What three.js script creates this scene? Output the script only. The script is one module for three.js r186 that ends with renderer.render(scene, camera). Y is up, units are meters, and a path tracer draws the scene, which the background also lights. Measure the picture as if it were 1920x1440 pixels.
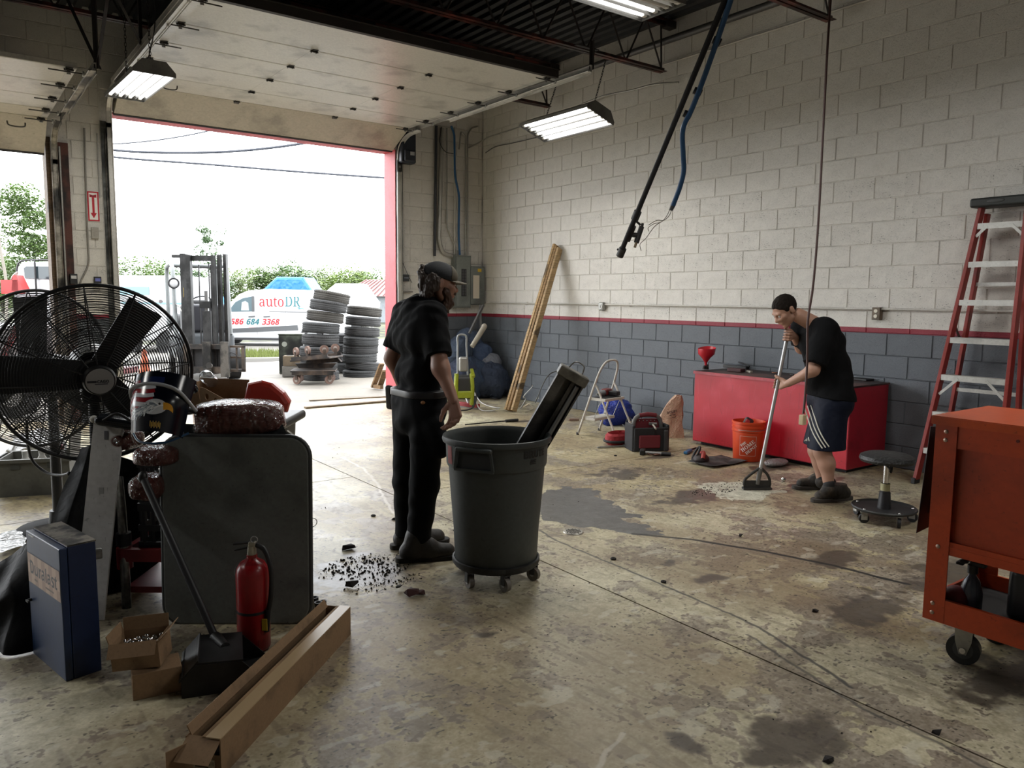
import * as THREE from 'three';
import { mergeGeometries, toCreasedNormals } from 'three/addons/utils/BufferGeometryUtils.js';
import { RoundedBoxGeometry } from 'three/addons/geometries/RoundedBoxGeometry.js';
import { ConvexGeometry } from 'three/addons/geometries/ConvexGeometry.js';
import { RectAreaLightUniformsLib } from 'three/addons/lights/RectAreaLightUniformsLib.js';

// ---------------------------------------------------------------- camera, sky, exposure
// world: right-hand wall is the plane x = 0, wall with the bay doors is z = 0, floor is y = 0
const renderer = new THREE.WebGLRenderer();
renderer.toneMapping = THREE.LinearToneMapping;
renderer.toneMappingExposure = 1.35;
renderer.shadowMap.enabled = true;
RectAreaLightUniformsLib.init();
const scene = new THREE.Scene();
const FOCAL = 1445.45, YAW = 36.411 * Math.PI / 180, PITCH = -6.27 * Math.PI / 180, ROLL = 0.586 * Math.PI / 180;
const camera = new THREE.PerspectiveCamera(2 * Math.atan(720 / FOCAL) * 180 / Math.PI, 4 / 3, 0.05, 400);
const EYE = new THREE.Vector3(-6.948, 1.495, 10.246);
const FWD = new THREE.Vector3(Math.sin(YAW) * Math.cos(PITCH), Math.sin(PITCH), -Math.cos(YAW) * Math.cos(PITCH));
const RT0 = new THREE.Vector3(Math.cos(YAW), 0, Math.sin(YAW)), UP0 = new THREE.Vector3().crossVectors(RT0, FWD);
const RT = RT0.clone().multiplyScalar(Math.cos(ROLL)).addScaledVector(UP0, Math.sin(ROLL));
const UPV = UP0.clone().multiplyScalar(Math.cos(ROLL)).addScaledVector(RT0, -Math.sin(ROLL));
camera.position.copy(EYE);
camera.quaternion.setFromRotationMatrix(new THREE.Matrix4().makeBasis(RT, UPV, FWD.clone().negate()));
scene.add(camera);
scene.background = new THREE.Color().setRGB(0.97, 1.0, 1.03);   // hazy, evenly bright summer sky
scene.backgroundIntensity = 6.2;
const LAMP = 23;         // radiance of the fluorescent fittings' opening

// ---------------------------------------------------------------- photo pixel -> place helpers
const V = (x, y, z) => new THREE.Vector3(x, y, z);
const ray = (u, v) => FWD.clone().addScaledVector(RT, (u - 960) / FOCAL).addScaledVector(UPV, (720 - v) / FOCAL);
const along = (r, t) => EYE.clone().addScaledVector(r, t);
const onFloor = (u, v, y = 0) => { const r = ray(u, v); return along(r, (y - EYE.y) / r.y); };
const onZ = (u, v, z = 0) => { const r = ray(u, v); return along(r, (z - EYE.z) / r.z); };
const onX = (u, v, x = 0) => { const r = ray(u, v); return along(r, (x - EYE.x) / r.x); };
const at = (u, v, depth) => along(ray(u, v), depth);
const depthOf = (p) => p.clone().sub(EYE).dot(FWD);
// point where the pixel's ray meets the vertical plane through a floor line a-b
const onPlane = (u, v, a, b) => { const n = V(b.z - a.z, 0, a.x - b.x), r = ray(u, v); return along(r, a.clone().sub(EYE).dot(n) / r.dot(n)); };

// ---------------------------------------------------------------- seeded noise
function rng(seed) { let s = seed >>> 0; return () => { s = (s + 0x6D2B79F5) >>> 0; let t = Math.imul(s ^ (s >>> 15), 1 | s); t = (t + Math.imul(t ^ (t >>> 7), 61 | t)) ^ t; return ((t ^ (t >>> 14)) >>> 0) / 4294967296; }; }
const R0 = rng(7), rnd = (a = 0, b = 1) => a + (b - a) * R0();
const hash2 = (x, y, s) => { let h = Math.imul(x, 374761393) + Math.imul(y, 668265263) + Math.imul(s, 1274126177); h = Math.imul(h ^ (h >>> 13), 1274126177); return ((h ^ (h >>> 16)) >>> 0) / 4294967296; };
const sm = (t) => t * t * (3 - 2 * t), clamp = (x, a = 0, b = 1) => Math.min(b, Math.max(a, x)), mix = (a, b, t) => a + (b - a) * t, step = (a, b, x) => sm(clamp((x - a) / (b - a)));
const PERM = new Uint16Array(1024), GRID = new Float32Array(1024); { const r = rng(99); const q = Array.from({ length: 512 }, (_, i) => i); for (let i = 511; i > 0; i--) { const j = (r() * (i + 1)) | 0; [q[i], q[j]] = [q[j], q[i]]; } for (let i = 0; i < 1024; i++) { PERM[i] = q[i & 511]; GRID[i] = r(); } }
function vnoise(x, y, per, s) {
  let x0 = Math.floor(x), y0 = Math.floor(y), fx = x - x0, fy = y - y0, x1 = x0 + 1, y1 = y0 + 1; fx = fx * fx * (3 - 2 * fx); fy = fy * fy * (3 - 2 * fy);
  if (per) { x0 = ((x0 % per) + per) % per; x1 = x0 + 1 === per ? 0 : x0 + 1; y0 = ((y0 % per) + per) % per; y1 = y0 + 1 === per ? 0 : y0 + 1; }
  const s0 = (s * 37) & 511, p0 = PERM[(x0 + s0) & 511], p1 = PERM[(x1 + s0) & 511], a = GRID[PERM[(p0 + y0) & 511] + (s & 511)], b = GRID[PERM[(p1 + y0) & 511] + (s & 511)], c = GRID[PERM[(p0 + y1) & 511] + (s & 511)], d = GRID[PERM[(p1 + y1) & 511] + (s & 511)];
  return a + (b - a) * fx + (c - a + (a - b - c + d) * fx) * fy;
}
function fbm(x, y, per, oct, s) { let v = 0, a = 0.5, t = 0; for (let i = 0; i < oct; i++) { v += a * vnoise(x, y, per, s + i * 17); t += a; a *= 0.5; x *= 2; y *= 2; per *= 2; } return v / t; }
const noise3 = (x, y, z) => (vnoise(x + z * 0.73, y - z * 0.31, 0, 5) + vnoise(y + x * 0.37 + 9, z + x * 0.21, 0, 6) + vnoise(z - y * 0.4, x + 4 + y * 0.2, 0, 7)) / 1.5 - 1;

// ---------------------------------------------------------------- textures and materials
function tex(w, h, fn, srgb = true) {
  const d = new Uint8Array(w * h * 4);
  for (let j = 0; j < h; j++) for (let i = 0; i < w; i++) { const c = fn(i / w, j / h), k = (j * w + i) * 4; if (typeof c === 'number') d[k] = d[k + 1] = d[k + 2] = clamp(c) * 255; else { d[k] = clamp(c[0]) * 255; d[k + 1] = clamp(c[1]) * 255; d[k + 2] = clamp(c[2]) * 255; } d[k + 3] = 255; }
  const t = new THREE.DataTexture(d, w, h); t.wrapS = t.wrapT = THREE.RepeatWrapping; t.magFilter = THREE.LinearFilter; t.minFilter = THREE.LinearMipmapLinearFilter; t.generateMipmaps = true;
  if (srgb) t.colorSpace = THREE.SRGBColorSpace; t.needsUpdate = true; return t;
}
function canvasTex(w, h, draw, srgb = true) {
  const c = document.createElement('canvas'); c.width = w; c.height = h; const x = c.getContext('2d'); draw(x, w, h);
  const t = new THREE.CanvasTexture(c); if (srgb) t.colorSpace = THREE.SRGBColorSpace; t.magFilter = THREE.LinearFilter; return t;
}
const rep = (t, n, m = n) => { const c = t.clone(); c.repeat.set(n, m); c.needsUpdate = true; return c; };
// dirt: near-white multiplier with grain, blotches and specks (1 tile = 1 m)
const T = {};
T.dirt = tex(512, 512, (x, y) => { const b = fbm(x * 4, y * 4, 4, 5, 3), f = fbm(x * 64, y * 64, 64, 3, 9), s = vnoise(x * 128, y * 128, 128, 21); const v = 0.99 - 0.15 * step(0.45, 0.75, b) - 0.10 * f - (s > 0.93 ? 0.15 : 0); return [v, v * 0.99, v * 0.975]; });
T.grime = tex(512, 512, (x, y) => { const b = fbm(x * 5, y * 5, 5, 5, 33), c = fbm(x * 9 + 3, y * 9, 9, 4, 47), f = fbm(x * 90, y * 90, 90, 2, 19); const v = 1.0 - 0.5 * step(0.42, 0.7, b) - 0.25 * step(0.5, 0.72, c) - 0.14 * f; return [v, v * 0.985, v * 0.96]; });
T.bump = tex(512, 512, (x, y) => 0.5 * fbm(x * 40, y * 40, 40, 4, 61) + 0.5 * fbm(x * 9, y * 9, 9, 3, 62), false);
T.fold = tex(512, 512, (x, y) => { const w = fbm(x * 3, y * 3, 3, 3, 71); return 0.5 + 0.5 * Math.sin((x * 3 + w * 3) * 6.283) * 0.6 * fbm(x * 6, y * 6, 6, 3, 72); }, false);
T.crinkle = tex(512, 512, (x, y) => { const a = fbm(x * 8, y * 8, 8, 4, 81), b = fbm(x * 14 + a * 2, y * 14, 14, 3, 82); return Math.abs(a - 0.5) * 2 * 0.6 + Math.abs(b - 0.5) * 1.2; }, false);
T.wood = tex(512, 512, (x, y) => { const r = fbm(x * 3 , y * 24, 3, 4, 91), g = Math.sin((y * 14 + r * 3) * 6.283) * 0.5 + 0.5, f = fbm(x * 8, y * 160, 8, 2, 93), k = step(0.78, 0.86, vnoise(x * 4 + .3, y * 4 + .1, 4, 96)); const v = 0.93 - 0.14 * g - 0.14 * f - 0.35 * k; return [v, v * 0.97, v * 0.9]; });
T.cloth = tex(256, 256, (x, y) => 0.5 + 0.25 * Math.sin(x * 6.283 * 64) + 0.25 * Math.sin(y * 6.283 * 64), false);
const mats = new Map();
function M(r, g, b, o = {}) {
  const key = JSON.stringify([r, g, b, o]); if (mats.has(key)) return mats.get(key);
  const { rough = 0.6, metal = 0, tx = null, scale = 1, bump = null, bs = 0.001, bscale = 1, two = false, ...rest } = o;
  const m = new THREE[Object.keys(rest).some((k) => ['clearcoat', 'transmission', 'sheen', 'ior', 'thickness', 'clearcoatRoughness', 'specularIntensity'].includes(k)) ? 'MeshPhysicalMaterial' : 'MeshStandardMaterial']({ roughness: rough, metalness: metal, ...rest });
  m.color.setRGB(r, g, b); if (tx) m.map = rep(T[tx], scale); if (bump) { m.bumpMap = rep(T[bump], bscale); m.bumpScale = bs; }
  if (two) m.side = THREE.DoubleSide; mats.set(key, m); return m;
}
const rub = (v = 0.02, rough = 0.75) => M(v, v, v * 1.03, { rough, tx: 'dirt' });
const BLACK = M(0.012, 0.012, 0.014, { rough: 0.5 }), BLACKM = M(0.018, 0.018, 0.02, { rough: 0.75, tx: 'dirt' }), STEEL = M(0.45, 0.46, 0.47, { rough: 0.38, metal: 0.9, tx: 'dirt' }), GALV = M(0.5, 0.51, 0.5, { rough: 0.5, metal: 0.75, tx: 'grime' }), CHROME = M(0.7, 0.7, 0.7, { rough: 0.15, metal: 1 }), DARKIRON = M(0.03, 0.028, 0.027, { rough: 0.6, metal: 0.4, tx: 'dirt' });

// ---------------------------------------------------------------- mesh building
const _m = new THREE.Matrix4(), _q = new THREE.Quaternion(), _e = new THREE.Euler();
function boxUV(g) {   // uv in metres, projected along the dominant axis of each triangle
  const p = g.attributes.position, n = p.count, uv = new Float32Array(n * 2), a = V(), b = V(), c = V();
  for (let i = 0; i < n; i += 3) {
    a.fromBufferAttribute(p, i); b.fromBufferAttribute(p, i + 1); c.fromBufferAttribute(p, i + 2);
    const nx = Math.abs((b.y - a.y) * (c.z - a.z) - (b.z - a.z) * (c.y - a.y)), ny = Math.abs((b.z - a.z) * (c.x - a.x) - (b.x - a.x) * (c.z - a.z)), nz = Math.abs((b.x - a.x) * (c.y - a.y) - (b.y - a.y) * (c.x - a.x));
    for (let k = 0; k < 3; k++) { const q = [a, b, c][k]; const [s, t] = nx >= ny && nx >= nz ? [q.z, q.y] : ny >= nz ? [q.x, q.z] : [q.x, q.y]; uv[(i + k) * 2] = s; uv[(i + k) * 2 + 1] = t; }
  }
  g.setAttribute('uv', new THREE.BufferAttribute(uv, 2)); return g;
}
const names = new Map();
function numbered(name) { const n = names.get(name) ?? 0; names.set(name, n + 1); return n ? name + '_' + String(n).padStart(3, '0') : name; }
function finish(o) { o.castShadow = o.receiveShadow = true; return o; }
class B {
  constructor() { this.list = []; }
  add(g, m) { g = g.index ? g.toNonIndexed() : g.clone(); for (const k of Object.keys(g.attributes)) if (!['position', 'normal', 'color'].includes(k) && !(k === 'uv' && g.userData.keepUV)) g.deleteAttribute(k); g.morphAttributes = {}; if (m) g.applyMatrix4(m); if (!g.attributes.normal) g.computeVertexNormals(); this.list.push(g); return this; }
  put(g, x = 0, y = 0, z = 0, rx = 0, ry = 0, rz = 0, sx = 1, sy = sx, sz = sx) { return this.add(g, new THREE.Matrix4().compose(V(x, y, z), new THREE.Quaternion().setFromEuler(new THREE.Euler(rx, ry, rz)), V(sx, sy, sz))); }
  box(w, h, d, x = 0, y = 0, z = 0, rx = 0, ry = 0, rz = 0) { return this.put(new THREE.BoxGeometry(w, h, d), x, y, z, rx, ry, rz); }
  rbox(w, h, d, r, x = 0, y = 0, z = 0, rx = 0, ry = 0, rz = 0) { return this.put(new RoundedBoxGeometry(w, h, d, 2, Math.min(r, w / 2.01, h / 2.01, d / 2.01)), x, y, z, rx, ry, rz); }
  cyl(r1, r2, h, x = 0, y = 0, z = 0, rx = 0, ry = 0, rz = 0, seg = 20) { return this.put(new THREE.CylinderGeometry(r1, r2, h, seg), x, y, z, rx, ry, rz); }
  sph(r, x = 0, y = 0, z = 0, sx = 1, sy = sx, sz = sx, seg = 16) { return this.put(new THREE.SphereGeometry(r, seg, Math.max(8, seg * 0.7 | 0)), x, y, z, 0, 0, 0, sx, sy, sz); }
  tor(R, r, x = 0, y = 0, z = 0, rx = 0, ry = 0, rz = 0, seg = 28, arc = Math.PI * 2) { return this.put(new THREE.TorusGeometry(R, r, 8, seg, arc), x, y, z, rx, ry, rz); }
  bar(a, b, r, seg = 8, r2 = r) { const d = b.clone().sub(a), l = d.length(); if (l < 1e-6) return this; _q.setFromUnitVectors(V(0, 1, 0), d.normalize()); return this.add(new THREE.CylinderGeometry(r2, r, l, seg), new THREE.Matrix4().compose(a.clone().add(b).multiplyScalar(0.5), _q, V(1, 1, 1))); }
  beam(a, b, w, h, roll = 0, bev = 0) {   // rectangular bar a->b; w across (horizontal), h the other way
    const d = b.clone().sub(a), l = d.length(), f = d.normalize(), s = Math.abs(f.y) > 0.98 ? V(1, 0, 0) : V(0, 1, 0).cross(f).normalize(), t = f.clone().cross(s).normalize(); s.crossVectors(t, f);
    const m = new THREE.Matrix4().makeBasis(s, t, f).multiply(_m.makeRotationZ(roll)).setPosition(a.clone().add(b).multiplyScalar(0.5)); return this.add(bev ? new RoundedBoxGeometry(w, h, l, 1, bev) : new THREE.BoxGeometry(w, h, l), m);
  }
  tube(pts, r, seg = 40, rs = 6, closed = false) { return this.add(new THREE.TubeGeometry(new THREE.CatmullRomCurve3(pts, closed, 'centripetal'), seg, r, rs, closed)); }
  pipe(pts, r, rs = 8, bend = 0.06) {   // straight runs with rounded elbows
    const path = new THREE.CurvePath(); let prev = pts[0];
    for (let i = 1; i < pts.length; i++) { const p = pts[i]; if (i < pts.length - 1) { const d1 = p.clone().sub(pts[i - 1]), d2 = pts[i + 1].clone().sub(p), k = Math.min(bend, d1.length() * 0.45, d2.length() * 0.45), a = p.clone().addScaledVector(d1.normalize(), -k), b = p.clone().addScaledVector(d2.normalize(), k); this.bar(prev, a, r, rs); this.add(new THREE.TubeGeometry(new THREE.QuadraticBezierCurve3(a, p, b), 8, r, rs)); prev = b; } else this.bar(prev, p, r, rs); }
    return this;
  }
  lathe(pts, x = 0, y = 0, z = 0, rx = 0, ry = 0, rz = 0, seg = 36) { return this.put(toCreasedNormals(new THREE.LatheGeometry(pts.map(([a, b]) => new THREE.Vector2(a, b)), seg), 0.6), x, y, z, rx, ry, rz); }
  ext(pts, d, x = 0, y = 0, z = 0, rx = 0, ry = 0, rz = 0, bev = 0, holes = []) {
    const s = pts instanceof THREE.Shape ? pts : new THREE.Shape(pts.map(([a, b]) => new THREE.Vector2(a, b))); for (const h of holes) s.holes.push(new THREE.Path(h.map(([a, b]) => new THREE.Vector2(a, b))));
    return this.put(new THREE.ExtrudeGeometry(s, { depth: d - 2 * bev, bevelEnabled: bev > 0, bevelThickness: bev, bevelSize: bev, bevelOffset: -bev, bevelSegments: 2, curveSegments: 10 }).translate(0, 0, bev), x, y, z, rx, ry, rz);
  }
  hull(pts) { return this.add(new ConvexGeometry(pts)); }
  geo(crease = 0) { let g = mergeGeometries(this.list.map((q) => { if (!q.attributes.uv) q.userData.needUV = 1; return q; }).map((q) => { if (!q.attributes.uv) boxUV(q); return q; }), false); return crease ? toCreasedNormals(g, crease) : g; }
  build(name, mat, parent = scene, label) { const o = finish(new THREE.Mesh(this.geo(), mat)); o.name = parent === scene ? numbered(name) : name; if (label) o.userData.label = label; parent.add(o); return o; }
}
const nb = () => new B();
function tag(o, label, category, group, kind) { o.userData.label = label; if (category) o.userData.category = category; if (group) o.userData.group = group; if (kind) o.userData.kind = kind; return o; }
function thing(name, label, category, pos = [0, 0, 0], turn = 0, group) { const o = new THREE.Group(); o.name = numbered(name); scene.add(o); if (pos.isVector3) o.position.copy(pos); else o.position.set(...pos); o.rotation.y = turn; return tag(o, label, category, group); }
const struct = (o, label) => { o.userData.kind = 'structure'; if (label) o.userData.label = label; return o; };
function sgroup(name, label) { const o = new THREE.Group(); o.name = numbered(name); scene.add(o); return struct(o, label); }
function copyOf(o, pos, turn = 0, label) { const c = o.clone(); c.name = numbered(o.name.replace(/_\d{3}$/, '')); c.userData = { ...o.userData }; if (label) c.userData.label = label; if (pos.isVector3) c.position.copy(pos); else c.position.set(...pos); c.rotation.y = turn; scene.add(c); return c; }
// plane with its own 0..1 uv (for flat print)
function decal(w, h, mat, name, parent, m4, label) { const o = finish(new THREE.Mesh(new THREE.PlaneGeometry(w, h), mat)); o.name = name; o.applyMatrix4(m4); if (label) o.userData.label = label; parent.add(o); return o; }
const basis = (x, y, z, p) => new THREE.Matrix4().makeBasis(x, y, z).setPosition(p);
// turn that points local +z along the floor direction a->b
const yawTo = (a, b) => Math.atan2(b.x - a.x, b.z - a.z);
// ---------------------------------------------------------------- floor: worn painted concrete slabs
const poly = (pts) => pts.map(([u, v]) => { const p = onFloor(u, v); return [p.x, p.z]; });
const inPoly = (x, z, p) => { let c = false; for (let i = 0, j = p.length - 1; i < p.length; j = i++) if ((p[i][1] > z) !== (p[j][1] > z) && x < (p[j][0] - p[i][0]) * (z - p[i][1]) / (p[j][1] - p[i][1]) + p[i][0]) c = !c; return c; };
const nearLine = (x, z, p) => { let d = 9; for (let i = 1; i < p.length; i++) { const [ax, az] = p[i - 1], [bx, bz] = p[i], t = clamp(((x - ax) * (bx - ax) + (z - az) * (bz - az)) / ((bx - ax) ** 2 + (bz - az) ** 2)); d = Math.min(d, Math.hypot(x - ax - t * (bx - ax), z - az - t * (bz - az))); } return d; };
const WETGREY = poly([[1000, 925], [1080, 912], [1120, 925], [1160, 950], [1200, 980], [1235, 1003], [1187, 1003], [1100, 988], [1040, 978], [1000, 975]]);
const DRYPATCH = poly([[1302, 914], [1340, 908], [1385, 903], [1430, 910], [1465, 922], [1420, 936], [1390, 940], [1345, 930]]);
const OILS = [[1170, 885, .32, .2], [1620, 1138, .36, .16], [1880, 1265, .35, .12], [1278, 1388, .045, .09], [690, 1075, .34, .3], [1330, 1085, .10, .06], [1250, 1055, .09, .05], [1490, 1385, .25, .15], [1330, 925, .5, .16], [1540, 905, .5, .12], [1470, 872, .7, .12], [980, 790, .2, .1], [910, 1190, .06, .05], [1760, 1080, .4, .2], [1560, 1050, .25, .12], [1240, 855, .25, .09]].map(([u, v, a, b]) => { const p = onFloor(u, v); return [p.x, p.z, a, b]; });
const CRACK = poly([[1187, 1001], [1300, 1012], [1440, 1035], [1560, 1060], [1700, 1095]]), LINE2 = poly([[1013, 995], [1040, 1013], [1280, 1113], [1420, 1175], [1600, 1290]]), ARC = poly([[640, 858], [680, 878], [705, 905], [722, 935], [735, 962]]), LINE3 = poly([[1400, 1190], [1620, 1330], [1760, 1395], [1850, 1440]]), ARC2 = poly([[1120, 1440], [1138, 1405], [1165, 1375]]);
const FINE = tex(8, 8, () => 1, false);
function floorAt(x, z) {
  const n1 = fbm(x * 1.1 + 31, z * 1.1 + 17, 0, 3, 101), n2 = fbm(x * 5.5, z * 5.5, 0, 4, 103), n3 = fbm(x * 16, z * 16, 0, 3, 107), n4 = vnoise(x * 70, z * 70, 0, 109), n5 = vnoise(x * 170, z * 170, 0, 113), n6 = fbm(x * 34, z * 34, 0, 3, 149);
  let r = 0.73, g = 0.70, b = 0.595, k = 0.46;                                     // beige floor paint
  const tone = (n3 - 0.5) * 0.17 + (n6 - 0.5) * 0.16 + (n4 - 0.5) * 0.07 + (n5 - 0.5) * 0.10; r += tone; g += tone; b += tone;
  const to = (R, G, Bl, t, rough) => { r = mix(r, R, t); g = mix(g, G, t); b = mix(b, Bl, t); k = mix(k, rough, t); };
  to(0.64 + tone, 0.575 + tone, 0.42 + tone, 0.55 * step(0.35, 0.7, fbm(x * 0.9 + 3, z * 0.9 + 40, 0, 2, 151)), 0.48); const bare = step(0.60, 0.615, n2 * 0.50 + n1 * 0.20 + n3 * 0.24 + n6 * 0.16);               // paint flaked off
  to(0.53 + tone, 0.49 + tone, 0.43 + tone, bare * (0.45 + 0.6 * n1), 0.38);
  const chips = step(0.635, 0.66, n6 * 0.72 + n2 * 0.28); to(0.44, 0.40, 0.35, chips * 0.7, 0.5);
  const east = step(-5.2, -1.5, x) * step(5.5, 9, z);
  const dirt = step(0.42, 0.72, fbm(x * 1.7 + 5, z * 1.7 + 9, 0, 3, 127) + 0.16 * east); to(0.45, 0.37, 0.275, dirt * (0.16 + 0.36 * n3 + 0.42 * east), 0.55);
  const scuff = step(0.62, 0.74, fbm(x * 3 + z * 7, z * 3 - x * 30, 0, 3, 131)); to(0.40, 0.36, 0.30, scuff * 0.3, 0.5);
  const speck = step(0.86, 0.89, vnoise(x * 75, z * 90, 0, 137)) * step(0.3, 0.55, n2); to(0.24, 0.22, 0.19, speck * 0.75, 0.6);
  const light = step(0.70, 0.76, fbm(x * 9 + 50, z * 14 + 8, 0, 3, 139)); to(0.80, 0.79, 0.73, light * 0.4, 0.45);
  const wob = (n3 - 0.5) * 0.14 + (n2 - 0.5) * 0.2;
  if (x > -5 && x < -2.4 && z > 5 && z < 8 && inPoly(x + wob, z + wob, WETGREY)) to(0.33 + tone * .6, 0.325 + tone * .6, 0.325 + tone * .6, 0.92, 0.3);
  for (const [cx, cz, a, c] of OILS) { if (Math.abs(x - cx) > a * 2.2 || Math.abs(z - cz) > c * 2.2) continue; const d = Math.hypot((x - cx) / a, (z - cz) / c) + (n2 - 0.5) * 1.5 + (n3 - 0.5) * 1.3; if (d < 1.1) to(0.24, 0.21, 0.19, (1 - step(0.5, 1.1, d)) * 0.72, 0.34); }
  if (x < -1 && x > -3.2 && z > 5.6 && z < 7.4) { if (inPoly(x + wob * 0.8, z + wob * 0.8, DRYPATCH)) to(0.78 + tone, 0.77 + tone, 0.70 + tone, 0.9 - 0.6 * chips, 0.7); }
  for (const [l, w, R, t] of [[CRACK, 0.014, 0.13, 0.9], [LINE2, 0.007, 0.22, 0.8], [LINE3, 0.006, 0.22, 0.6], [ARC, 0.011, 0.86, 0.85], [ARC2, 0.008, 0.85, 0.6]]) { const bb = l.bb ??= [Math.min(...l.map((q) => q[0])) - .1, Math.max(...l.map((q) => q[0])) + .1, Math.min(...l.map((q) => q[1])) - .1, Math.max(...l.map((q) => q[1])) + .1]; if (x < bb[0] || x > bb[1] || z < bb[2] || z > bb[3]) continue; const d = nearLine(x + wob * 0.12, z + wob * 0.12, l); if (d < w * 1.8) to(R, R * 0.98, R * 0.95, (1 - step(w * 0.6, w * 1.6, d)) * t * (0.6 + 0.6 * n2), 0.55); }
  return [r, g, b, k];
}
function floorMat(x0, z0, x1, z1, N) {
  const rough = new Uint8Array(N * N);
  const map = tex(N, N, (s, t) => { const c = floorAt(mix(x0, x1, s), mix(z0, z1, t)); rough[Math.min(N * N - 1, Math.round(t * N) * N + Math.round(s * N))] = c[3] * 255; return c; });
  const rt = tex(N / 2, N / 2, (s, t) => rough[Math.round(t * N) * N + Math.round(s * N)] / 255 || 0.45, false);
  for (const t of [map, rt]) { t.wrapS = t.wrapT = THREE.ClampToEdgeWrapping; }
  const bt = rep(T.bump, (x1 - x0) * 1.5, (z1 - z0) * 1.5);
  return new THREE.MeshStandardMaterial({ map, roughnessMap: rt, roughness: 1, bumpMap: bt, bumpScale: 0.0012, metalness: 0 });
}
const FAR = [-11, -0.3, 0, 5.1], NEAR = [-7.6, 5.1, -0.0, 10.1];
const farMat = floorMat(FAR[0], FAR[1], FAR[2], FAR[3], 1024), nearMat = floorMat(NEAR[0], NEAR[1], NEAR[2], NEAR[3], 1792);
const plainConc = M(0.36, 0.33, 0.26, { rough: 0.5, tx: 'grime', bump: 'bump' });
const floor = sgroup('floor', 'worn beige painted concrete floor with bare patches and oil stains');
nb().box(17.4, 0.2, 16.4, -8.2, -0.112, 7.8).build('sub_slab', M(0.09, 0.08, 0.07, { rough: 0.9, tx: 'grime' }), floor);
for (const [x0, z0, x1, z1, mt, R] of [[-11, -0.3, -4.25, 4.35, farMat, FAR], [-11, 4.35, -4.25, 5.1, farMat, FAR], [-4.25, -0.3, 0, 5.1, farMat, FAR], [-7.6, 5.1, -4.25, 10.1, nearMat, NEAR], [-4.25, 5.1, 0, 10.1, nearMat, NEAR], [-16, 5.1, -7.6, 10.1, plainConc], [-16, -0.3, -11, 5.1, plainConc], [-16, 10.1, -4.25, 15.5, plainConc], [-4.25, 10.1, 0, 15.5, plainConc]]) {
  const real = (v, w) => Math.abs(v - w) < 1e-6, gx1 = real(x1, -4.25) ? 0.005 : 0, gx0 = real(x0, -4.25) ? 0.005 : 0, gz0 = (real(z0, 5.1) && x1 > -4) || real(z0, 4.35) ? 0.005 : 0, gz1 = (real(z1, 5.1) && x1 > -4) || real(z1, 4.35) ? 0.005 : 0;
  const X0 = x0 + gx0, X1 = x1 - gx1, Z0 = z0 + gz0, Z1 = z1 - gz1, g = new THREE.BoxGeometry(X1 - X0, 0.03, Z1 - Z0).toNonIndexed(); g.translate((X0 + X1) / 2, -0.015, (Z0 + Z1) / 2);
  if (R) { const p = g.attributes.position, uv = g.attributes.uv; for (let i = 0; i < p.count; i++) uv.setXY(i, (p.getX(i) - R[0]) / (R[2] - R[0]), (p.getZ(i) - R[1]) / (R[3] - R[1])); } else boxUV(g);
  const o = finish(new THREE.Mesh(g, mt)); o.name = 'floor_slab'; floor.add(o);
}
// drain cover set into the slab
{ const d = thing('drain_cover', 'round perforated metal floor drain cover beside the dark wet patch', 'drain cover', onFloor(1075, 998)); nb().cyl(0.062, 0.066, 0.006, 0, 0.004, 0, 0, 0, 0, 32).build('rim', M(.5, .49, .46, { rough: .45, metal: .5, tx: 'grime' }), d); const b = nb(); for (let i = -4; i <= 4; i++) for (let j = -4; j <= 4; j++) if (i * i + j * j < 17) b.cyl(.0042, .0042, .003, i * .0125, .0075, j * .0125, 0, 0, 0, 6); b.build('holes', M(.03, .028, .025, { rough: .9 }), d); }

// ---------------------------------------------------------------- concrete-block walls
const BL = 0.4064, BH = 0.2032;
const wallTex = (seed, dirty) => tex(512, 256, (x, y) => { const f = fbm(x * 64, y * 32, 0, 3, seed), c = fbm(x * 5, y * 3, 0, 4, seed + 5), pit = step(0.88, 0.92, vnoise(x * 90, y * 45, 0, seed + 9)), big = step(0.91, 0.94, vnoise(x * 40, y * 20, 0, seed + 13)), sc = step(0.74, 0.80, fbm(x * 14 + y * 9, y * 46, 0, 3, seed + 21)) * step(0.5, 0.62, c); let v = 0.97 - 0.06 * f - 0.05 * c - 0.10 * pit; if (dirty) v -= 0.26 * sc * dirty + 0.42 * big * step(0.46, 0.6, c) * dirty + 0.03 * dirty * c; return [v, v * 0.992, v * 0.975]; });
const wTex = [wallTex(11, 0), wallTex(12, 0), wallTex(13, 0)], dTex = [wallTex(14, 0.55), wallTex(15, 1), wallTex(16, 0.8)];
const wBump = tex(512, 256, (x, y) => 0.55 * fbm(x * 50, y * 25, 0, 4, 41) + 0.45 * step(0.7, 0.85, vnoise(x * 70, y * 35, 0, 43)), false);
const WALLW = [0.80, 0.785, 0.755], WALLG = [0.135, 0.155, 0.185], WALLR = [0.30, 0.022, 0.045];
const wm = (c, map) => { const m = new THREE.MeshStandardMaterial({ map, roughness: 0.55, bumpMap: wBump, bumpScale: 0.0025 }); m.color.setRGB(...c); return m; };
const MW = wTex.map((t) => wm(WALLW, t)), MD = dTex.map((t) => wm(WALLW, t)), MG = wTex.map((t, i) => wm(WALLG, i ? t : dTex[0])), MR = wm(WALLR, wTex[0]);
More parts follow.
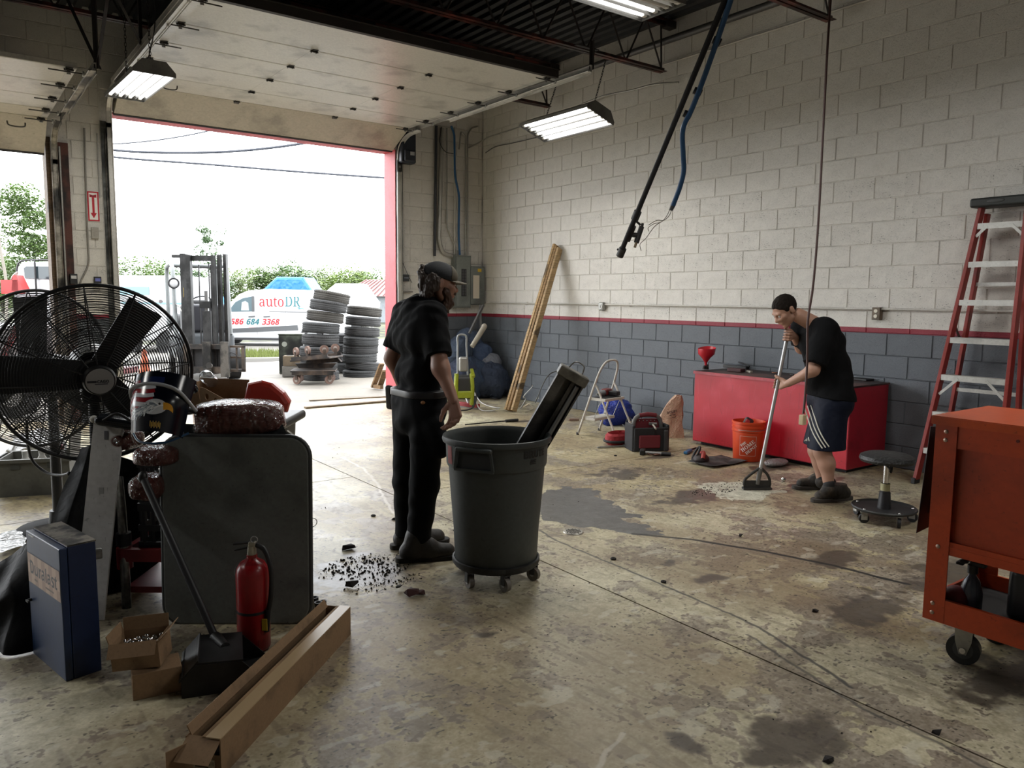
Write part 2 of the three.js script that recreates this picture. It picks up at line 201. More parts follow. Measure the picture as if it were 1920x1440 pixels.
function blockGeo(w, h, variant, split = 0) {   // face towards +z, back at z = 0, chamfered edges; uv 0..1 over a full block
  const d = 0.008, c = 0.004, P = [], U = [], ox = variant * 0.31, q = (a, b, e, f) => { for (const k of [a, b, e, a, e, f]) { P.push(...k); U.push(k[0] / BL + 0.5 + ox, k[1] / BH + 0.5 + ox * 1.7); } };
  const x = w / 2, y = h / 2, X = x - c, Y = y - c, s = split ? -y + split : -Y;
  const lo = [[-X, -Y, d], [X, -Y, d], [X, s, d], [-X, s, d]], hi = [[-X, s, d], [X, s, d], [X, Y, d], [-X, Y, d]];
  q(...hi); q([-x, s, 0], [-X, s, d], [-X, Y, d], [-x, y, 0]); q([X, s, d], [x, s, 0], [x, y, 0], [X, Y, d]); q([-X, Y, d], [X, Y, d], [x, y, 0], [-x, y, 0]); if (!split) q([-x, -y, 0], [x, -y, 0], [X, -Y, d], [-X, -Y, d]);
  const n0 = P.length / 3; if (split) { q(...lo); q([-x, -y, 0], [x, -y, 0], [X, -Y, d], [-X, -Y, d]); q([-x, -y, 0], [-X, -Y, d], [-X, s, d], [-x, s, 0]); q([X, -Y, d], [x, -y, 0], [x, s, 0], [X, s, d]); }
  const g = new THREE.BufferGeometry(); g.setAttribute('position', new THREE.Float32BufferAttribute(P, 3)); g.setAttribute('uv', new THREE.Float32BufferAttribute(U, 2)); g.computeVertexNormals();
  if (split) { g.addGroup(0, n0, 0); g.addGroup(n0, P.length / 3 - n0, 1); } return g;
}
const bgCache = new Map(), bg = (w, v, s) => { const k = w.toFixed(3) + v + s; if (!bgCache.has(k)) bgCache.set(k, blockGeo(w, BH - 0.006, v, s ? 0.046 : 0)); return bgCache.get(k); };
const pixSize = (p) => { const d = depthOf(p); return d < 0.3 ? 0 : 1 / (d * d); };
function inView(p) { const q = p.clone().sub(EYE), d = q.dot(FWD); if (d < 0.3) return false; const u = 960 + FOCAL * q.dot(RT) / d, v = 720 - FOCAL * q.dot(UPV) / d; return u > -60 && u < 1980 && v > -60 && v < 1500; }
// lay blocks on a wall plane: place(s, y) -> position of a block centre; s runs along the wall; open(s0, s1, y) tells whether a spot is free of wall
function layBlocks(group, s0, s1, rows, offs, place, rotY, clip, most = 300) {
  const list = [];
  for (let n = 0; n < rows; n++) {
    let s = s0 + ((n % 2 ? offs + BL / 2 : offs) % BL) - BL;
    for (; s < s1; s += BL) { let a = Math.max(s, s0), b = Math.min(s + BL, s1); if (clip) [a, b] = clip(a, b, n); if (b - a < 0.05) continue; list.push([a, b, n, place((a + b) / 2, (n + 0.5) * BH)]); }
  }
  list.sort((p, q) => (inView(q[3]) ? pixSize(q[3]) : 0) - (inView(p[3]) ? pixSize(p[3]) : 0));
  const rest = { w: nb(), g: nb() };
  list.forEach(([a, b, n, p], i) => {
    const v = (hash2(Math.round(a * 100), n, 3) * 3) | 0, mt = n < 6 ? MG[v] : n === 6 ? [MD[v], MR] : n < 13 ? MD[(v + n) % 3] : MW[v];
    const g = bg(b - a - 0.006, v, n === 6), rot = rotY + (hash2(n, Math.round(a * 50), 9) - 0.5) * 0.006;
    if (i < most || n === 6) { const o = finish(new THREE.Mesh(g, mt)); o.name = 'block'; o.position.copy(p); o.rotation.y = rot; group.add(o); }
    else { const q = g.clone().applyMatrix4(new THREE.Matrix4().makeRotationY(rotY).setPosition(p)); q.userData.keepUV = 1; rest[n < 6 ? 'g' : 'w'].add(q); }
  });
  for (const k of ['w', 'g']) if (rest[k].list.length) { const o = rest[k].build('block_courses', k === 'w' ? MW[0] : MG[0], group); o.userData.kind = 'stuff'; }
}
const WH = 4.66;   // wall height, 23 courses
const mortW = M(0.74, 0.725, 0.695, { rough: 0.8, tx: 'dirt' }), mortG = M(0.115, 0.13, 0.155, { rough: 0.8, tx: 'dirt' }), mortR = M(...WALLR, { rough: 0.8 });
const wr = sgroup('wall_right', 'white painted block wall with red stripe and dark grey lower half');
const core = (g, w, d, x, z, y0 = 0, y1 = WH) => { for (const [a, b, m] of [[-0.2, 1.2192, mortG], [1.2192, 1.265, mortR], [1.265, WH + 0.3, mortW]]) { const lo = Math.max(a, y0 || -0.2), hi = Math.min(b, y1 === WH ? WH + 0.3 : y1); if (hi > lo) nb().box(w, hi - lo, d, x, (lo + hi) / 2, z).build('wall_core', m, g); } };
core(wr, 0.2, 16.5, 0.107, 7.9);
layBlocks(wr, 0.0, 12.2, 23, 1.9301 + BL * 8 - 0.0045, (s, y) => V(0.008, y, s), -Math.PI / 2);
// wall with the bay doors
const wb = sgroup('wall_back', 'white painted block wall with open overhead bay doors');
const DX0 = -5.25, DX1 = -1.53, DH = 3.63, LX0 = -9.9, LX1 = -5.87, LH = 3.25, WT = 0.34;   // right bay, left bay
core(wb, 1.53, WT, -0.765, -WT / 2 - 0.008); core(wb, 0.62, WT, -5.56, -WT / 2 - 0.008); core(wb, 3.72, WT, -3.39, -WT / 2 - 0.008, DH); core(wb, 4.03, WT, -7.885, -WT / 2 - 0.008, LH); core(wb, 0.7, WT, -10.25, -WT / 2 - 0.008); core(wb, 4.6, WT, -12.9, -WT / 2 - 0.008, LH); core(wb, 1.0, WT, -15.7, -WT / 2 - 0.008);  // farthest left opening is an unseen bay, added to let in more daylight
layBlocks(wb, DX1 + 0.13, -0.02, 23, 0.1, (s, y) => V(s, y, -0.008), 0); layBlocks(wb, LX1 + 0.17, DX0 - 0.11, 23, 0.24, (s, y) => V(s, y, -0.008), 0);
layBlocks(wb, LX0, LX1 + 0.17, 23, 0.0, (s, y) => V(s, y, -0.008), 0, (a, b, n) => n < 17 ? [0, 0] : [a, b]); layBlocks(wb, DX0 - .11, DX1 + .13, 23, 0.0, (s, y) => V(s, y, -0.008), 0, (a, b, n) => n < 19 ? [0, 0] : [a, b]);
const wl = sgroup('wall_left', 'plain painted block wall of the shop'); core(wl, 0.2, 16.5, -16.1, 7.9);
const wf = sgroup('wall_front', 'plain painted block wall of the shop'); core(wf, 16.4, 0.2, -8, 15.9);

// ---------------------------------------------------------------- roof: steel deck on open-web joists
const ceil = sgroup('ceiling', 'dark corrugated steel roof deck');
{ const deckMat = M(0.05, 0.053, 0.062, { rough: 0.5, metal: 0.2, tx: 'dirt' }), y = 4.70, sh = new THREE.Shape(); const prof = []; for (let i = 0; i < 6; i++) { const x = i * 0.1524; prof.push([x, 0.038], [x + 0.06, 0.038], [x + 0.072, 0], [x + 0.14, 0]); } prof.push([0.9144, 0.038]);
  const pts = [...prof, ...prof.slice().reverse().map(([a, b]) => [a, b + 0.002])]; const g = nb().ext(pts, 16.3).geo();
  for (let k = 0; k < 18; k++) { const o = finish(new THREE.Mesh(g, deckMat)); o.name = 'deck_sheet'; o.position.set(-16.3 + k * 0.9144, y, -0.35); ceil.add(o); }
  nb().box(16.6, 0.12, 16.6, -8.1, y + 0.11, 7.8).build('roof_board', M(0.05, 0.05, 0.05, { rough: 0.9 }), ceil); }
const oxide = M(0.17, 0.042, 0.032, { rough: 0.5, tx: 'grime' }), webMat = M(0.035, 0.028, 0.028, { rough: 0.6, tx: 'dirt' });
for (const [i, z] of [1.79, 3.87, 5.95, 8.0, 10.05, 12.1].entries()) {
  const j = thing('roof_joist', ['open-web steel roof joist above the open bay door', 'rust red roof joist carrying the door track hanger and lamp chain', 'rust red roof joist ending above the hanging work cord'][i] ?? ['open-web steel roof joist crossing above the orange tool cart','open-web steel roof joist crossing over the front of the shop','open-web steel roof joist deepest inside the shop'][i - 3], 'joist', [0, 0, z], 0, 'open-web roof joists'); const yb = 4.1, yt = 4.66;
  for (const s of [-1, 1]) { nb().box(14.9, 0.045, 0.005, -7.58, yb + .02, s * 0.009).box(14.9, 0.005, 0.045, -7.58, yb, s * 0.03).build('bottom_chord', oxide, j); nb().box(15.9, 0.045, 0.005, -7.98, yt - 0.03, s * 0.012).box(15.9, 0.005, 0.05, -7.98, yt + .005, s * 0.034).build('top_chord', oxide, j); }
  for (let x = -0.16, k = 0; x > -9; x -= 0.29, k++) nb().bar(V(x, k % 2 ? yt - 0.01 : yb + 0.01, 0), V(x - 0.29, k % 2 ? yb + 0.01 : yt - 0.01, 0), 0.0105, 6).build('web_rod', webMat, j);
  nb().bar(V(-0.17, yb + 0.01, 0), V(-0.2, yt, 0), 0.0105, 6).build('web_rod', webMat, j);
  nb().box(0.16, 0.075, 0.1, -0.06, yt - 0.03, 0).build('bearing_seat', webMat, j);
}
// ---------------------------------------------------------------- overhead doors, tracks, jambs
const doorMat = M(0.62, 0.615, 0.58, { rough: 0.35, tx: 'dirt', bump: 'bump', bs: 0.0006 }), doorOld = M(0.50, 0.47, 0.39, { rough: 0.5, tx: 'dirt', scale: .7 }), hw = M(0.10, 0.10, 0.10, { rough: 0.45, metal: 0.7, tx: 'dirt' });
const pinkMat = M(0.62, 0.10, 0.12, { rough: 0.55, tx: 'dirt' }), woodJamb = M(0.16, 0.11, 0.075, { rough: 0.8, tx: 'wood' }), trackMat = M(0.62, 0.62, 0.60, { rough: 0.4, metal: 0.4, tx: 'dirt' });
function hinge(x, y, z, parent, tilt = 0) { const b = nb(); b.box(0.055, 0.004, 0.035, x, y - 0.003, z - 0.026, tilt).box(0.055, 0.004, 0.035, x, y - 0.003, z + 0.026, tilt).cyl(0.008, 0.008, 0.075, x, y - 0.013, z, 0, 0, Math.PI / 2, 8); for (const s of [-1, 1]) b.box(0.004, 0.02, 0.05, x + s * 0.024, y - 0.012, z, tilt); return b.build('hinge', hw, parent); }
function rollerHinge(x, y, z, parent, dir) { const h = hinge(x, y, z, parent); nb().bar(V(x - dir * 0.15, y - 0.03, z), V(x + dir * 0.10, y - 0.03, z), 0.006, 8).build('roller_shaft', hw, h); nb().cyl(0.022, 0.022, 0.014, x + dir * 0.105, y - 0.03, z, 0, 0, Math.PI / 2, 14).box(0.03, 0.05, 0.004, x, y - 0.02, z - 0.02).build('roller', M(0.35, 0.35, 0.34, { rough: 0.5 }), h); return h; }
function overheadDoor(name, label, x0, x1, y, joints, hingeX, bottom, parts) {
  const d = sgroup(name, label), w = x1 - x0, cx = (x0 + x1) / 2;
  for (let i = 0; i < joints.length - 1; i++) {
    const z1 = joints[i], z0 = joints[i + 1], p = nb().rbox(w, 0.045, z1 - z0 - 0.005, 0.006, cx, y + 0.0225, (z0 + z1) / 2); p.box(w, 0.004, 0.012, cx, y + 0.001, z1 - 0.02);
    const s = p.build('door_section', i >= joints.length - 2 && name === 'door_2' ? doorOld : doorMat, d);
    for (const hx of hingeX) if (i) hinge(hx, y, z1, s);
    rollerHinge(x1 - 0.06, y, z1 - (i ? 0 : 0.03), s, 1); rollerHinge(x0 + 0.06, y, z1 - (i ? 0 : 0.03), s, -1);
    if (i) for (const hx of hingeX) nb().box(0.05, 0.001, z1 - z0 - .09, hx, y - 0.0004, (z0 + z1) / 2 + .0).build('stile_line', doorMat, s);
    for (const e of [x0 + 0.035, x1 - 0.035]) nb().box(0.06, 0.002, z1 - z0 - 0.01, e, y - 0.001, (z0 + z1) / 2).build('end_cap', trackMat, s);
  }
  const [ya, za, yb, zb] = bottom, b = nb(); const len = Math.hypot(ya - yb, za - zb); b.rbox(w, 0.045, len, 0.006, 0, 0.0225, 0);
  const s = b.build('door_section', doorOld, d); s.position.set(cx, (ya + yb) / 2, (za + zb) / 2); s.rotation.x = -Math.atan2(ya - yb, za - zb); for (const hx of hingeX) hinge(hx - cx, 0, len / 2, s);
  nb().box(w, 0.05, 0.03, 0, 0.02, -len / 2 - 0.012).build('bottom_seal', BLACKM, s);
  rollerHinge(w / 2 - .06, 0, len / 2 - .01, s, 1); rollerHinge(-w / 2 + .06, 0, len / 2 - .01, s, -1);
  return [d, s];
}
const YD = 3.835, J1 = [3.665, 2.943, 2.32, 1.70, 1.085, 0.53], hx1 = [onFloor(543, 125, YD).x, onFloor(747, 165, YD).x];
const [door1, bot1] = overheadDoor('door_1', 'white sectional overhead door rolled up over the open bay', DX0 + 0.04, DX1 - 0.06, YD, J1, hx1, [YD, 0.53, 3.60, 0.02]);
nb().box(DX1 - DX0 - 0.1, 0.075, 0.05, (DX0 + DX1) / 2, YD + 0.02, 3.715).box(DX1 - DX0 - 0.1, 0.006, 0.09, (DX0 + DX1) / 2, YD + 0.06, 3.72).build('reinforcing_strut', M(0.03, 0.025, 0.022, { rough: 0.7, tx: 'dirt' }), door1);
{ const h = onFloor(318, 158, YD); nb().tube([V(h.x - 0.08, YD - 0.005, h.z), V(h.x - 0.07, YD - 0.045, h.z), V(h.x + 0.07, YD - 0.045, h.z), V(h.x + 0.08, YD - 0.005, h.z)], 0.007, 16).build('lift_handle', hw, door1); }
const YL = 3.36, J2 = [2.75, 2.15, 1.55, 0.98, 0.50];
const [door2] = overheadDoor('door_2', 'older white sectional overhead door rolled up over the neighbouring bay', LX0 + 0.04, LX1 - 0.06, YL, J2, [-8.5, -7.2], [YL, 0.50, 3.06, 0.03]);
{ const h = onFloor(30, 223, YL - .06); nb().tube([V(h.x - 0.08, YL - .09, h.z), V(h.x - 0.07, YL - 0.13, h.z + .02), V(h.x + 0.07, YL - 0.13, h.z + .02), V(h.x + 0.08, YL - .09, h.z)], 0.008, 16).build('lift_handle', hw, door2); }
// tracks: channel up the jamb, around the corner and out over the floor
function track(name, x, y, zEnd, dir, door, hang, tm = trackMat) {
  const t = nb(), pts = [V(x, 0.02, 0.075), V(x, y - 0.36, 0.075), V(x, y - 0.2, 0.10), V(x, y - 0.10, 0.2), V(x, y - 0.045, 0.36), V(x, y - 0.035, 0.5), V(x, y - 0.03, zEnd)], cv = new THREE.CatmullRomCurve3(pts, false, 'centripetal'), N = 60;
  for (let i = 0; i < N; i++) { const f = (k) => { const s = k / N; return s < 0.35 ? pts[0].clone().lerp(pts[1], s / 0.35) : s < 0.6 ? new THREE.CatmullRomCurve3(pts.slice(1, 6), false, 'centripetal').getPoint((s - 0.35) / 0.25) : pts[5].clone().lerp(pts[6], (s - 0.6) / 0.4); }; if (i % 7 && (i < 20 || i > 36)) continue; const a = f(i), b = f(Math.min(N, i < 20 ? (i / 7 | 0) * 7 + 7 : i > 36 ? Math.min(N, (i / 7 | 0) * 7 + 7) : i + 1)); t.beam(a, b, 0.055, 0.004, 0); t.beam(a.clone().add(V(dir * 0.027, 0, 0)), b.clone().add(V(dir * 0.027, 0, 0)), 0.004, 0.05); t.bar(a.clone().add(V(-dir * 0.024, 0, 0)), b.clone().add(V(-dir * 0.024, 0, 0)), 0.009, 6); }
  t.build('track', tm, door);
  nb().box(0.006, 0.05, zEnd - 0.5, x + dir * 0.03, y + 0.01, (zEnd + 0.5) / 2).box(0.03, 0.005, zEnd - .5, x + dir * 0.02, y + .035, (zEnd + .5) / 2).build('track_angle', tm, door);
  for (const [z, top] of hang) { nb().box(0.035, top - y, 0.004, x + dir * 0.035, (top + y) / 2, z).box(0.004, top - y, 0.035, x + dir * 0.05, (top + y) / 2, z + 0.016).build('track_hanger', webMat, door); }
}
track('t', DX1 + 0.02, YD, 4.15, 1, door1, [[4.12, 4.12]]); track('t', DX0 - 0.02, YD, 4.15, -1, door1, [[4.1, 4.12], [2.1, 4.5]]);
track('t', LX1 + 0.03, YL, 2.9, 1, door2, [[2.85, 4.6]], M(0.42, 0.40, 0.36, { rough: 0.5, metal: 0.3, tx: 'grime' }));
// bent perforated bracing from the track ends up to the roof
nb().beam(V(DX1 + 0.06, YD, 4.12), V(DX1 + 0.24, 4.12, 3.95), 0.04, 0.005).beam(V(DX1 + .0, 4.11, 3.95), V(DX1 + .3, 4.11, 3.95), .05, .01).build('track_brace', webMat, door1);
for (const [a, b] of [[V(-5.78, YL, 2.85), V(-6.05, 4.6, 1.9)], [V(-5.8, YL, 2.85), V(-5.62, 4.6, 3.2)], [V(DX0 - 0.05, YD, 2.1), V(DX0 - .6, 4.6, 2.6)]]) nb().beam(a, b, 0.03, 0.004).build('track_brace', webMat, a.y < 3.5 ? door2 : door1);
// jambs and headers
const t1 = sgroup('trim_1', 'red painted steel jamb and header of the open bay');
nb().box(0.012, DH, WT, DX1 - 0.004, DH / 2, -WT / 2).build('jamb_lining', pinkMat, t1);
nb().box(DX1 - DX0, 0.02, WT - .08, (DX0 + DX1) / 2, DH - 0.008, -WT / 2 - .04).box(DX1 - DX0, 0.09, 0.02, (DX0 + DX1) / 2, DH + 0.03, -WT - 0.01).build('header_lining', pinkMat, t1);
nb().box(0.012, DH, WT, DX0 + 0.004, DH / 2, -WT / 2).build('jamb_lining', M(.25, .24, .22, { rough: .6, tx: 'grime' }), t1);
for (const [x, s] of [[DX1, 1], [DX0, -1]]) { nb().box(0.10, 3.5, 0.012, x + s * 0.055, 1.75, 0.014).box(0.012, 3.5, 0.06, x + s * 0.008, 1.75, 0.04).build('track_angle', M(0.16, 0.17, 0.165, { rough: 0.5, metal: 0.4, tx: 'grime' }), t1); }
const t2 = sgroup('trim_2', 'worn brown timber jamb of the neighbouring bay');
nb().box(0.05, LH, WT, LX1 - 0.02, LH / 2, -WT / 2).build('jamb_lining', woodJamb, t2); nb().box(0.15, 3.2, 0.03, LX1 + 0.10, 1.6, 0.018).build('jamb_board', M(0.10, 0.032, 0.022, { rough: 0.7, tx: 'grime' }), t2); nb().box(0.035, 3.2, 0.05, LX1 + .015, 1.6, 0.028).build('jamb_stop', woodJamb, t2);
nb().bar(V(LX1 + 0.085, 0.9, 0.05), V(LX1 + 0.085, 3.15, 0.05), 0.012).build('conduit', M(0.42, 0.42, 0.41, { rough: 0.5, metal: 0.5, tx: 'dirt' }), t2);
nb().box(LX1 - LX0, 0.02, WT, (LX0 + LX1) / 2, LH - 0.008, -WT / 2).build('header_lining', woodJamb, t2);
// threshold: strip of broken timber lying across the bay
{ const a = onFloor(572, 766), b = onFloor(736, 753); const s = tag(nb().beam(a.clone().setY(0.012), b.clone().setY(0.012), 0.09, 0.024, 0, 0.004).build('threshold_board', M(0.26, 0.20, 0.14, { rough: 0.8, tx: 'wood' })), 'long narrow worn wooden board lying across the bay doorway', 'board');
  tag(nb().beam(onFloor(580, 752).setY(0.008), onFloor(738, 744).setY(0.008), 0.06, 0.016, 0, 0.003).build('threshold_board', M(0.3, 0.24, 0.17, { rough: 0.8, tx: 'wood' })), 'thin pale wooden strip just outside the long doorway board', 'board'); }

// ---------------------------------------------------------------- fluorescent fittings
const tubeOn = new THREE.MeshStandardMaterial({ color: 0xffffff, emissive: 0xffffff, emissiveIntensity: 1.6, roughness: 0.4 }), tubeOff = M(0.62, 0.62, 0.6, { rough: 0.3 }), refl = M(0.75, 0.75, 0.74, { rough: 0.2, metal: 0.85 }), shell = M(0.20, 0.20, 0.19, { rough: 0.55, metal: 0.3, tx: 'dirt' });
function lampFixture(label, c, axis, L, W, lit, chains, power = 1) {   // axis: direction of the tubes; faces down (perpendicular, lowest)
  const z = axis.clone().normalize(), x = V(0, 1, 0).cross(z).normalize(), y = z.clone().cross(x); const f = thing('light_fixture', label, 'light fixture'); f.matrixAutoUpdate = true; f.position.copy(c); f.quaternion.setFromRotationMatrix(new THREE.Matrix4().makeBasis(x, y, z));
  const H = 0.12, prof = [[-W / 2, 0], [-W / 2, 0.035], [-W * 0.28, H], [W * 0.28, H], [W / 2, 0.035], [W / 2, 0], [W / 2 - 0.004, 0], [W / 2 - 0.004, 0.033], [W * 0.275, H - 0.004], [-W * 0.275, H - 0.004], [-W / 2 + 0.004, 0.033], [-W / 2 + 0.004, 0]];
  nb().ext(prof, L, 0, 0, -L / 2).build('housing', shell, f); for (const s of [-1, 1]) nb().ext([[-W / 2, 0], [-W / 2, 0.035], [-W * 0.28, H], [W * 0.28, H], [W / 2, 0.035], [W / 2, 0]], 0.004, 0, 0, s * (L / 2 - 0.002) - 0.002).build('end_plate', shell, f);
  const n = 4; for (let i = 0; i < n; i++) { const tx = (i - (n - 1) / 2) * W / n; nb().ext([[-W / n / 2, 0.01], [-W / n / 2 * 0.6, 0.055], [W / n / 2 * 0.6, 0.055], [W / n / 2, 0.01], [W / n / 2 - 0.002, 0.01], [W / n / 2 * 0.6 - 0.002, 0.053], [-W / n / 2 * 0.6 + 0.002, 0.053], [-W / n / 2 + 0.002, 0.01]], L - 0.02, tx, 0, -L / 2 + 0.01).build('reflector', refl, f);
    nb().bar(V(tx, 0.025, -L / 2 + 0.05), V(tx, 0.025, L / 2 - 0.05), 0.0145, 12).build('tube', lit[i] ? tubeOn : tubeOff, f); for (const q of [-1, 1]) nb().box(0.03, 0.035, 0.03, tx, 0.03, q * (L / 2 - 0.03)).build('lamp_holder', M(0.7, 0.7, 0.66, { rough: 0.5 }), f); }
  const li = new THREE.RectAreaLight(new THREE.Color().setRGB(1, 0.985, 0.93), LAMP * power, W * 0.9, L * 0.92); li.position.set(0, -0.006, 0); li.rotation.x = -Math.PI / 2; f.add(li); li.name = 'lamp_light';
  for (const [a, top, wire] of chains) { const b = nb(), p0 = V(0, H, a), inv = new THREE.Matrix4().copy(new THREE.Matrix4().makeBasis(x, y, z).setPosition(c)).invert(), p1 = top.clone().applyMatrix4(inv); if (wire) { b.tube([p0, p0.clone().lerp(p1, .3).add(V(.03, -.02, .03)), p0.clone().lerp(p1, 0.7).add(V(-.02, 0, .02)), p1], 0.005, 24, 5); b.build('power_cord', BLACK, f); continue; }
    const n2 = Math.max(2, Math.round(p0.distanceTo(p1) / 0.034)); for (let i = 0; i < n2; i++) { const q = p0.clone().lerp(p1, (i + 0.5) / n2), dir = p1.clone().sub(p0).normalize(); _q.setFromUnitVectors(V(0, 1, 0), dir); b.add(new THREE.TorusGeometry(0.009, 0.0026, 5, 8).applyMatrix4(new THREE.Matrix4().makeScale(1, 2.2, 1)), new THREE.Matrix4().compose(q, _q.clone().multiply(new THREE.Quaternion().setFromEuler(new THREE.Euler(0, i % 2 ? 1.57 : 0, 0))), V(1, 1, 1))); } b.build('chain', DARKIRON, f); }
  return f;
}
lampFixture('four-tube fluorescent fitting hanging beside the door track at the pillar', V(-5.375, 3.395, 2.28), V(0.03, -0.01, 1), 1.16, 0.35, [1, 1, 1, 1], [[-0.45, V(-5.4, 4.65, 1.9)], [0.45, V(-5.36, 4.65, 2.7)], [0.3, V(-5.28, 4.66, 2.9), 1]]);
{ const c = at(1058, 236, 8.45), a = at(1121, 219, 8.02).sub(at(997, 252, 8.92)); const f = lampFixture('tilted four-tube fluorescent fitting hanging below the door track end in front of the block wall', c, a, 1.16, 0.40, [1, 1, 1, 1], [[-0.4, onX(1016, 185, -1.25).setY(4.1)], [0.42, V(-1.3, 4.1, 3.9)]]); f.rotateZ(-0.34); }
lampFixture('fluorescent fitting crosswise below the roof joist with half its tubes dead', V(-3.52, 3.42, 6.46), V(1, 0, 0), 1.2, 0.4, [0, 0, 1, 1], [[-0.4, V(-3.9, 4.62, 6.4)], [0.45, V(-3.1, 4.62, 6.4)]]);

// unseen fittings of the same kind, added to brighten wall and floor
lampFixture('unseen four-tube fluorescent fitting added over the orange tool cart to brighten the right wall', V(-2.6, 3.42, 9.6), V(1, 0, 0), 1.2, 0.4, [1, 1, 1, 1], [[-0.4, V(-3.0, 4.62, 9.6)], [0.4, V(-2.2, 4.62, 9.6)]]);
lampFixture('unseen four-tube fluorescent fitting added near the right wall to brighten the front of the shop', V(-3.0, 3.42, 12.6), V(1, 0, 0), 1.2, 0.4, [1, 1, 1, 1], [[-0.4, V(-3.4, 4.62, 12.6)], [0.4, V(-2.6, 4.62, 12.6)]]);
lampFixture('unseen four-tube fluorescent fitting added over the neighbouring bay for more light', V(-9.4, 3.42, 5.4), V(0, 0, 1), 1.2, 0.4, [1, 1, 1, 1], [[-0.4, V(-9.4, 4.62, 5.0)], [0.4, V(-9.4, 4.62, 5.8)]]);
// ---------------------------------------------------------------- print helper
function printMat(w, h, px, draw, o = {}) { const t = canvasTex(Math.round(w * px), Math.round(h * px), draw); return new THREE.MeshStandardMaterial({ map: t, transparent: o.clear ?? false, roughness: o.rough ?? 0.6, alphaTest: o.clear ? 0.02 : 0, polygonOffset: !!o.clear, polygonOffsetFactor: -1 }); }
function wrapDecal(r1, r2, h, ang, mat, name, parent, y, face) { const g = new THREE.CylinderGeometry(r1, r2, h, 24, 1, true, -ang / 2, ang); const o = finish(new THREE.Mesh(g, mat)); o.name = name; o.position.y = y; o.rotation.y = face; parent.add(o); return o; }

// ---------------------------------------------------------------- services on the walls
const emt = M(0.46, 0.46, 0.44, { rough: 0.4, metal: 0.6, tx: 'dirt' }), emtWhite = M(0.62, 0.61, 0.58, { rough: 0.5, tx: 'dirt' });
{ const c = thing('wall_conduit', 'thin white painted conduit running along the block wall above the red stripe', 'conduit'); nb().pipe([V(-0.025, 1.44, 0.25), V(-0.025, 1.44, 9.8)], 0.0105).build('pipe', emtWhite, c); for (let z = 1.2; z < 9.5; z += 2.1) nb().box(0.012, 0.04, 0.02, -0.016, 1.44, z).build('strap', emtWhite, c);
  const p = onX(1129, 574, -0.03), b = thing('junction_box', 'round-cornered grey metal outlet box on the wall conduit near the leaning lumber', 'outlet box', [-0.003, p.y - .005, p.z]); nb().rbox(0.055, 0.11, 0.10, 0.02, -0.028, 0, 0).build('box', GALV, b); nb().cyl(0.035, 0.035, 0.006, -0.058, 0, 0, 0, 0, Math.PI / 2).box(.008, .03, .012, -.062, 0, 0).build('cover', emt, b);
  const q = onX(1645, 588, -0.03), e = thing('wall_socket', 'brown double socket box with two pale outlets on the wall conduit', 'socket', [-0.003, q.y, q.z]); nb().rbox(0.055, 0.115, 0.075, 0.004, -0.028, 0, 0).build('box', M(0.16, 0.12, 0.08, { rough: 0.5, tx: 'grime' }), e); for (const s of [-1, 1]) nb().cyl(0.017, 0.017, 0.006, -0.058, s * 0.024, 0, 0, 0, Math.PI / 2, 18).build('outlet', M(0.7, 0.66, 0.55, { rough: 0.4 }), e); }
{ tag(nb().pipe([V(-0.13, 4.44, 0.05), V(-0.13, 4.44, 10)], 0.038, 14).build('gas_pipe', M(0.13, 0.13, 0.135, { rough: 0.45, metal: 0.5, tx: 'dirt' })), 'thick dark grey pipe running along the top of the block wall', 'pipe');
  tag(nb().pipe([V(-0.04, 4.22, 3.55), V(-0.04, 4.22, 9.9)], 0.012).build('ceiling_conduit', emtWhite), 'bright thin conduit running high along the block wall', 'conduit');
  const w = onX(1275, 155, -0.01), b = [V(-0.03, w.y, w.z), V(-0.12, w.y + .03, w.z - .3), V(-0.15, w.y + .02, w.z - .6)]; tag(nb().pipe([...b, V(-.16, 4.03, 2.9), V(-0.17, 3.95, 1.9), V(-0.14, 3.93, 0.3), V(-0.1, 3.9, 0.05), V(-0.3, 3.8, 0.05)], 0.011, 8, 0.15).build('bent_conduit', emt), 'grey conduit bending out of the block wall above the hanging fitting', 'conduit');
  tag(nb().tube([V(-0.02, 3.75, 0.1), V(-0.02, 3.8, .35), V(-.02, 3.79, .8), V(-0.02, 3.78, 1.4)], 0.007, 24, 5).build('corner_cable', M(.1, .1, .1, { rough: .6 })), 'loose dark cable crossing the wall corner behind the fitting', 'cable'); }
// vertical services on the door wall
const wallRun = (name, label, cat, pts, r, m, z = 0.035) => tag(nb().pipe(pts.map(([u, v]) => onZ(u, v, z)), r, 8, 0.08).build(name, m), label, cat);
wallRun('vent_pipe', 'black vertical pipe up the door wall beside the opener', 'pipe', [[818, 236], [815, 480]], 0.022, M(.03, .032, .04, { rough: .5 }));
wallRun('service_conduit', 'thick grey conduit curving at its foot into the breaker panel', 'conduit', [[829, 240], [823, 450], [830, 475], [856, 482]], 0.032, emt, .045);
wallRun('bent_riser', 'thin grey conduit jogging sideways down to the breaker panel', 'conduit', [[838, 240], [838, 426], [855, 465], [856, 480]], 0.012, emt);
wallRun('bent_riser', 'thin pale conduit next to the jogging one on the door wall', 'conduit', [[853, 238], [852, 478]], 0.012, emtWhite);
wallRun('corner_riser', 'grey conduit rising from the panel and hooking over at the top', 'conduit', [[873, 478], [873, 255], [864, 246], [861, 280]], 0.012, emt);
wallRun('corner_riser', 'grey conduit nearest the wall corner hooking over at the top', 'conduit', [[877, 478], [877, 252], [884, 240], [896, 237]], 0.012, emt);
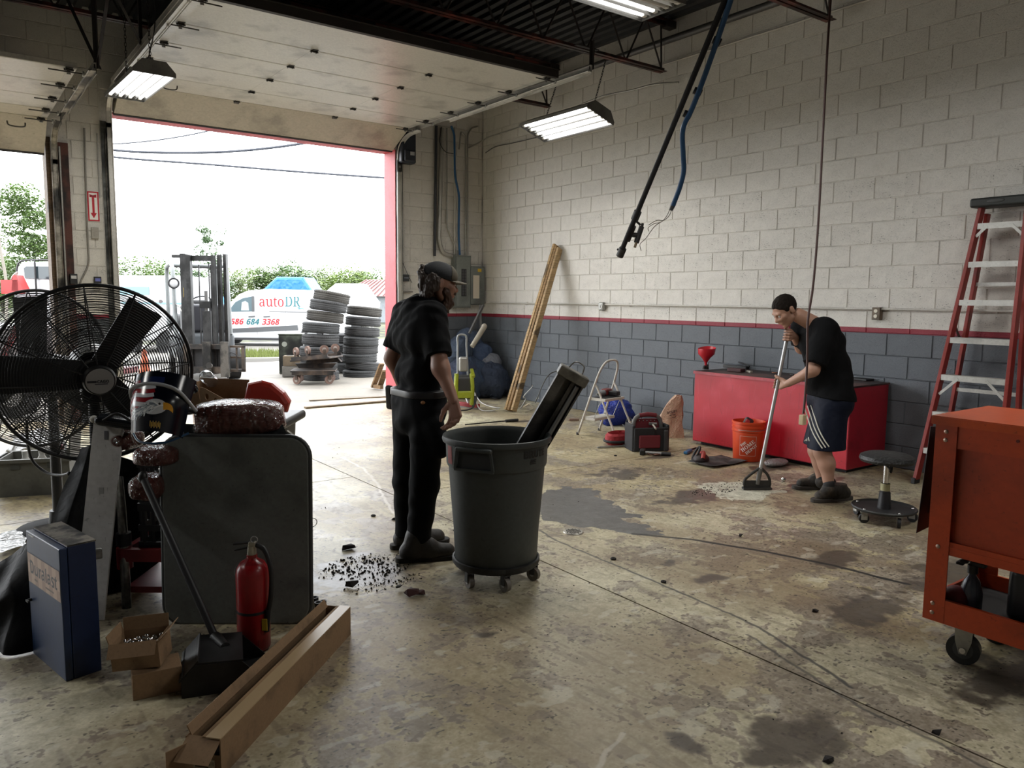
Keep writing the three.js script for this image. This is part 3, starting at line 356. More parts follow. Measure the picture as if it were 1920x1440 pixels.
wallRun('air_hose', 'blue air hose tied down the door wall to the panel', 'hose', [[846, 236], [852, 252], [853, 330], [861, 366], [860, 440], [862, 478]], 0.017, M(0.02, 0.10, 0.24, { rough: .45 }), .06);
wallRun('black_cable', 'thin black cable looping across the conduits by the opener', 'cable', [[828, 238], [823, 268], [835, 286], [850, 288]], 0.006, BLACK, .08);
{ const zf = 0.12, panel = (name, label, u0, v0, u1, v1) => { const a = onZ(u0, v0, zf), b = onZ(u1, v1, zf), w = b.x - a.x, h = a.y - b.y, g = thing(name, label, 'electrical panel', [(a.x + b.x) / 2, (a.y + b.y) / 2, 0.005]); nb().rbox(w, h, zf - 0.01, 0.006, 0, 0, zf / 2).build('box', M(0.15, 0.17, 0.165, { rough: 0.5, tx: 'dirt' }), g); return [g, w, h, zf]; };
  { const [g, w, h] = panel('breaker_box', 'grey breaker panel with open door and black breakers under the conduits', 853, 478, 883, 577); nb().box(w * 0.86, h * 0.93, 0.006, 0, 0, 0.122).build('cover', M(0.2, 0.225, 0.215, { rough: 0.45, tx: 'dirt' }), g); nb().box(w * 0.3, h * 0.52, 0.006, 0.01, -h * 0.02, 0.127).build('breaker_bay', M(.02, .02, .022, { rough: .5 }), g); for (let i = 0; i < 9; i++) for (const s of [-1, 1]) nb().box(w * 0.11, h * 0.04, 0.012, 0.01 + s * w * 0.07, -h * .24 + i * h * 0.055, 0.13).build('breaker', M(.05, .05, .055, { rough: .4 }), g); }
  { const [g, w, h] = panel('disconnect_box', 'grey electrical box with a pale paper schedule and yellow sticker beside the breaker panel', 881, 499, 908, 572); nb().rbox(w * 0.94, h * 0.95, 0.012, 0.004, 0, 0, 0.125).build('door', M(0.17, 0.19, 0.185, { rough: 0.45, tx: 'dirt' }), g); nb().box(w * 0.42, h * 0.6, 0.002, -w * .1, -h * .03, 0.1325).build('paper', M(.62, .55, .45, { rough: .8 }), g); nb().box(w * 0.25, h * 0.08, 0.002, w * .12, h * .4, 0.1325).build('sticker', M(.6, .4, .03, { rough: .6 }), g); }
  nb(); const o = thing('door_opener', 'dark blue-black jackshaft door opener mounted beside the track curve', 'door opener', onZ(762, 282, 0.1)); nb().rbox(0.24, 0.44, 0.17, 0.03, 0, 0.03, 0.0).build('casing', M(.012, .017, .03, { rough: .45 }), o); nb().rbox(0.17, 0.16, 0.05, 0.02, 0, -0.09, 0.1).build('cover', M(.016, .02, .032, { rough: .4 }), o); nb().box(.07, .05, .003, .03, -.06, .127).build('label_plate', M(.35, .36, .38, { rough: .4 }), o);
  const s = onZ(757, 521, .03), kp = thing('door_control', 'small black door control box on the wall by the jamb', 'control box', s); nb().rbox(0.17, 0.10, 0.05, 0.006, 0, 0, 0).build('box', M(.02, .025, .03, { rough: .4 }), kp); nb().box(.07, .008, .002, .03, -.0, .026).build('label_plate', M(.4, .45, .55, { rough: .4 }), kp);
  const sh = tag(nb().box(.22, .02, .06, 0, 0, 0).build('wall_ledge', M(.3, .29, .27, { rough: .6, tx: 'dirt' })), 'small grey metal ledge on the wall below the control box', 'ledge'); sh.position.copy(onZ(760, 547, .035));
  wallRun('control_cable', 'thin dark cable drooping from the door opener to the control box', 'cable', [[747, 468], [760, 505], [772, 530]], .004, BLACK, .03); }
// pillar: sign, boxes, conduits
{ const p = onZ(175, 387, 0.012), s = thing('fire_arrow_sign', 'white sign with red border, fire lettering and a red down arrow on the pillar', 'sign', p); nb().box(0.125, 0.345, 0.004).build('plate', M(.75, .74, .72, { rough: .4 }), s);
  decal(0.119, 0.338, printMat(.119, .338, 1500, (x, w, h) => { x.fillStyle = '#eceae6'; x.fillRect(0, 0, w, h); x.strokeStyle = '#b5142a'; x.lineWidth = w * .13; x.strokeRect(w * .065, w * .065, w * .87, h - w * .13); x.fillStyle = '#b5142a'; x.fillRect(w * .4, h * .2, w * .2, h * .55); x.beginPath(); x.moveTo(w * .22, h * .72); x.lineTo(w * .78, h * .72); x.lineTo(w * .5, h * .9); x.fill(); x.beginPath(); x.moveTo(w * .2, h * .09); x.lineTo(w * .5, h * .13); x.lineTo(w * .8, h * .09); x.lineTo(w * .8, h * .2); x.lineTo(w * .2, h * .2); x.fill(); x.fillStyle = '#3c1820'; x.font = 'bold ' + w * .22 + 'px sans-serif'; x.textAlign = 'center'; x.fillText('FIRE', w / 2, h * .185); }), 'print', s, new THREE.Matrix4().makeTranslation(0, 0, 0.0026));
  const wbx = thing('wall_switch', 'blank pale switch box on the pillar under the fire sign', 'switch', onZ(178, 437, .02)); nb().rbox(.075, .13, .035, .006).build('box', M(.5, .48, .44, { rough: .5, tx: 'dirt' }), wbx);
  for (const [u, v, lab, c] of [[138, 523, 'black control box with white label on the brown jamb board', [.5, .5, .5]], [183, 528, 'black control box with blue label on the pillar blocks', [.12, .14, .4]]]) { const k = thing('door_control', lab, 'control box', onZ(u, v, .055)); nb().rbox(.075, .115, .05, .005).build('box', BLACK, k); nb().box(.055, .035, .002, 0, .02, .026).build('label_plate', M(...c, { rough: .5 }), k); }
  wallRun('pillar_conduit', 'long thin conduit climbing the pillar past the fire sign', 'conduit', [[158, 240], [163, 420], [167, 495], [150, 530], [149, 545]], .01, M(.3, .29, .27, { rough: .5, metal: .3, tx: 'dirt' }), .02);
  wallRun('pillar_conduit', 'short thin conduit on the pillar above and beside the fire sign', 'conduit', [[182, 250], [187, 370]], .007, emt, .02); wallRun('pillar_conduit', 'thin vertical pipe on the pillar close to the bay opening', 'conduit', [[197, 250], [209, 545]], .012, M(.22, .21, .2, { rough: .5, metal: .3, tx: 'grime' }), .03); }

// ---------------------------------------------------------------- hanging air drop and cord
{ const top = onFloor(1362, -6, 3.9), tip = at(1163, 476, 7.6), d = tip.clone().sub(top).normalize(), P = (u, v) => { const k = (v - -6) / (476 - -6); return at(u, v, mix(depthOf(top), 7.6, k)); };
  const g = thing('air_drop_pipe', 'black slanted air drop pipe with valve and tee hanging from the roof', 'pipe'); nb().bar(top, tip, 0.024, 12).build('pipe', M(.012, .012, .014, { rough: .7, specularIntensity: .4 }), g);
  const ir = M(.016, .015, .015, { rough: .6, tx: 'dirt' }); const along2 = (u, v, l, r) => { const c = P(u, v); return [c.clone().addScaledVector(d, -l / 2), c.clone().addScaledVector(d, l / 2), r]; };
  nb().bar(...along2(1193, 404, .09, .037), 12).build('coupling', ir, g); nb().bar(...along2(1181, 437, .16, .034), 12).build('tee', ir, g); nb().bar(...along2(1165, 473, .09, .037), 12).build('end_cap', ir, g);
  const v0 = P(1181, 440), v1 = at(1196, 441, depthOf(v0)); nb().bar(v0, v1, .024, 10).build('branch', ir, g); nb().bar(at(1203, 425, depthOf(v0)), at(1193, 455, depthOf(v0)), .026, 10).bar(at(1205, 419, depthOf(v0)), at(1203, 428, depthOf(v0)), .014, 8).build('regulator', ir, g); nb().bar(at(1193, 455, depthOf(v0)), at(1190, 464, depthOf(v0)), .013, 8).build('hose_barb', M(.16, .12, .07, { rough: .4, metal: .5 }), g); nb().bar(at(1193, 415, depthOf(v0)), at(1201, 422, depthOf(v0)), .011, 6).build('valve_lever', ir, g); nb().bar(at(1157, 467, 7.6), at(1166, 472, 7.6), .011, 6).build('drain_cock', ir, g);
  const dv = depthOf(v0), h = thing('blue_air_hose', 'blue air hose strapped along the slanted drop pipe with bare wires at its end', 'hose'); const hp = [[1372, -6], [1350, 60], [1322, 140], [1297, 205], [1281, 240], [1281, 290], [1282, 320], [1275, 350], [1262, 385]].map(([u, v]) => at(u, v, mix(depthOf(top), dv, clamp(v / 430)) - .03)); nb().tube(hp, .023, 60, 10).build('hose', M(.012, .05, .12, { rough: .5, specularIntensity: .5 }), h);
  for (const [a, b] of [[1344, 77], [1308, 172], [1289, 215]].map(([u, v]) => [u, v])) nb().bar(at(a - 7, b - 3, mix(depthOf(top), dv, b / 430)), at(a + 7, b + 3, mix(depthOf(top), dv, b / 430)), .031, 10).build('tie', BLACK, h);
  const W = (...q) => q.map(([u, v]) => at(u, v, dv)); nb().tube(W([1260, 388], [1256, 402], [1245, 413], [1232, 413], [1216, 422]), .0035, 24, 5).tube(W([1257, 390], [1250, 405], [1240, 416], [1225, 420], [1215, 428], [1217, 434]), .0035, 24, 5).tube(W([1243, 414], [1228, 424], [1210, 448], [1200, 458], [1202, 470]), .0035, 24, 5).build('bare_wires', M(.1, .08, .06, { rough: .5 }), h); nb().bar(at(1263, 382, dv), at(1258, 394, dv), .027, 10, .02).build('crimp', BLACK, h); }
{ const D = 5.55, c = thing('hanging_cord', 'long dark brown power cord hanging from the roof with a clear socket end', 'cord'); const pts = [[1558, -8], [1552, 80], [1543, 250], [1534, 420], [1524, 540], [1515, 600], [1513, 690], [1508, 760], [1506, 776]].map(([u, v]) => at(u, v, D)); nb().tube(pts, .0085, 90, 8).build('cable', M(.055, .022, .018, { rough: .5 }), c); const e = at(1505, 787, D); nb().rbox(.045, .075, .04, .008, e.x, e.y, e.z).build('socket', M(.75, .62, .4, { rough: .2, transmission: .35, thickness: 0.01 }), c); nb().rbox(.03, .03, .028, .004, e.x, e.y + .0, e.z).build('socket_core', M(.5, .3, .12, { rough: .4 }), c); }

// ---------------------------------------------------------------- lumber, step ladder, tall ladder
{ const foot = onFloor(953, 773), pine = [M(.62, .43, .22, { rough: .65, tx: 'wood', scale: 1.3 }), M(.42, .27, .13, { rough: .7, tx: 'wood', scale: 1.3 }), M(.58, .42, .24, { rough: .65, tx: 'wood', scale: 1.4 })]; const topZ = 1.93;
  [['pale pine plank at the front of the three leaning against the wall', -.055, 0, .06], ['darker middle plank of the three leaning against the wall', -.012, .01, 0.04], ['pale back plank of the three leaning against the wall', .03, .03, .0]].forEach(([lab, dz, dx, up], i) => { const a = V(foot.x + dx + .02, .02, foot.z + dz + i * .01), L = 2.42 - i * .03, tx = -.045 - i * .0, dxx = tx - a.x, b = V(tx, Math.sqrt(L * L - dxx * dxx), topZ + dz); tag(nb().beam(a, b, .038, .089, 0, .003).build('wood_plank', pine[i]), lab, 'plank', 'leaning planks'); }); }
{ const FL = onFloor(1083, 815), g = thing('step_ladder', 'small white two-step folding ladder with arched handle by the wall', 'step ladder', FL, Math.atan2(.18, .98)); const al = M(.66, .64, .6, { rough: .45, tx: 'dirt' }), w = .40, q = (x, y, z) => V(x, y, z);
  // local x across, z towards the rear legs
  const lean = (y) => .30 * y / .84; nb().tube([q(0, 0, 0), q(.01, .3, lean(.3)), q(.025, .62, lean(.62)), q(.05, .76, lean(.76)), q(.11, .83, lean(.83)), q(.29, .83, lean(.83)), q(.35, .76, lean(.76)), q(.375, .62, lean(.62)), q(.39, .3, lean(.3)), q(.4, 0, 0)], .0125, 70, 8).build('front_frame', al, g);
  for (const x of [.03, .37]) { nb().tube([q(x, .58, lean(.58)), q(x, .54, lean(.58) + .03), q(x, .3, .36), q(x, 0, .52)], .0115, 24, 8).build('rear_leg', al, g); }
  nb().rbox(.36, .03, .23, .006, .2, .415, .24).build('upper_step', al, g); nb().box(.3, .004, .18, .2, .432, .24).build('tread', BLACKM, g); nb().rbox(.37, .03, .17, .006, .2, .19, .14).build('lower_step', al, g); for (const x of [.02, .38]) nb().bar(q(x, .41, .3), q(x, .19, .2), .004, 6).build('brace', STEEL, g); for (const [x, z] of [[0, 0], [.4, 0], [.03, .52], [.37, .52]]) nb().cyl(.015, .016, .03, x, .015, z, 0, 0, 0, 10).build('foot', BLACK, g);
  const dr = thing('cordless_driver', 'grey and red cordless driver lying on the top step of the small ladder', 'power tool', g.localToWorld(q(.2, .434, .2)), g.rotation.y + .15); nb().rbox(.13, .075, .085, .02, .06, .045, 0).build('motor_housing', M(.16, .02, .02, { rough: .4 }), dr); nb().bar(q(-.01, .04, 0), q(-.11, .038, 0), .035, 14, .027).bar(q(-.11, .038, 0), q(-.13, .038, 0), .024, 12, .012).build('gear_case', M(.25, .27, .28, { rough: .35, metal: .4 }), dr); nb().bar(q(-.13, .038, 0), q(-.17, .037, 0), .011, 8).build('chuck', STEEL, dr); nb().rbox(.08, .05, .11, .012, .06, .035, .1).build('battery', BLACK, dr); }
{ const g = thing('fiberglass_ladder', 'tall red fibreglass step ladder with aluminium treads beside the wall', 'ladder'), red = M(.30, .028, .02, { rough: .42, tx: 'dirt' }), al = M(.66, .67, .66, { rough: .45, metal: .3, tx: 'dirt' });
  const fl0 = onFloor(1716, 906), zc = fl0.z + .31, tl = onX(1842, 386, -.15), zt = tl.z + .165, H = tl.y, fr0 = V(fl0.x, 0, zc + .31), tr = V(tl.x, H, zt + .165), at2 = (a, b, y) => a.clone().lerp(b, y / H);
  const rail = (a, b, dir) => { const s = nb(); s.beam(a, b, .006, .075); s.beam(a.clone().add(V(-.035, 0, dir * .014)), b.clone().add(V(-.035, 0, dir * .014)), .03, .006); s.beam(a.clone().add(V(.035, 0, dir * .014)), b.clone().add(V(.035, 0, dir * .014)), .03, .006); s.build('rail', red, g); };
  const C = (a, b, w) => { nb().beam(a, b, w, .028, 0, .003).build('rail', red, g); }; C(fl0, tl, .075); C(fr0, tr, .075);
  const rl0 = V(-.1, .0, zc - .29), rr0 = V(-.1, 0, zc + .29), rl1 = V(tl.x + .07, H - .06, zt - .15), rr1 = V(tl.x + .07, H - .06, zt + .15); C(rl0, rl1, .06); C(rr0, rr1, .06);
  for (let i = 1; i <= 7; i++) { const y = i * .305 - .03, a = at2(fl0, tl, y), b = at2(fr0, tr, y), m = a.clone().lerp(b, .5); nb().box(.085, .006, Math.abs(a.z - b.z) - .03, m.x + .01, y + .03, m.z).box(.004, .045, Math.abs(a.z - b.z) - .03, m.x - .03, y + .01, m.z).build('tread', al, g); if (i === 3 || i === 7) for (const [p, s] of [[a, 1], [b, -1]]) nb().beam(p.clone().add(V(-.032, -.13 + (i === 7 ? .06 : 0), s * .01)), V(m.x - .032, y + .01, p.z + s * .15 * (i === 7 ? .6 : 1)), .006, .022).build('tread_brace', al, g); }
  for (const y of [.8, 1.7]) nb().beam(at2(rl0, rl1, y), at2(rr0, rr1, y), .02, .03).build('rear_bar', al, g);
  nb().beam(at2(fl0, tl, 1.35).add(V(.03, 0, -.02)), at2(rl0, rl1, 1.2).add(V(0, 0, -.02)), .006, .025).build('spreader', M(.1, .09, .08, { rough: .5, metal: .5 }), g);
  nb().rbox(.19, .075, .47, .02, tl.x + .02, H + .02, zt).build('top_cap', M(.025, .03, .03, { rough: .55, tx: 'dirt' }), g); nb().sph(.05, tl.x - .076, H + .025, zt - .04, .1, .35, 1.3, 16).build('cap_emblem', M(.045, .048, .048, { rough: .5 }), g);
  decal(.1, .03, printMat(.1, .03, 1000, (x, w, h) => { x.fillStyle = '#c9c4ac'; x.fillRect(0, 0, w, h); x.fillStyle = '#6a6450'; for (let i = 0; i < 3; i++) x.fillRect(w * .1, h * (.2 + i * .25), w * (.75 - i * .1), h * .1); }), 'label_sticker', g, basis(V(0, 0, 1), V(0, 1, 0), V(-1, 0, 0), V(at2(fl0, tl, 7 * .305).x - .036, 7 * .305 - .02, zt)));
  for (const p of [fl0, fr0, rl0, rr0]) nb().rbox(.09, .05, .035, .006, p.x, .025, p.z).build('foot', BLACK, g);
  const l2 = thing('fiberglass_ladder', 'second red ladder rail leaning on the wall behind the tall step ladder', 'ladder'); const a = V(-.12, 0, zc + .52), b = V(-.06, 2.2, zc + .5); nb().beam(a, b, .07, .03).build('rail', red, l2); nb().beam(a.clone().add(V(0, 0, .4)), b.clone().add(V(0, 0, .3)), .07, .03).build('rail', red, l2); for (let y = .3; y < 2.1; y += .3) nb().box(.05, .02, .36, -.1, y, zc + .7).build('tread', al, l2); }

// ---------------------------------------------------------------- red steel cabinet and what lies on it
const RC = { x0: -.66, x1: -.03, z0: 4.93, z1: 6.66, h: .775 };
{ const g = thing('steel_cabinet', 'long low red steel cabinet with worn smeared paint against the wall', 'cabinet', [0, 0, 0]), cx = (RC.x0 + RC.x1) / 2, cz = (RC.z0 + RC.z1) / 2, w = RC.x1 - RC.x0, L = RC.z1 - RC.z0;
  const smear = canvasTex(1024, 512, (x, W, H) => { x.fillStyle = '#c3142b'; x.fillRect(0, 0, W, H); const r = rng(5); for (let i = 0; i < 260; i++) { const px = r() * W, py = r() * H, s = 30 + r() * 130, gr = x.createRadialGradient(px, py, 2, px, py, s), pale = r() < .5 && py < H * .75; gr.addColorStop(0, pale ? 'rgba(214,92,104,.16)' : 'rgba(150,8,24,.14)'); gr.addColorStop(1, 'rgba(160,10,30,0)'); x.fillStyle = gr; x.fillRect(px - s, py - s, 2 * s, 2 * s); } for (let i = 0; i < 120; i++) { x.strokeStyle = r() < .5 ? 'rgba(230,150,155,.16)' : 'rgba(90,5,15,.25)'; x.lineWidth = 1 + r() * 3; x.beginPath(); const px = r() * W, py = r() * H; x.moveTo(px, py); x.lineTo(px + (r() - .5) * 40, py + r() * 120); x.stroke(); } for (let i = 0; i < 200; i++) { x.fillStyle = 'rgba(60,10,14,.5)'; x.fillRect(r() * W, H - r() * r() * 120, 1 + r() * 5, 1 + r() * 3); } });
  const fm = new THREE.MeshStandardMaterial({ map: smear, roughness: .42 }), rm = M(.36, .012, .03, { rough: .4, tx: 'dirt' });
  nb().rbox(w, RC.h - .05, L, .008, cx, RC.h / 2 + .012, cz).build('body', rm, g); decal(L - .02, RC.h - .07, fm, 'front_panel', g, basis(V(0, 0, 1), V(0, 1, 0), V(-1, 0, 0), V(RC.x0 - .001, RC.h / 2 + .012, cz)));
  nb().box(w + .02, .014, L + .01, cx, RC.h - .007, cz).build('top_plate', M(.10, .045, .04, { rough: .5, tx: 'grime' }), g); nb().box(.012, .03, L + .012, RC.x0 - .008, RC.h - .015, cz).build('front_lip', M(.5, .05, .075, { rough: .4, tx: 'dirt' }), g); nb().box(w - .1, .04, L - .1, cx + .03, .02, cz).build('plinth', BLACKM, g); }
const onCab = (u, v) => onFloor(u, v, RC.h);
{ const p = onCab(1323, 692), g = thing('funnel', 'red plastic funnel with slanted spout rim standing on the cabinet', 'funnel', p, .5), red = M(.5, .012, .025, { rough: .35, two: true });
  const geo = new THREE.LatheGeometry([[.012, .0], [.013, .05], [.02, .06], [.045, .1], [.085, .14], [.09, .2]].map(([a, b]) => new THREE.Vector2(a, b)), 32), q = geo.attributes.position; for (let i = 0; i < q.count; i++) { const y = q.getY(i); if (y > .12) { const x = q.getX(i), k = (y - .12) / .08; q.setX(i, x + k * .05 * (x > 0 ? 1 + x * 6 : .25)); q.setY(i, y + (x > 0 ? 1 : -.2) * k * Math.abs(x) * .18); } } geo.computeVertexNormals(); const m = finish(new THREE.Mesh(geo, red)); m.name = 'cone'; m.position.y = .02; g.add(m); nb().cyl(.03, .034, .03, 0, .015, 0).build('base_fitting', DARKIRON, g); nb().cyl(.012, .012, .14, 0, .03, 0, 0, 0, 1.57).sph(.016, .075, .03, 0).sph(.016, -.075, .03, 0).build('thumb_screws', BLACK, g); }
{ const p = onCab(1364, 684), g = thing('t_handle_tool', 'black T-handled tool standing upright on the cabinet', 'hand tool', p, -.95); nb().cyl(.01, .012, .27, 0, .135, 0).build('shaft', BLACK, g); nb().cyl(.007, .007, .17, 0, .265, 0, 0, 0, 1.57).build('handle', BLACK, g); for (const s of [-1, 1]) nb().sph(.017, s * .085, .265, 0, 1.3, .9, .9).build('handle_knob', BLACK, g); nb().cyl(.04, .045, .02, 0, .01, 0).build('foot', BLACK, g); }
{ const cabThings = [['tool_tray', 'flat dark tool tray under the standing T-handle', 1385, 690, .3, .03, .16, [.02, .02, .022], .2], ['box_of_bits', 'small dark red tool case lying on the cabinet', 1380, 697, .16, .035, .09, [.08, .012, .015], .3], ['grease_block', 'small pale block lying on the cabinet edge', 1405, 699, .085, .022, .03, [.5, .46, .4], -.2], ['black_case', 'flat black tool case beside the man on the cabinet', 1610, 712, .26, .02, .16, [.012, .012, .014], .1]];
  for (const [n, lab, u, v, a, b, c, col, r] of cabThings) { const o = thing(n, lab, 'tool case', onCab(u, v), 1.4 + r); nb().rbox(a, b, c, .006, 0, b / 2, 0).build('shell', M(...col, { rough: .5, tx: 'dirt' }), o); nb().box(a * .96, .003, c * .98, 0, b * .62, 0).build('lid_seam', BLACK, o); }
  const br = thing('breaker_bar', 'black ratchet bar lying across the tool tray', 'hand tool', onCab(1392, 692).setY(RC.h + .045), 1.0); nb().bar(V(-.2, 0, 0), V(.2, .025, 0), .009, 8).build('shaft', BLACK, br); nb().sph(.02, .2, .025, 0, 1.3, .8, 1).build('head', DARKIRON, br);
  [[1430, 690, 'small rusty fitting on the cabinet top close to the tool tray'], [1452, 700, 'small reddish fitting in the middle of the cabinet top'], [1438, 694, 'bent wire clip on the cabinet top']].forEach(([u, v, lab], i) => { const o = tag(nb().tor(.022, .005, 0, .008, 0, 1.57, 0, .4 * i, 14, 4.4).build('hose_clip', M(.3, .13, .08, { rough: .5, metal: .4 })), lab, 'clip', 'clips on the cabinet'); o.position.copy(onCab(u, v)); });
  const pl = thing('pliers', 'pair of pliers lying on the cabinet by the scraper handle', 'pliers', onCab(1490, 705), 1.2); for (const s of [-1, 1]) nb().tube([V(0, .01, 0), V(-.06, .012, s * .02), V(-.15, .012, s * .028)], .008, 12, 6).build('handle', M(.3, .05, .03, { rough: .5 }), pl); nb().rbox(.06, .014, .028, .005, .03, .01, 0).build('jaws', DARKIRON, pl); }
// ---------------------------------------------------------------- bucket, bags and hand tools on the floor
{ const p = onFloor(1401, 862), g = thing('bucket', 'orange plastic bucket with white printed logo in front of the red cabinet', 'bucket', p), or = M(.68, .07, .018, { rough: .4, two: true });
  nb().lathe([[0, .004], [.128, .004], [.133, .012], [.146, .28], [.152, .285], [.152, .3], [.147, .302], [.147, .315], [.153, .318], [.153, .332], [.148, .334], [.148, .35], [.155, .355], [.155, .375], [.147, .377], [.145, .36], [.13, .012], [0, .012]]).build('pail', or, g);
  nb().tor(.15, .003, 0, .30, 0, 1.57, 0, 0, 30, Math.PI).build('wire_handle', STEEL, g); const face = Math.atan2(EYE.x - p.x, EYE.z - p.z);
  wrapDecal(.1475, .1395, .2, 1.15, printMat(.165, .2, 1600, (x, w, h) => { x.clearRect(0, 0, w, h); x.strokeStyle = 'rgba(245,215,200,.9)'; x.lineWidth = w * .012; x.strokeRect(w * .05, h * .04, w * .9, h * .92); x.save(); x.translate(w * .52, h * .52); x.rotate(-.72); x.fillStyle = 'rgba(248,228,218,.95)'; x.textAlign = 'center'; x.textBaseline = 'middle'; x.font = 'bold ' + h * .15 + 'px serif'; x.fillText('THE', -w * .12, -h * .23); x.font = 'bold ' + h * .235 + 'px serif'; x.fillText('HOME', 0, -h * .03); x.font = 'bold ' + h * .19 + 'px serif'; x.fillText('DEPOT', w * .04, h * .19); x.restore(); }, { clear: true }), 'printed_logo', g, .155, face);
  const t = thing('tape_measure', 'red and black tape measure resting in the orange bucket', 'tape measure', [p.x + .03, .335, p.z - .03], -.6); nb().rbox(.085, .085, .05, .02, 0, .02, 0, 0, 0, -.5).build('case', M(.03, .028, .03, { rough: .5 }), t); nb().rbox(.05, .05, .054, .015, -.01, .03, 0, 0, 0, -.5).build('side_plate', M(.45, .05, .06, { rough: .4 }), t); }
{ const p = onFloor(1212, 842), g = thing('tool_bag', 'open black and dark red tool bag with padded grey handle', 'tool bag', p, -.45), bk = M(.018, .018, .02, { rough: .8, bump: 'cloth', bscale: 3 }), rd = M(.17, .02, .028, { rough: .75, bump: 'cloth', bscale: 3 }), gr = M(.16, .155, .15, { rough: .7 });
  const W = .36, D = .24, H = .24, wall = (a, b, c, x, y, z, m, n) => nb().rbox(a, b, c, .015, x, y, z).build(n, m, g); wall(W, H, .03, 0, H / 2, D / 2, bk, 'front_wall'); wall(W, H, .03, 0, H / 2, -D / 2, bk, 'back_wall'); for (const s of [-1, 1]) wall(.03, H + .03, D, s * W / 2, H / 2 + .01, 0, bk, 'end_wall'); wall(W, .03, D, 0, .015, 0, bk, 'base'); wall(W * .62, H * .55, .03, -.02, H * .42, D / 2 + .016, rd, 'front_pocket'); wall(.05, H * .9, .035, W / 2 - .03, H * .45, D / 2 + .015, M(.05, .05, .052, { rough: .7 }), 'corner_pad'); wall(.03, H * .5, D * .6, W / 2 + .012, H * .4, 0, rd, 'end_pocket');
  nb().tube([V(-.15, .22, 0), V(-.13, .31, 0), V(-.07, .35, 0), V(.07, .35, 0), V(.13, .31, 0), V(.15, .22, 0)], .021, 30, 10).build('handle', gr, g); nb().tube([V(-.09, .345, .004), V(0, .356, .004), V(.09, .345, .004)], .0235, 14, 10).build('handle_pad', rd, g); wall(.27, .12, .02, 0, .25, -.02, rd, 'centre_divider'); for (let i = -3; i <= 3; i++) nb().sph(.006, i * .04, .29, -.006).build('rivet', STEEL, g);
  const t = thing('hammer', 'small hammer lying across the mouth of the tool bag', 'hammer', g.localToWorld(V(.02, .24, .09)), .6); nb().bar(V(-.09, 0, .05), V(.04, .02, 0), .009, 8).build('handle', M(.4, .36, .3, { rough: .5 }), t); nb().rbox(.022, .03, .085, .006, .05, .024, 0).build('head', STEEL, t);
  const s = onFloor(1160, 832), r = thing('nail_pouch', 'open red fabric pouch with black rim slumped beside the tool bag', 'pouch', s, .2); nb().lathe([[0, .0], [.13, .005], [.165, .05], [.155, .12], [.13, .145], [.12, .12], [.12, .03], [0, .02]], 0, 0, 0, 0, 0, 0, 24).build('pouch_body', M(.30, .02, .025, { rough: .8, bump: 'fold', bs: .02, bscale: 3, two: true }), r).scale.set(1.15, .85, .75); nb().tor(.16, .014, 0, .045, 0, 1.57, 0, 0, 30).build('rim', bk, r).scale.set(1.18, 1, .8); nb().tube([V(.1, .05, .1), V(.05, .15, .08), V(.1, .19, -.02), V(.18, .12, 0), V(.16, .04, .08)], .008, 30, 6).build('strap', bk, r);
  const k = onFloor(1262, 822).setX(-.52), pb = thing('paper_sack', 'crumpled tan plastic sack with printed lettering behind the tool bag', 'sack', [k.x, 0, k.z - .12], -.7); { const b = new THREE.BoxGeometry(.3, .46, .2, 12, 16, 8), q = b.attributes.position; for (let i = 0; i < q.count; i++) { const x = q.getX(i), y = q.getY(i) + .23, z = q.getZ(i), t = y / .46, n = noise3(x * 11, y * 9, z * 11) * .035, w = 1 - .62 * t * t; q.setXYZ(i, x * w + .06 * t * t + n, Math.max(0, y - .12 * Math.max(0, -x * 3) * t + n * .6 * t), z * (1 - .55 * t) + n); } b.computeVertexNormals(); nb().add(b).build('sack', M(.55, .36, .25, { rough: .55, bump: 'crinkle', bs: .012, bscale: 4 }), pb); }
  decal(.15, .1, printMat(.15, .1, 1400, (x, w, h) => { x.clearRect(0, 0, w, h); x.fillStyle = 'rgba(60,25,20,.9)'; x.font = 'bold ' + h * .34 + 'px sans-serif'; x.textAlign = 'center'; x.fillText('DOUBT', w / 2, h * .36); x.font = 'bold ' + h * .2 + 'px sans-serif'; x.fillText('or less', w / 2, h * .62); x.strokeStyle = x.fillStyle; x.lineWidth = h * .05; x.beginPath(); x.arc(w * .55, h * .66, h * .24, .3, 2.6); x.stroke(); }, { clear: true }), 'print', pb, new THREE.Matrix4().makeTranslation(.02, .26, .092).multiply(new THREE.Matrix4().makeRotationX(-.28)).multiply(new THREE.Matrix4().makeRotationZ(.25)));
  const bs = onFloor(1150, 793), bb = thing('blue_bag', 'crumpled shiny blue bag on the floor behind the small ladder', 'bag', [bs.x - .02, 0, bs.z + .05], .2); { const b = new THREE.SphereGeometry(.22, 28, 20), q = b.attributes.position; for (let i = 0; i < q.count; i++) { const x = q.getX(i), y = q.getY(i), z = q.getZ(i), n = 1 + noise3(x * 9, y * 9, z * 9) * .3 + noise3(x * 24, y * 24, z * 24) * .16; q.setXYZ(i, x * n * 1.15, Math.max(0, (y * n + .18) * .85), z * n * .8); } b.computeVertexNormals(); nb().add(b).build('bag', M(.012, .035, .32, { rough: .25, bump: 'crinkle', bs: .02, bscale: 4 }), bb); } }
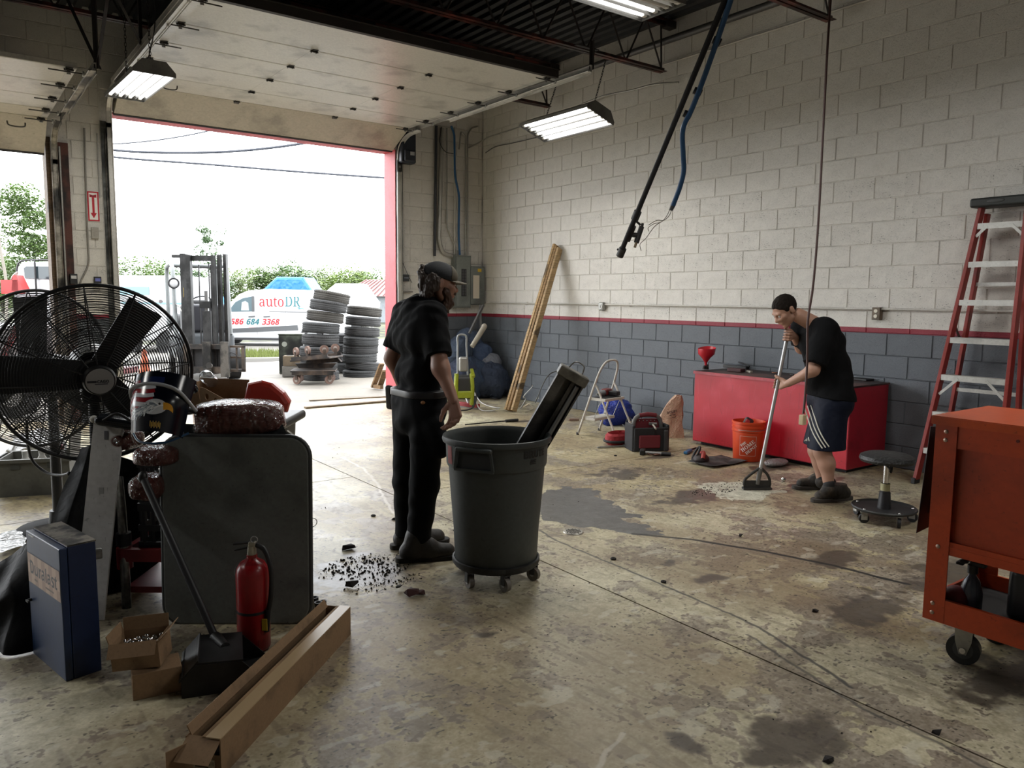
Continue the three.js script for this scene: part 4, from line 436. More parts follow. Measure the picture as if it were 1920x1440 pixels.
{ const w = thing('adjustable_wrench', 'long pale adjustable wrench lying in front of the tool bag', 'wrench', onFloor(1155, 839).setY(.006), -.30); nb().rbox(.3, .014, .024, .005, -.06, .006, 0).build('handle', STEEL, w); nb().ext([[.09, -.03], [.13, -.05], [.19, -.045], [.2, -.03], [.15, -.02], [.14, .005], [.2, .02], [.19, .035], [.12, .035], [.08, .02]], .018, 0, .016, 0, 1.57, 0, 0, .003).build('jaw', STEEL, w);
  const m = thing('sledge_hammer', 'short club hammer lying on the floor before the tool bag', 'hammer', onFloor(1205, 852).setY(.02), -.9); nb().bar(V(0, 0, 0), V(.26, -.002, 0), .015, 10, .017).build('handle', M(.28, .27, .26, { rough: .4, metal: .4 }), m); nb().bar(V(.18, -.002, 0), V(.27, -.002, 0), .019, 10).build('grip', BLACK, m); nb().rbox(.05, .05, .12, .01, 0, .006, 0).build('head', DARKIRON, m);
  const c = thing('rusty_chain', 'small heap of rusty fittings beside the club hammer', 'fittings', onFloor(1232, 853)); for (let i = 0; i < 6; i++) nb().tor(.022, .007, rnd(-.06, .06), .012, rnd(-.04, .04), 1.57 + rnd(-.4, .4), 0, rnd(0, 3), 12).build('link', M(.13, .06, .04, { rough: .7, metal: .3 }), c);
  const bl = thing('blue_handle_tool', 'blue-handled tool lying under the red cabinet edge', 'hand tool', onFloor(1290, 850).setY(.018), .4); nb().rbox(.17, .03, .045, .012, 0, 0, 0).build('handle', M(.03, .14, .3, { rough: .4 }), bl); nb().bar(V(.08, .005, 0), V(.22, .0, .01), .01, 8).build('shaft', DARKIRON, bl);
  const rg = thing('grey_rag', 'crumpled dark grey rag spread beside the orange bucket', 'rag', onFloor(1345, 868)); { const pg = new THREE.PlaneGeometry(.5, .3, 24, 16).rotateX(-Math.PI / 2), q = pg.attributes.position; for (let i = 0; i < q.count; i++) q.setY(i, .012 + .03 * Math.abs(noise3(q.getX(i) * 9, 2, q.getZ(i) * 9)) + .02 * Math.max(0, -q.getZ(i) * 3)); pg.computeVertexNormals(); nb().add(pg).build('cloth', M(.10, .10, .105, { rough: .85, two: true, tx: 'grime' }), rg); }
  const kp = thing('knee_pad', 'black and red knee pad lying on the grey rag', 'knee pad', onFloor(1314, 868).setY(.02), .5); nb().sph(.09, 0, .02, 0, 1.15, .55, .8, 20).build('pad', M(.03, .02, .02, { rough: .6 }), kp); nb().tube([V(-.08, .03, .03), V(0, .075, .02), V(.08, .05, -.02)], .022, 14, 8).build('cap', M(.38, .05, .04, { rough: .5 }), kp); nb().tor(.07, .012, .02, .06, -.05, .5, .3, 0, 24).build('strap', BLACK, kp);
  const cb = tag(nb().tube([[1180, 835], [1172, 815], [1180, 805], [1195, 812]].map(([u, v], i) => onFloor(u, v).setY([.01, .1, .14, .06][i])), .008, 24, 6).build('black_cable', BLACK), 'short loop of black cable hanging out of the tool bag', 'cable');
  const pb = thing('pry_bar', 'long thin pry bar with black handle lying on the floor past the trash can', 'pry bar', onFloor(925, 796).setY(.012), 0); const a = onFloor(872, 799).sub(pb.position), b = onFloor(948, 792).sub(pb.position), e = onFloor(971, 790).sub(pb.position); a.y = b.y = e.y = 0; nb().bar(a, b, .008, 8).build('shaft', DARKIRON, pb); nb().bar(b, e, .017, 10).build('grip', BLACK, pb); pb.position.y = .018;
  const ra = tag(nb().rbox(.13, .03, .035, .008).build('razor_knife', M(.3, .2, .15, { rough: .5, metal: .3 })), 'small pale utility knife on the floor by the ladder foot', 'knife'); ra.position.copy(onFloor(1076, 789).setY(.015)); ra.rotation.y = -.5;
  for (const [i, [u, v, lab]] of [[1545 / 1, 895, 'single silver steel ball on the floor behind the scraper']].entries()) { const o = tag(nb().sph(.02).build('steel_ball', CHROME), lab, 'ball'); o.position.copy(onFloor(1469, 903).setY(.02)); }
  const bt = thing('plastic_wrap', 'crumpled clear plastic wrap on the floor under the red cabinet', 'wrap', onFloor(1455, 873)); nb().sph(.1, 0, .03, 0, 1.5, .35, .8).build('wrap', M(.3, .28, .28, { rough: .2, bump: 'crinkle', bs: .02, bscale: 5 }), bt); }

// ---------------------------------------------------------------- trash can on its dolly, strip light inside it
const CAN = V(-4.62, 0, 6.96);
{ const g = thing('can_dolly', 'round grey wheeled dolly under the trash can', 'dolly', CAN, .3); nb().lathe([[0, .085], [.2, .085], [.225, .09], [.235, .105], [.235, .125], [.225, .128], [.222, .1], [0, .1]]).build('platform', M(.03, .033, .034, { rough: .6, tx: 'grime' }), g);
  for (const [wx, wz] of [[-4.847, 7.012], [-4.707, 7.18], [-4.467, 7.118], [-4.40, 6.86], [-4.72, 6.74]]) { const d = V(wx - CAN.x, 0, wz - CAN.z).applyAxisAngle(V(0, 1, 0), -.3).setLength(.205), c = new THREE.Group(); c.name = 'caster'; c.position.set(d.x, 0, d.z); c.rotation.y = rnd(-.6, .6); g.add(c); nb().cyl(.036, .036, .026, 0, .036, 0, 0, 0, 1.57, 22).build('wheel', M(.25, .23, .20, { rough: .5, tx: 'dirt' }), c); nb().cyl(.012, .012, .034, 0, .036, 0, 0, 0, 1.57, 10).build('hub', GALV, c); nb().box(.004, .05, .03, .018, .06, .0).box(.004, .05, .03, -.018, .06, 0).box(.04, .006, .04, 0, .086, 0).build('fork', M(.05, .05, .05, { rough: .5, metal: .5 }), c); } }
{ const g = thing('trash_can', 'tall round dark grey plastic trash can with lettering near its rim', 'trash can', [CAN.x, .1, CAN.z]), pl = M(.05, .06, .062, { rough: .55, tx: 'dirt', bump: 'bump', bs: .001 }), H = .735;
  nb().lathe([[0, .005], [.213, .005], [.22, .02], [.232, .3], [.244, .555], [.246, .565], [.262, .568], [.266, .58], [.27, H - .035], [.286, H - .033], [.29, H - .02], [.286, H - .002], [.278, H], [.272, H - .006], [.266, H - .03], [.256, .57], [.236, .3], [.214, .03], [0, .03]], 0, 0, 0, 0, 0, 0, 72).build('shell', pl, g);
  const face = Math.atan2(EYE.x - CAN.x, EYE.z - CAN.z); // towards the viewer
  const hAng = face - .42, hg = new THREE.Group(); hg.name = 'handle'; hg.rotation.y = hAng; g.add(hg); nb().ext([[-.1, 0], [.1, 0], [.085, .105], [-.085, .105]], .008, 0, .585, .262).build('handle_pocket', M(.02, .024, .026, { rough: .6 }), hg); nb().beam(V(-.105, .585, .278), V(-.09, .695, .282), .012, .012).beam(V(.105, .585, .278), V(.09, .695, .282), .012, .012).beam(V(-.108, .583, .279), V(.108, .583, .279), .012, .014).rbox(.2, .024, .03, .01, 0, .695, .283).build('handle_rim', pl, hg);
  const pm = printMat(.2, .1, 1400, (x, w, h) => { x.clearRect(0, 0, w, h); x.fillStyle = 'rgba(8,9,11,.95)'; x.font = '900 ' + h * .52 + 'px sans-serif'; x.fillText('BRUTE', w * .02, h * .5); x.fillRect(w * .24, h * .62, w * .2, h * .05); x.fillRect(w * .24, h * .72, w * .2, h * .05); x.fillRect(w * .24, h * .82, w * .2, h * .05); }, { clear: true }); wrapDecal(.2705, .2675, .1, .75, pm, 'lettering', g, .645, face + .88);
  g.scale.y = .932; wrapDecal(.2712, .2678, .1, .2, M(.26, .02, .02, { rough: .6, tx: 'dirt' }), 'red_label', g, .64, face - 1.12); }
{ const a = at(922, 962, 4.27), b = at(1077, 697, 4.12), g = thing('strip_light', 'old grey fluorescent strip light standing slanted in the trash can', 'strip light'); const d = b.clone().sub(a).normalize(), low = a, side = RT.clone().addScaledVector(d, -RT.dot(d)).normalize(), nrm = side.clone().cross(d); const m = new THREE.Matrix4().makeBasis(side, d, nrm); g.quaternion.setFromRotationMatrix(m); g.position.copy(low); const L = low.distanceTo(b), gm = M(.13, .125, .115, { rough: .6, tx: 'grime' });
  if (nrm.dot(FWD) > 0) {} const sgn = nrm.dot(FWD) > 0 ? -1 : 1; nb().box(.155, L, .008, 0, L / 2, 0).box(.05, L, .05, -.052, L / 2, sgn * .022).box(.008, L, .05, .074, L / 2, sgn * .022).box(.02, L, .03, .02, L / 2, sgn * .016).build('housing', gm, g); nb().rbox(.17, .055, .085, .008, 0, L - .02, sgn * .02).build('end_cap', M(.22, .21, .18, { rough: .55, tx: 'grime' }), g); nb().tube([V(-.04, L, 0), V(-.02, L + .05, 0), V(.03, L + .05, 0), V(.045, L, 0)], .004, 20, 5).build('hanging_wire', STEEL, g); nb().bar(V(.05, .04, sgn * .03), V(.05, L - .06, sgn * .03), .013, 10).build('tube', M(.2, .2, .19, { rough: .3 }), g); nb().tube([V(-.06, L - .02, 0), V(-.11, L - .08, .0), V(-.1, L - .25, 0)], .003, 18, 5).build('loose_wire', STEEL, g); }

// ---------------------------------------------------------------- rolling stool
{ const p = onFloor(1656, 975), g = thing('rolling_stool', 'round black mechanic stool with chrome post on a round wheeled base', 'stool', p, .4); nb().lathe([[0, .075], [.19, .075], [.205, .08], [.212, .092], [.206, .1], [.19, .088], [0, .084]]).build('base_tray', M(.02, .021, .023, { rough: .5, tx: 'dirt' }), g);
  for (let i = 0; i < 5; i++) { const a = i * 1.2566, c = new THREE.Group(); c.name = 'caster'; c.position.set(Math.cos(a) * .185, 0, Math.sin(a) * .185); c.rotation.y = -a + 1; g.add(c); nb().cyl(.033, .033, .022, 0, .033, 0, 0, 0, 1.57, 20).build('wheel', BLACK, c); nb().box(.003, .05, .04, .015, .05, 0).box(.003, .05, .04, -.015, .05, 0).box(.033, .004, .045, 0, .075, 0).build('fork', GALV, c); nb().sph(.01, 0, .092, 0).build('bolt', CHROME, c); }
  nb().cyl(.035, .045, .12, 0, .14, 0).build('post_base', BLACK, g); nb().cyl(.03, .03, .07, 0, .225, 0).build('post_sleeve', M(.03, .03, .032, { rough: .4 }), g); nb().cyl(.0308, .0308, .05, 0, .235, 0).build('post_label', M(.4, .37, .2, { rough: .5 }), g); nb().cyl(.019, .019, .17, 0, .33, 0).build('gas_post', CHROME, g);
  nb().lathe([[0, .41], [.12, .405], [.168, .412], [.178, .43], [.172, .452], [.14, .466], [0, .468]]).build('seat', M(.018, .019, .02, { rough: .5, bump: 'crinkle', bs: .006, bscale: 3 }), g); nb().rbox(.2, .012, .12, .004, 0, .405, 0).bar(V(-.06, .4, 0), V(-.16, .395, .03), .006, 6).build('seat_plate', DARKIRON, g); nb().tube([V(.05, .41, 0), V(.09, .36, .01), V(.11, .32, .02), V(.14, .36, .02), V(.15, .4, .01)], .01, 20, 6).build('torn_cover', BLACKM, g); }

// ---------------------------------------------------------------- orange tool cart
{ const c0 = onFloor(1731, 1157, .175), X0 = c0.x, Z0 = c0.z, H = onPlane(1757, 784, c0, V(c0.x, 0, c0.z + 1)).y, L = .95, W = .5; const g = thing('tool_cart', 'orange steel tool cart on casters with open lower shelf', 'tool cart', [X0, 0, Z0]), or = M(.50, .058, .008, { rough: .38, tx: 'dirt' }), B0 = .175, MID = B0 + .32;
  const post = (x, z) => nb().box(.075, H - B0, .006, x + (x ? -.0375 : .0375), (H + B0) / 2, z).box(.006, H - B0, .085, x, (H + B0) / 2, z + (z ? -.04 : .04)).build('corner_post', or, g); for (const x of [0, W]) for (const z of [0, L]) post(x, z);
  nb().box(W + .03, .012, L + .03, W / 2, H + .006, L / 2).box(W + .03, .03, .004, W / 2, H - .008, -.014).box(.004, .03, L + .03, -.014, H - .008, L / 2).build('top_lid', M(.56, .08, .014, { rough: .3, tx: 'dirt' }), g);
  nb().box(.02, .11, L, .012, H - .06, L / 2).build('upper_rail', or, g); nb().box(.02, H - MID - .11, L - .14, .03, (H - .1 + MID) / 2, L / 2).build('drawer_panel', M(.44, .05, .008, { rough: .45, tx: 'dirt' }), g); nb().box(.02, .055, L, .012, MID - .0, L / 2).build('middle_rail', or, g); nb().box(W, .012, L, W / 2, MID, L / 2).build('middle_shelf', or, g); nb().box(W, H - MID, .012, W / 2, (H + MID) / 2, .01).build('side_panel', or, g); nb().box(W, H - MID, .012, W / 2, (H + MID) / 2, L - .01).build('side_panel', or, g); nb().box(.012, H - MID, L, W - .01, (H + MID) / 2, L / 2).build('back_panel', or, g);
  nb().box(.02, .10, L, .008, B0 + .05, L / 2).build('lower_rail', or, g); nb().box(W, .01, L, W / 2, B0 + .03, L / 2).build('lower_shelf', M(.05, .05, .052, { rough: .7 }), g); nb().box(W, .09, .012, W / 2, B0 + .05, .006).build('lower_end', or, g); nb().box(.012, .1, L, W, B0 + .05, L / 2).build('lower_back', or, g);
  for (const [y, z] of [[H - .05, .04], [H - .085, .04], [MID, .04], [B0 + .075, .035], [B0 + .035, .035]]) nb().sph(.009, -.004, y, z, .5, 1, 1, 12).build('bolt', M(.5, .35, .28, { rough: .3, metal: .6 }), g); for (const [y, z] of [[H - .05, .3], [H - .065, .36], [H - .06, .43], [H - .09, .36]]) nb().cyl(.006, .006, .004, -.0, y, z, 0, 0, 1.57, 10).build('hole', M(.12, .015, .005, { rough: .7 }), g);
  for (const [x, z] of [[.09, .13], [W - .08, .13], [.09, L - .1], [W - .08, L - .1]]) { const c = new THREE.Group(); c.name = 'caster'; c.position.set(x, 0, z); c.rotation.y = x < .2 ? .25 : .6; g.add(c); nb().cyl(.063, .063, .042, 0, .063, 0, 0, 0, 1.57, 30).build('wheel', M(.013, .014, .015, { rough: .5 }), c); nb().cyl(.038, .038, .044, 0, .063, 0, 0, 0, 1.57, 20).build('rim', M(.04, .04, .042, { rough: .5 }), c); for (const s of [-1, 1]) nb().ext([[-.035, .17], [.035, .17], [.03, .1], [.014, .045], [-.014, .045], [-.03, .1]], .004, s * .028 + (s < 0 ? 0 : -.004), 0, 0, 0, 1.57, 0).build('fork', M(.42, .42, .40, { rough: .35, metal: .7, tx: 'dirt' }), c); nb().cyl(.012, .012, .07, 0, .063, 0, 0, 0, 1.57, 12).build('axle_nut', CHROME, c); nb().box(.08, .006, .08, 0, .173, 0).build('mount_plate', GALV, c); }
  // things on the lower shelf
  const s = (x, y, z) => [X0 + x, B0 + .035 + y, Z0 + z]; const bt = thing('blow_torch_bottle', 'clear-shouldered bottle with black pump head on the cart lower shelf', 'bottle', s(.12, 0, .13)); nb().lathe([[0, 0], [.04, 0], [.043, .01], [.043, .09], [.03, .14], [.014, .165], [.014, .18], [0, .18]]).build('body', M(.06, .07, .09, { rough: .25 }), bt); nb().cyl(.02, .02, .035, 0, .19, 0).rbox(.03, .02, .06, .006, 0, .215, .02).build('pump_head', BLACK, bt);
  const rb = tag(nb().sph(.055, 0, .055, 0).build('red_bulb', M(.13, .02, .025, { rough: .6 })), 'dark red rubber bulb on the cart lower shelf near the post', 'bulb'); rb.position.set(...s(.09, 0, .085));
  const bx = thing('tool_case', 'large black moulded tool case on the cart lower shelf', 'tool case', s(.28, 0, .55)); nb().rbox(.3, .24, .6, .04, 0, .122, 0).build('shell', M(.008, .009, .011, { rough: .4 }), bx); nb().rbox(.02, .05, .16, .008, -.155, .12, .0).build('latch', M(.02, .02, .024, { rough: .5 }), bx); nb().tube([V(-.155, .2, -.12), V(-.185, .2, -.1), V(-.185, .2, .1), V(-.155, .2, .12)], .01, 16, 6).build('handle', BLACK, bx);
  const cl = thing('green_cap_spray', 'dark spray can with mint green band on the cart lower shelf', 'spray can', s(.06, 0, .50)); nb().cyl(.033, .033, .06, 0, .03, 0).cyl(.026, .033, .02, 0, .075, 0).build('can', M(.02, .022, .024, { rough: .4 }), cl); nb().cyl(.0338, .0338, .02, 0, .04, 0).build('band', M(.05, .35, .25, { rough: .5 }), cl);
  const wk = thing('wire_brush_rack', 'bundle of dark sockets hanging at the back of the cart shelf', 'sockets', s(.1, .2, .06)); for (let i = 0; i < 5; i++) nb().rbox(.05, .012, .03, .004, rnd(-.02, .04), i * .016, rnd(-.01, .04), 0, rnd(-.5, .5), 0).build('socket_strip', M(.03, .03, .03, { rough: .5, metal: .4 }), wk);
  // black rubber mud flap and panel hanging behind the cart
  const f = thing('mud_flap', 'tall black rubber sheet leaning against the far end of the orange cart', 'rubber sheet'); const p0 = at(1724, 795, 3.72), zz = Z0 - .05, ct = (u, v) => onZ(u, v, zz); const q = [ct(1762, 800), ct(1745, 800), ct(1718, 1000), ct(1748, 985)]; nb().hull([...q, ...q.map((k) => k.clone().add(V(.01, 0, -.006)))]).build('sheet', M(.006, .006, .007, { rough: .6 }), f); const q2 = [ct(1764, 795), ct(1752, 795), ct(1722, 960), ct(1748, 955)].map((k) => k.add(V(0, 0, .03))); nb().hull([...q2, ...q2.map((k) => k.clone().add(V(.02, 0, -.004)))]).build('sheet', M(.004, .004, .005, { rough: .5 }), f); }

// ---------------------------------------------------------------- floor scraper
const SCR = { top: at(1478, 622, 5.98), bot: onFloor(1419, 918).setY(.03) };
{ const g = thing('floor_scraper', 'floor scraper with long silver handle and dark forked blade', 'scraper'), neck = SCR.bot.clone().lerp(SCR.top, .115); nb().bar(neck, SCR.top, .0145, 14).build('handle', M(.5, .5, .5, { rough: .35, metal: .6 }), g); const s = onFloor(1441, 916).sub(onFloor(1393, 916)).setY(0).normalize(), iron = M(.05, .047, .043, { rough: .6, metal: .4, tx: 'dirt' }), e = (k, y) => SCR.bot.clone().addScaledVector(s, k).setY(y);
  for (const k of [-1, 1]) nb().tube([neck.clone().add(V(0, .01, 0)), neck.clone().lerp(e(k * .09, .07), .45).addScaledVector(s, k * .025), e(k * .1, .08), e(k * .105, .035)], .011, 20, 8).build('fork_arm', iron, g); nb().bar(neck.clone().lerp(SCR.bot, .9), neck, .017, 10, .02).build('socket', M(.16, .15, .14, { rough: .5, metal: .4 }), g); nb().beam(e(-.11, .045), e(.11, .045), .012, .06).beam(e(-.115, .012), e(.115, .012), .05, .014).build('blade', M(.03, .028, .026, { rough: .7, tx: 'dirt' }), g); }
// dirt scraped off the floor: fragments
function debris(name, label, cat, c, n, rx, rz, s0, s1, mt, kind) { const o = nb(), r = rng(c.x * 977 + n | 0); for (let i = 0; i < n; i++) { const a = r() * 6.28, d = Math.sqrt(r()), s = mix(s0, s1, r() ** 5); o.put(new THREE.DodecahedronGeometry(s, 0), c.x + Math.cos(a) * d * rx + (r() - .5) * rx * .4, s * .3, c.z + Math.sin(a) * d * rz, r() * 3, r() * 3, r() * 3, 1, .35, .8); } const m = o.build(name, mt); tag(m, label, cat, null, 'stuff'); return m; }
const crud = M(.025, .02, .018, { rough: .85, tx: 'dirt' });
debris('scraped_grease', 'black crumbs of scraped grease strewn by the standing man boots', 'debris', onFloor(690, 1062), 1100, .26, .2, .001, .010, crud); debris('scraped_grease', 'loose black crumbs of dirt swept beside the wheeled trash can', 'debris', onFloor(720, 1095), 360, .22, .08, .001, .009, crud); debris('scraped_grease', 'black crumbs of dirt around the scraper blade', 'debris', onFloor(1360, 915), 500, .42, .12, .001, .008, crud); debris('floor_grit', 'fine dark grit scattered over the open floor', 'debris', V(-4.2, 0, 8.3), 500, 2.4, 1.6, .0012, .0045, crud); debris('floor_grit', 'fine dark grit scattered near the doorway floor', 'debris', V(-3.4, 0, 4.6), 300, 1.8, 2.0, .0015, .006, crud);
[[654, 1030, .045, 'flat black lump of dirt farthest from the boots'], [662, 1101, .035, 'angular dark clod beside the crumbs of grease'], [772, 1117, .04, 'dark reddish clod lying on the open floor, larger of two touching'], [787, 1115, .032, 'dark reddish clod lying against a slightly bigger one'], [746, 1106, .03, 'small dark clod between the crumbs and the trash can'], [1150, 1049, .016, 'small black nut lying between the trash can and the floor crack'], [1389, 1006, .02, 'black bolt lying near the crack in the floor'], [1530, 1147, .02, 'small black bolt lying before the orange cart'], [1555, 1428, .02, 'black flat scrap lying on the front floor'], [1757, 1375, .018, 'torn black scrap with pale edge on the front floor'], [1244, 1092, .014, 'dark washer lying on the cut floor joint'], [700, 968, .016, 'dark nut lying behind the standing man'], [740, 975, .022, 'black lump behind the standing man heel'], [1154, 855, .014, 'small dark nut on the floor before the tool bag'], [600, 1137, .02, 'black ring lying beside the folding table']].forEach(([u, v, s, lab], i) => { const p = onFloor(u, v), b = nb(); if (/nut|washer|ring/.test(lab)) b.put(new THREE.TorusGeometry(s * .75, s * .35, 6, 12), 0, s * .35, 0, 1.57, 0, 0); else { const pts = []; const r = rng(i * 31 + 3); for (let k = 0; k < 14; k++) pts.push(V((r() - .5) * 2 * s, r() * s * .9, (r() - .5) * 1.5 * s)); b.hull(pts); } const o = tag(b.build('floor_scrap', /red/.test(lab) ? M(.06, .02, .018, { rough: .8 }) : crud), lab, 'scrap', 'scraps on the floor'); o.position.copy(p); });
// ---------------------------------------------------------------- smooth bodies: distance fields meshed with surface nets
const smin = (a, b, k) => { const h = Math.max(k - Math.abs(a - b), 0) / k; return Math.min(a, b) - h * h * k * 0.25; };
function capD(p, x, y, z) { const bx = p[3] - p[0], by = p[4] - p[1], bz = p[5] - p[2], px = x - p[0], py = y - p[1], pz = z - p[2], t = clamp((px * bx + py * by + pz * bz) / (bx * bx + by * by + bz * bz + 1e-12)); return Math.hypot(px - t * bx, py - t * by, pz - t * bz) - (p[6] + (p[7] - p[6]) * t); }
const cap = (a, b, ra, rb = ra) => [a.x, a.y, a.z, b.x, b.y, b.z, ra, rb];
function field(prims, k, o = {}) {   // prims: capsules, optionally with .clip = [point, dir]; o.clip: half-spaces; o.noise(x,y,z)
  return (x, y, z) => { let d = 9; for (const p of prims) { let q = p.f ? p.f(x, y, z) : capD(p, x, y, z) - (o.grow ?? 0); if (p.clip) q = Math.max(q, (x - p.clip[0].x) * p.clip[1].x + (y - p.clip[0].y) * p.clip[1].y + (z - p.clip[0].z) * p.clip[1].z); d = d === 9 ? q : smin(d, q, p.k ?? k); } if (o.noise && d < .06) d += o.noise(x, y, z); for (const c of o.clip ?? []) d = Math.max(d, (x - c[0].x) * c[1].x + (y - c[0].y) * c[1].y + (z - c[0].z) * c[1].z); return d; };
}
function boundsOf(prims, pad) { const b = new THREE.Box3(); for (const p of prims) { if (p.box) { b.union(p.box); continue; } for (const i of [0, 3]) { const r = Math.max(p[6], p[7]); b.expandByPoint(V(p[i] - r, p[i + 1] - r, p[i + 2] - r)); b.expandByPoint(V(p[i] + r, p[i + 1] + r, p[i + 2] + r)); } } return b.expandByScalar(pad); }
function netMesh(f, box, h) {
  const n = box.getSize(V()).divideScalar(h).ceil().addScalar(2), nx = n.x, ny = n.y, nz = n.z, g = new Float32Array(nx * ny * nz), id = (i, j, k) => i + nx * (j + ny * k), o = box.min;
  // coarse pass skips cells far from the surface
  const S = 4, far = new Uint8Array(Math.ceil(nx / S) * Math.ceil(ny / S) * Math.ceil(nz / S)), fx = Math.ceil(nx / S), fy = Math.ceil(ny / S); let q = 0;
  for (let k = 0; k < nz; k += S) for (let j = 0; j < ny; j += S) for (let i = 0; i < nx; i += S) { const d = f(o.x + (i + S / 2) * h, o.y + (j + S / 2) * h, o.z + (k + S / 2) * h), lim = h * S * 1.25 + .02; const val = Math.abs(d) > lim ? d : null; for (let c = k; c < Math.min(nz, k + S); c++) for (let b = j; b < Math.min(ny, j + S); b++) for (let a = i; a < Math.min(nx, i + S); a++) g[id(a, b, c)] = val ?? f(o.x + a * h, o.y + b * h, o.z + c * h); }
  const vi = new Int32Array(nx * ny * nz).fill(-1), P = [], I = [];
  for (let k = 0; k < nz - 1; k++) for (let j = 0; j < ny - 1; j++) for (let i = 0; i < nx - 1; i++) {
    let sx = 0, sy = 0, sz = 0, c = 0; const base = id(i, j, k), v = [g[base], g[base + 1], g[base + nx], g[base + nx + 1], g[base + nx * ny], g[base + nx * ny + 1], g[base + nx * ny + nx], g[base + nx * ny + nx + 1]]; let m = 0; for (let e = 0; e < 8; e++) if (v[e] < 0) m++; if (!m || m === 8) continue;
    for (const [a, b] of EDG) if ((v[a] < 0) !== (v[b] < 0)) { const t = v[a] / (v[a] - v[b]); sx += (a & 1) + t * ((b & 1) - (a & 1)); sy += ((a >> 1) & 1) + t * (((b >> 1) & 1) - ((a >> 1) & 1)); sz += (a >> 2) + t * ((b >> 2) - (a >> 2)); c++; }
    vi[base] = P.length / 3; P.push(o.x + (i + sx / c) * h, o.y + (j + sy / c) * h, o.z + (k + sz / c) * h);
  }
  const quad = (a, b, c, d, fl) => { if (a < 0 || b < 0 || c < 0 || d < 0) return; fl ? I.push(a, c, b, a, d, c) : I.push(a, b, c, a, c, d); };
  for (let k = 1; k < nz - 1; k++) for (let j = 1; j < ny - 1; j++) for (let i = 1; i < nx - 1; i++) { const b = id(i, j, k), s = g[b] < 0; if (s !== g[b + 1] < 0) quad(vi[id(i, j - 1, k - 1)], vi[id(i, j, k - 1)], vi[b], vi[id(i, j - 1, k)], !s); if (s !== g[b + nx] < 0) quad(vi[id(i - 1, j, k - 1)], vi[id(i - 1, j, k)], vi[b], vi[id(i, j, k - 1)], !s); if (s !== g[b + nx * ny] < 0) quad(vi[id(i - 1, j - 1, k)], vi[id(i, j - 1, k)], vi[b], vi[id(i - 1, j, k)], !s); }
  const G = new THREE.BufferGeometry(); G.setAttribute('position', new THREE.Float32BufferAttribute(P, 3)); G.setIndex(I);
  const N = new Float32Array(P.length), e = h * .5; for (let i = 0; i < P.length; i += 3) { const x = P[i], y = P[i + 1], z = P[i + 2], a = f(x + e, y, z) - f(x - e, y, z), b = f(x, y + e, z) - f(x, y - e, z), c = f(x, y, z + e) - f(x, y, z - e), l = Math.hypot(a, b, c) || 1; N[i] = a / l; N[i + 1] = b / l; N[i + 2] = c / l; } G.setAttribute('normal', new THREE.BufferAttribute(N, 3)); return G;
}
const EDG = [[0, 1], [2, 3], [4, 5], [6, 7], [0, 2], [1, 3], [4, 6], [5, 7], [0, 4], [1, 5], [2, 6], [3, 7]];
const soft = (prims, k, h, o = {}) => netMesh(field(prims, k, o), boundsOf(prims, (o.grow ?? 0) + .03), h);
const ell = (c, rx, ry, rz, X, Y, Z) => ({ f: (x, y, z) => { const dx = x - c.x, dy = y - c.y, dz = z - c.z, a = (dx * X.x + dy * X.y + dz * X.z) / rx, b = (dx * Y.x + dy * Y.y + dz * Y.z) / ry, e = (dx * Z.x + dy * Z.y + dz * Z.z) / rz, l = Math.hypot(a, b, e), m = Math.hypot(a / rx, b / ry, e / rz); return l < 1e-6 ? -Math.min(rx, ry, rz) : l * (l - 1) / m; }, box: new THREE.Box3().setFromCenterAndSize(c, V(2, 2, 2).multiplyScalar(Math.max(rx, ry, rz))) });
// head: local frame X right, Y up, Z face; returns skin geometry
function headGeo(c, X, Y, Z, s = 1) {
  const L = (x, y, z) => c.clone().addScaledVector(X, x * s).addScaledVector(Y, y * s).addScaledVector(Z, z * s), E = (x, y, z, a, b, d) => ell(L(x, y, z), a * s, b * s, d * s, X, Y, Z), C = (a, b, r, q) => cap(L(...a), L(...b), r * s, (q ?? r) * s);
  const pr = [E(0, .03, -.012, .076, .09, .097), E(0, -.025, .03, .062, .085, .064), C([-.042, -.06, .005], [0, -.098, .06], .026, .022), C([.042, -.06, .005], [0, -.098, .06], .026, .022), C([0, .014, .086], [0, -.02, .111], .009, .0125), C([-.012, -.024, .1], [.012, -.024, .1], .009), C([-.034, .026, .08], [.034, .026, .08], .012), C([-.045, -.012, .064], [-.03, -.02, .075], .02), C([.045, -.012, .064], [.03, -.02, .075], .02), C([-.02, -.05, .089], [.02, -.05, .089], .0075), C([-.016, -.062, .087], [.016, -.062, .087], .0085)];
  for (const sx of [-1, 1]) { pr.push(E(sx * .078, 0, -.012, .008, .031, .018), C([sx * .082, .018, -.022], [sx * .084, -.02, -.016], .006)); }
  const f = field(pr.map((q, i) => (i > 10 ? Object.assign(q, { k: .008 }) : q)), .018 * s), eye = [-1, 1].map((q) => L(q * .031, .007, .1)), g = (x, y, z) => { let d = f(x, y, z); for (const e of eye) { const q = Math.hypot(x - e.x, y - e.y, z - e.z) - .0145 * s; d = -smin(-d, q, .012); } const lip = L(0, -.056, .105), w = Math.abs((x - lip.x) * Y.x + (y - lip.y) * Y.y + (z - lip.z) * Y.z); if (w < .004 && Math.hypot(x - lip.x, y - lip.y, z - lip.z) < .028) d += (.004 - w) * .6; return d; };
  return [netMesh(g, new THREE.Box3().setFromCenterAndSize(c, V(.3, .34, .3)), .0034), [-1, 1].map((q) => L(q * .031, .0065, .0815)), L];
}
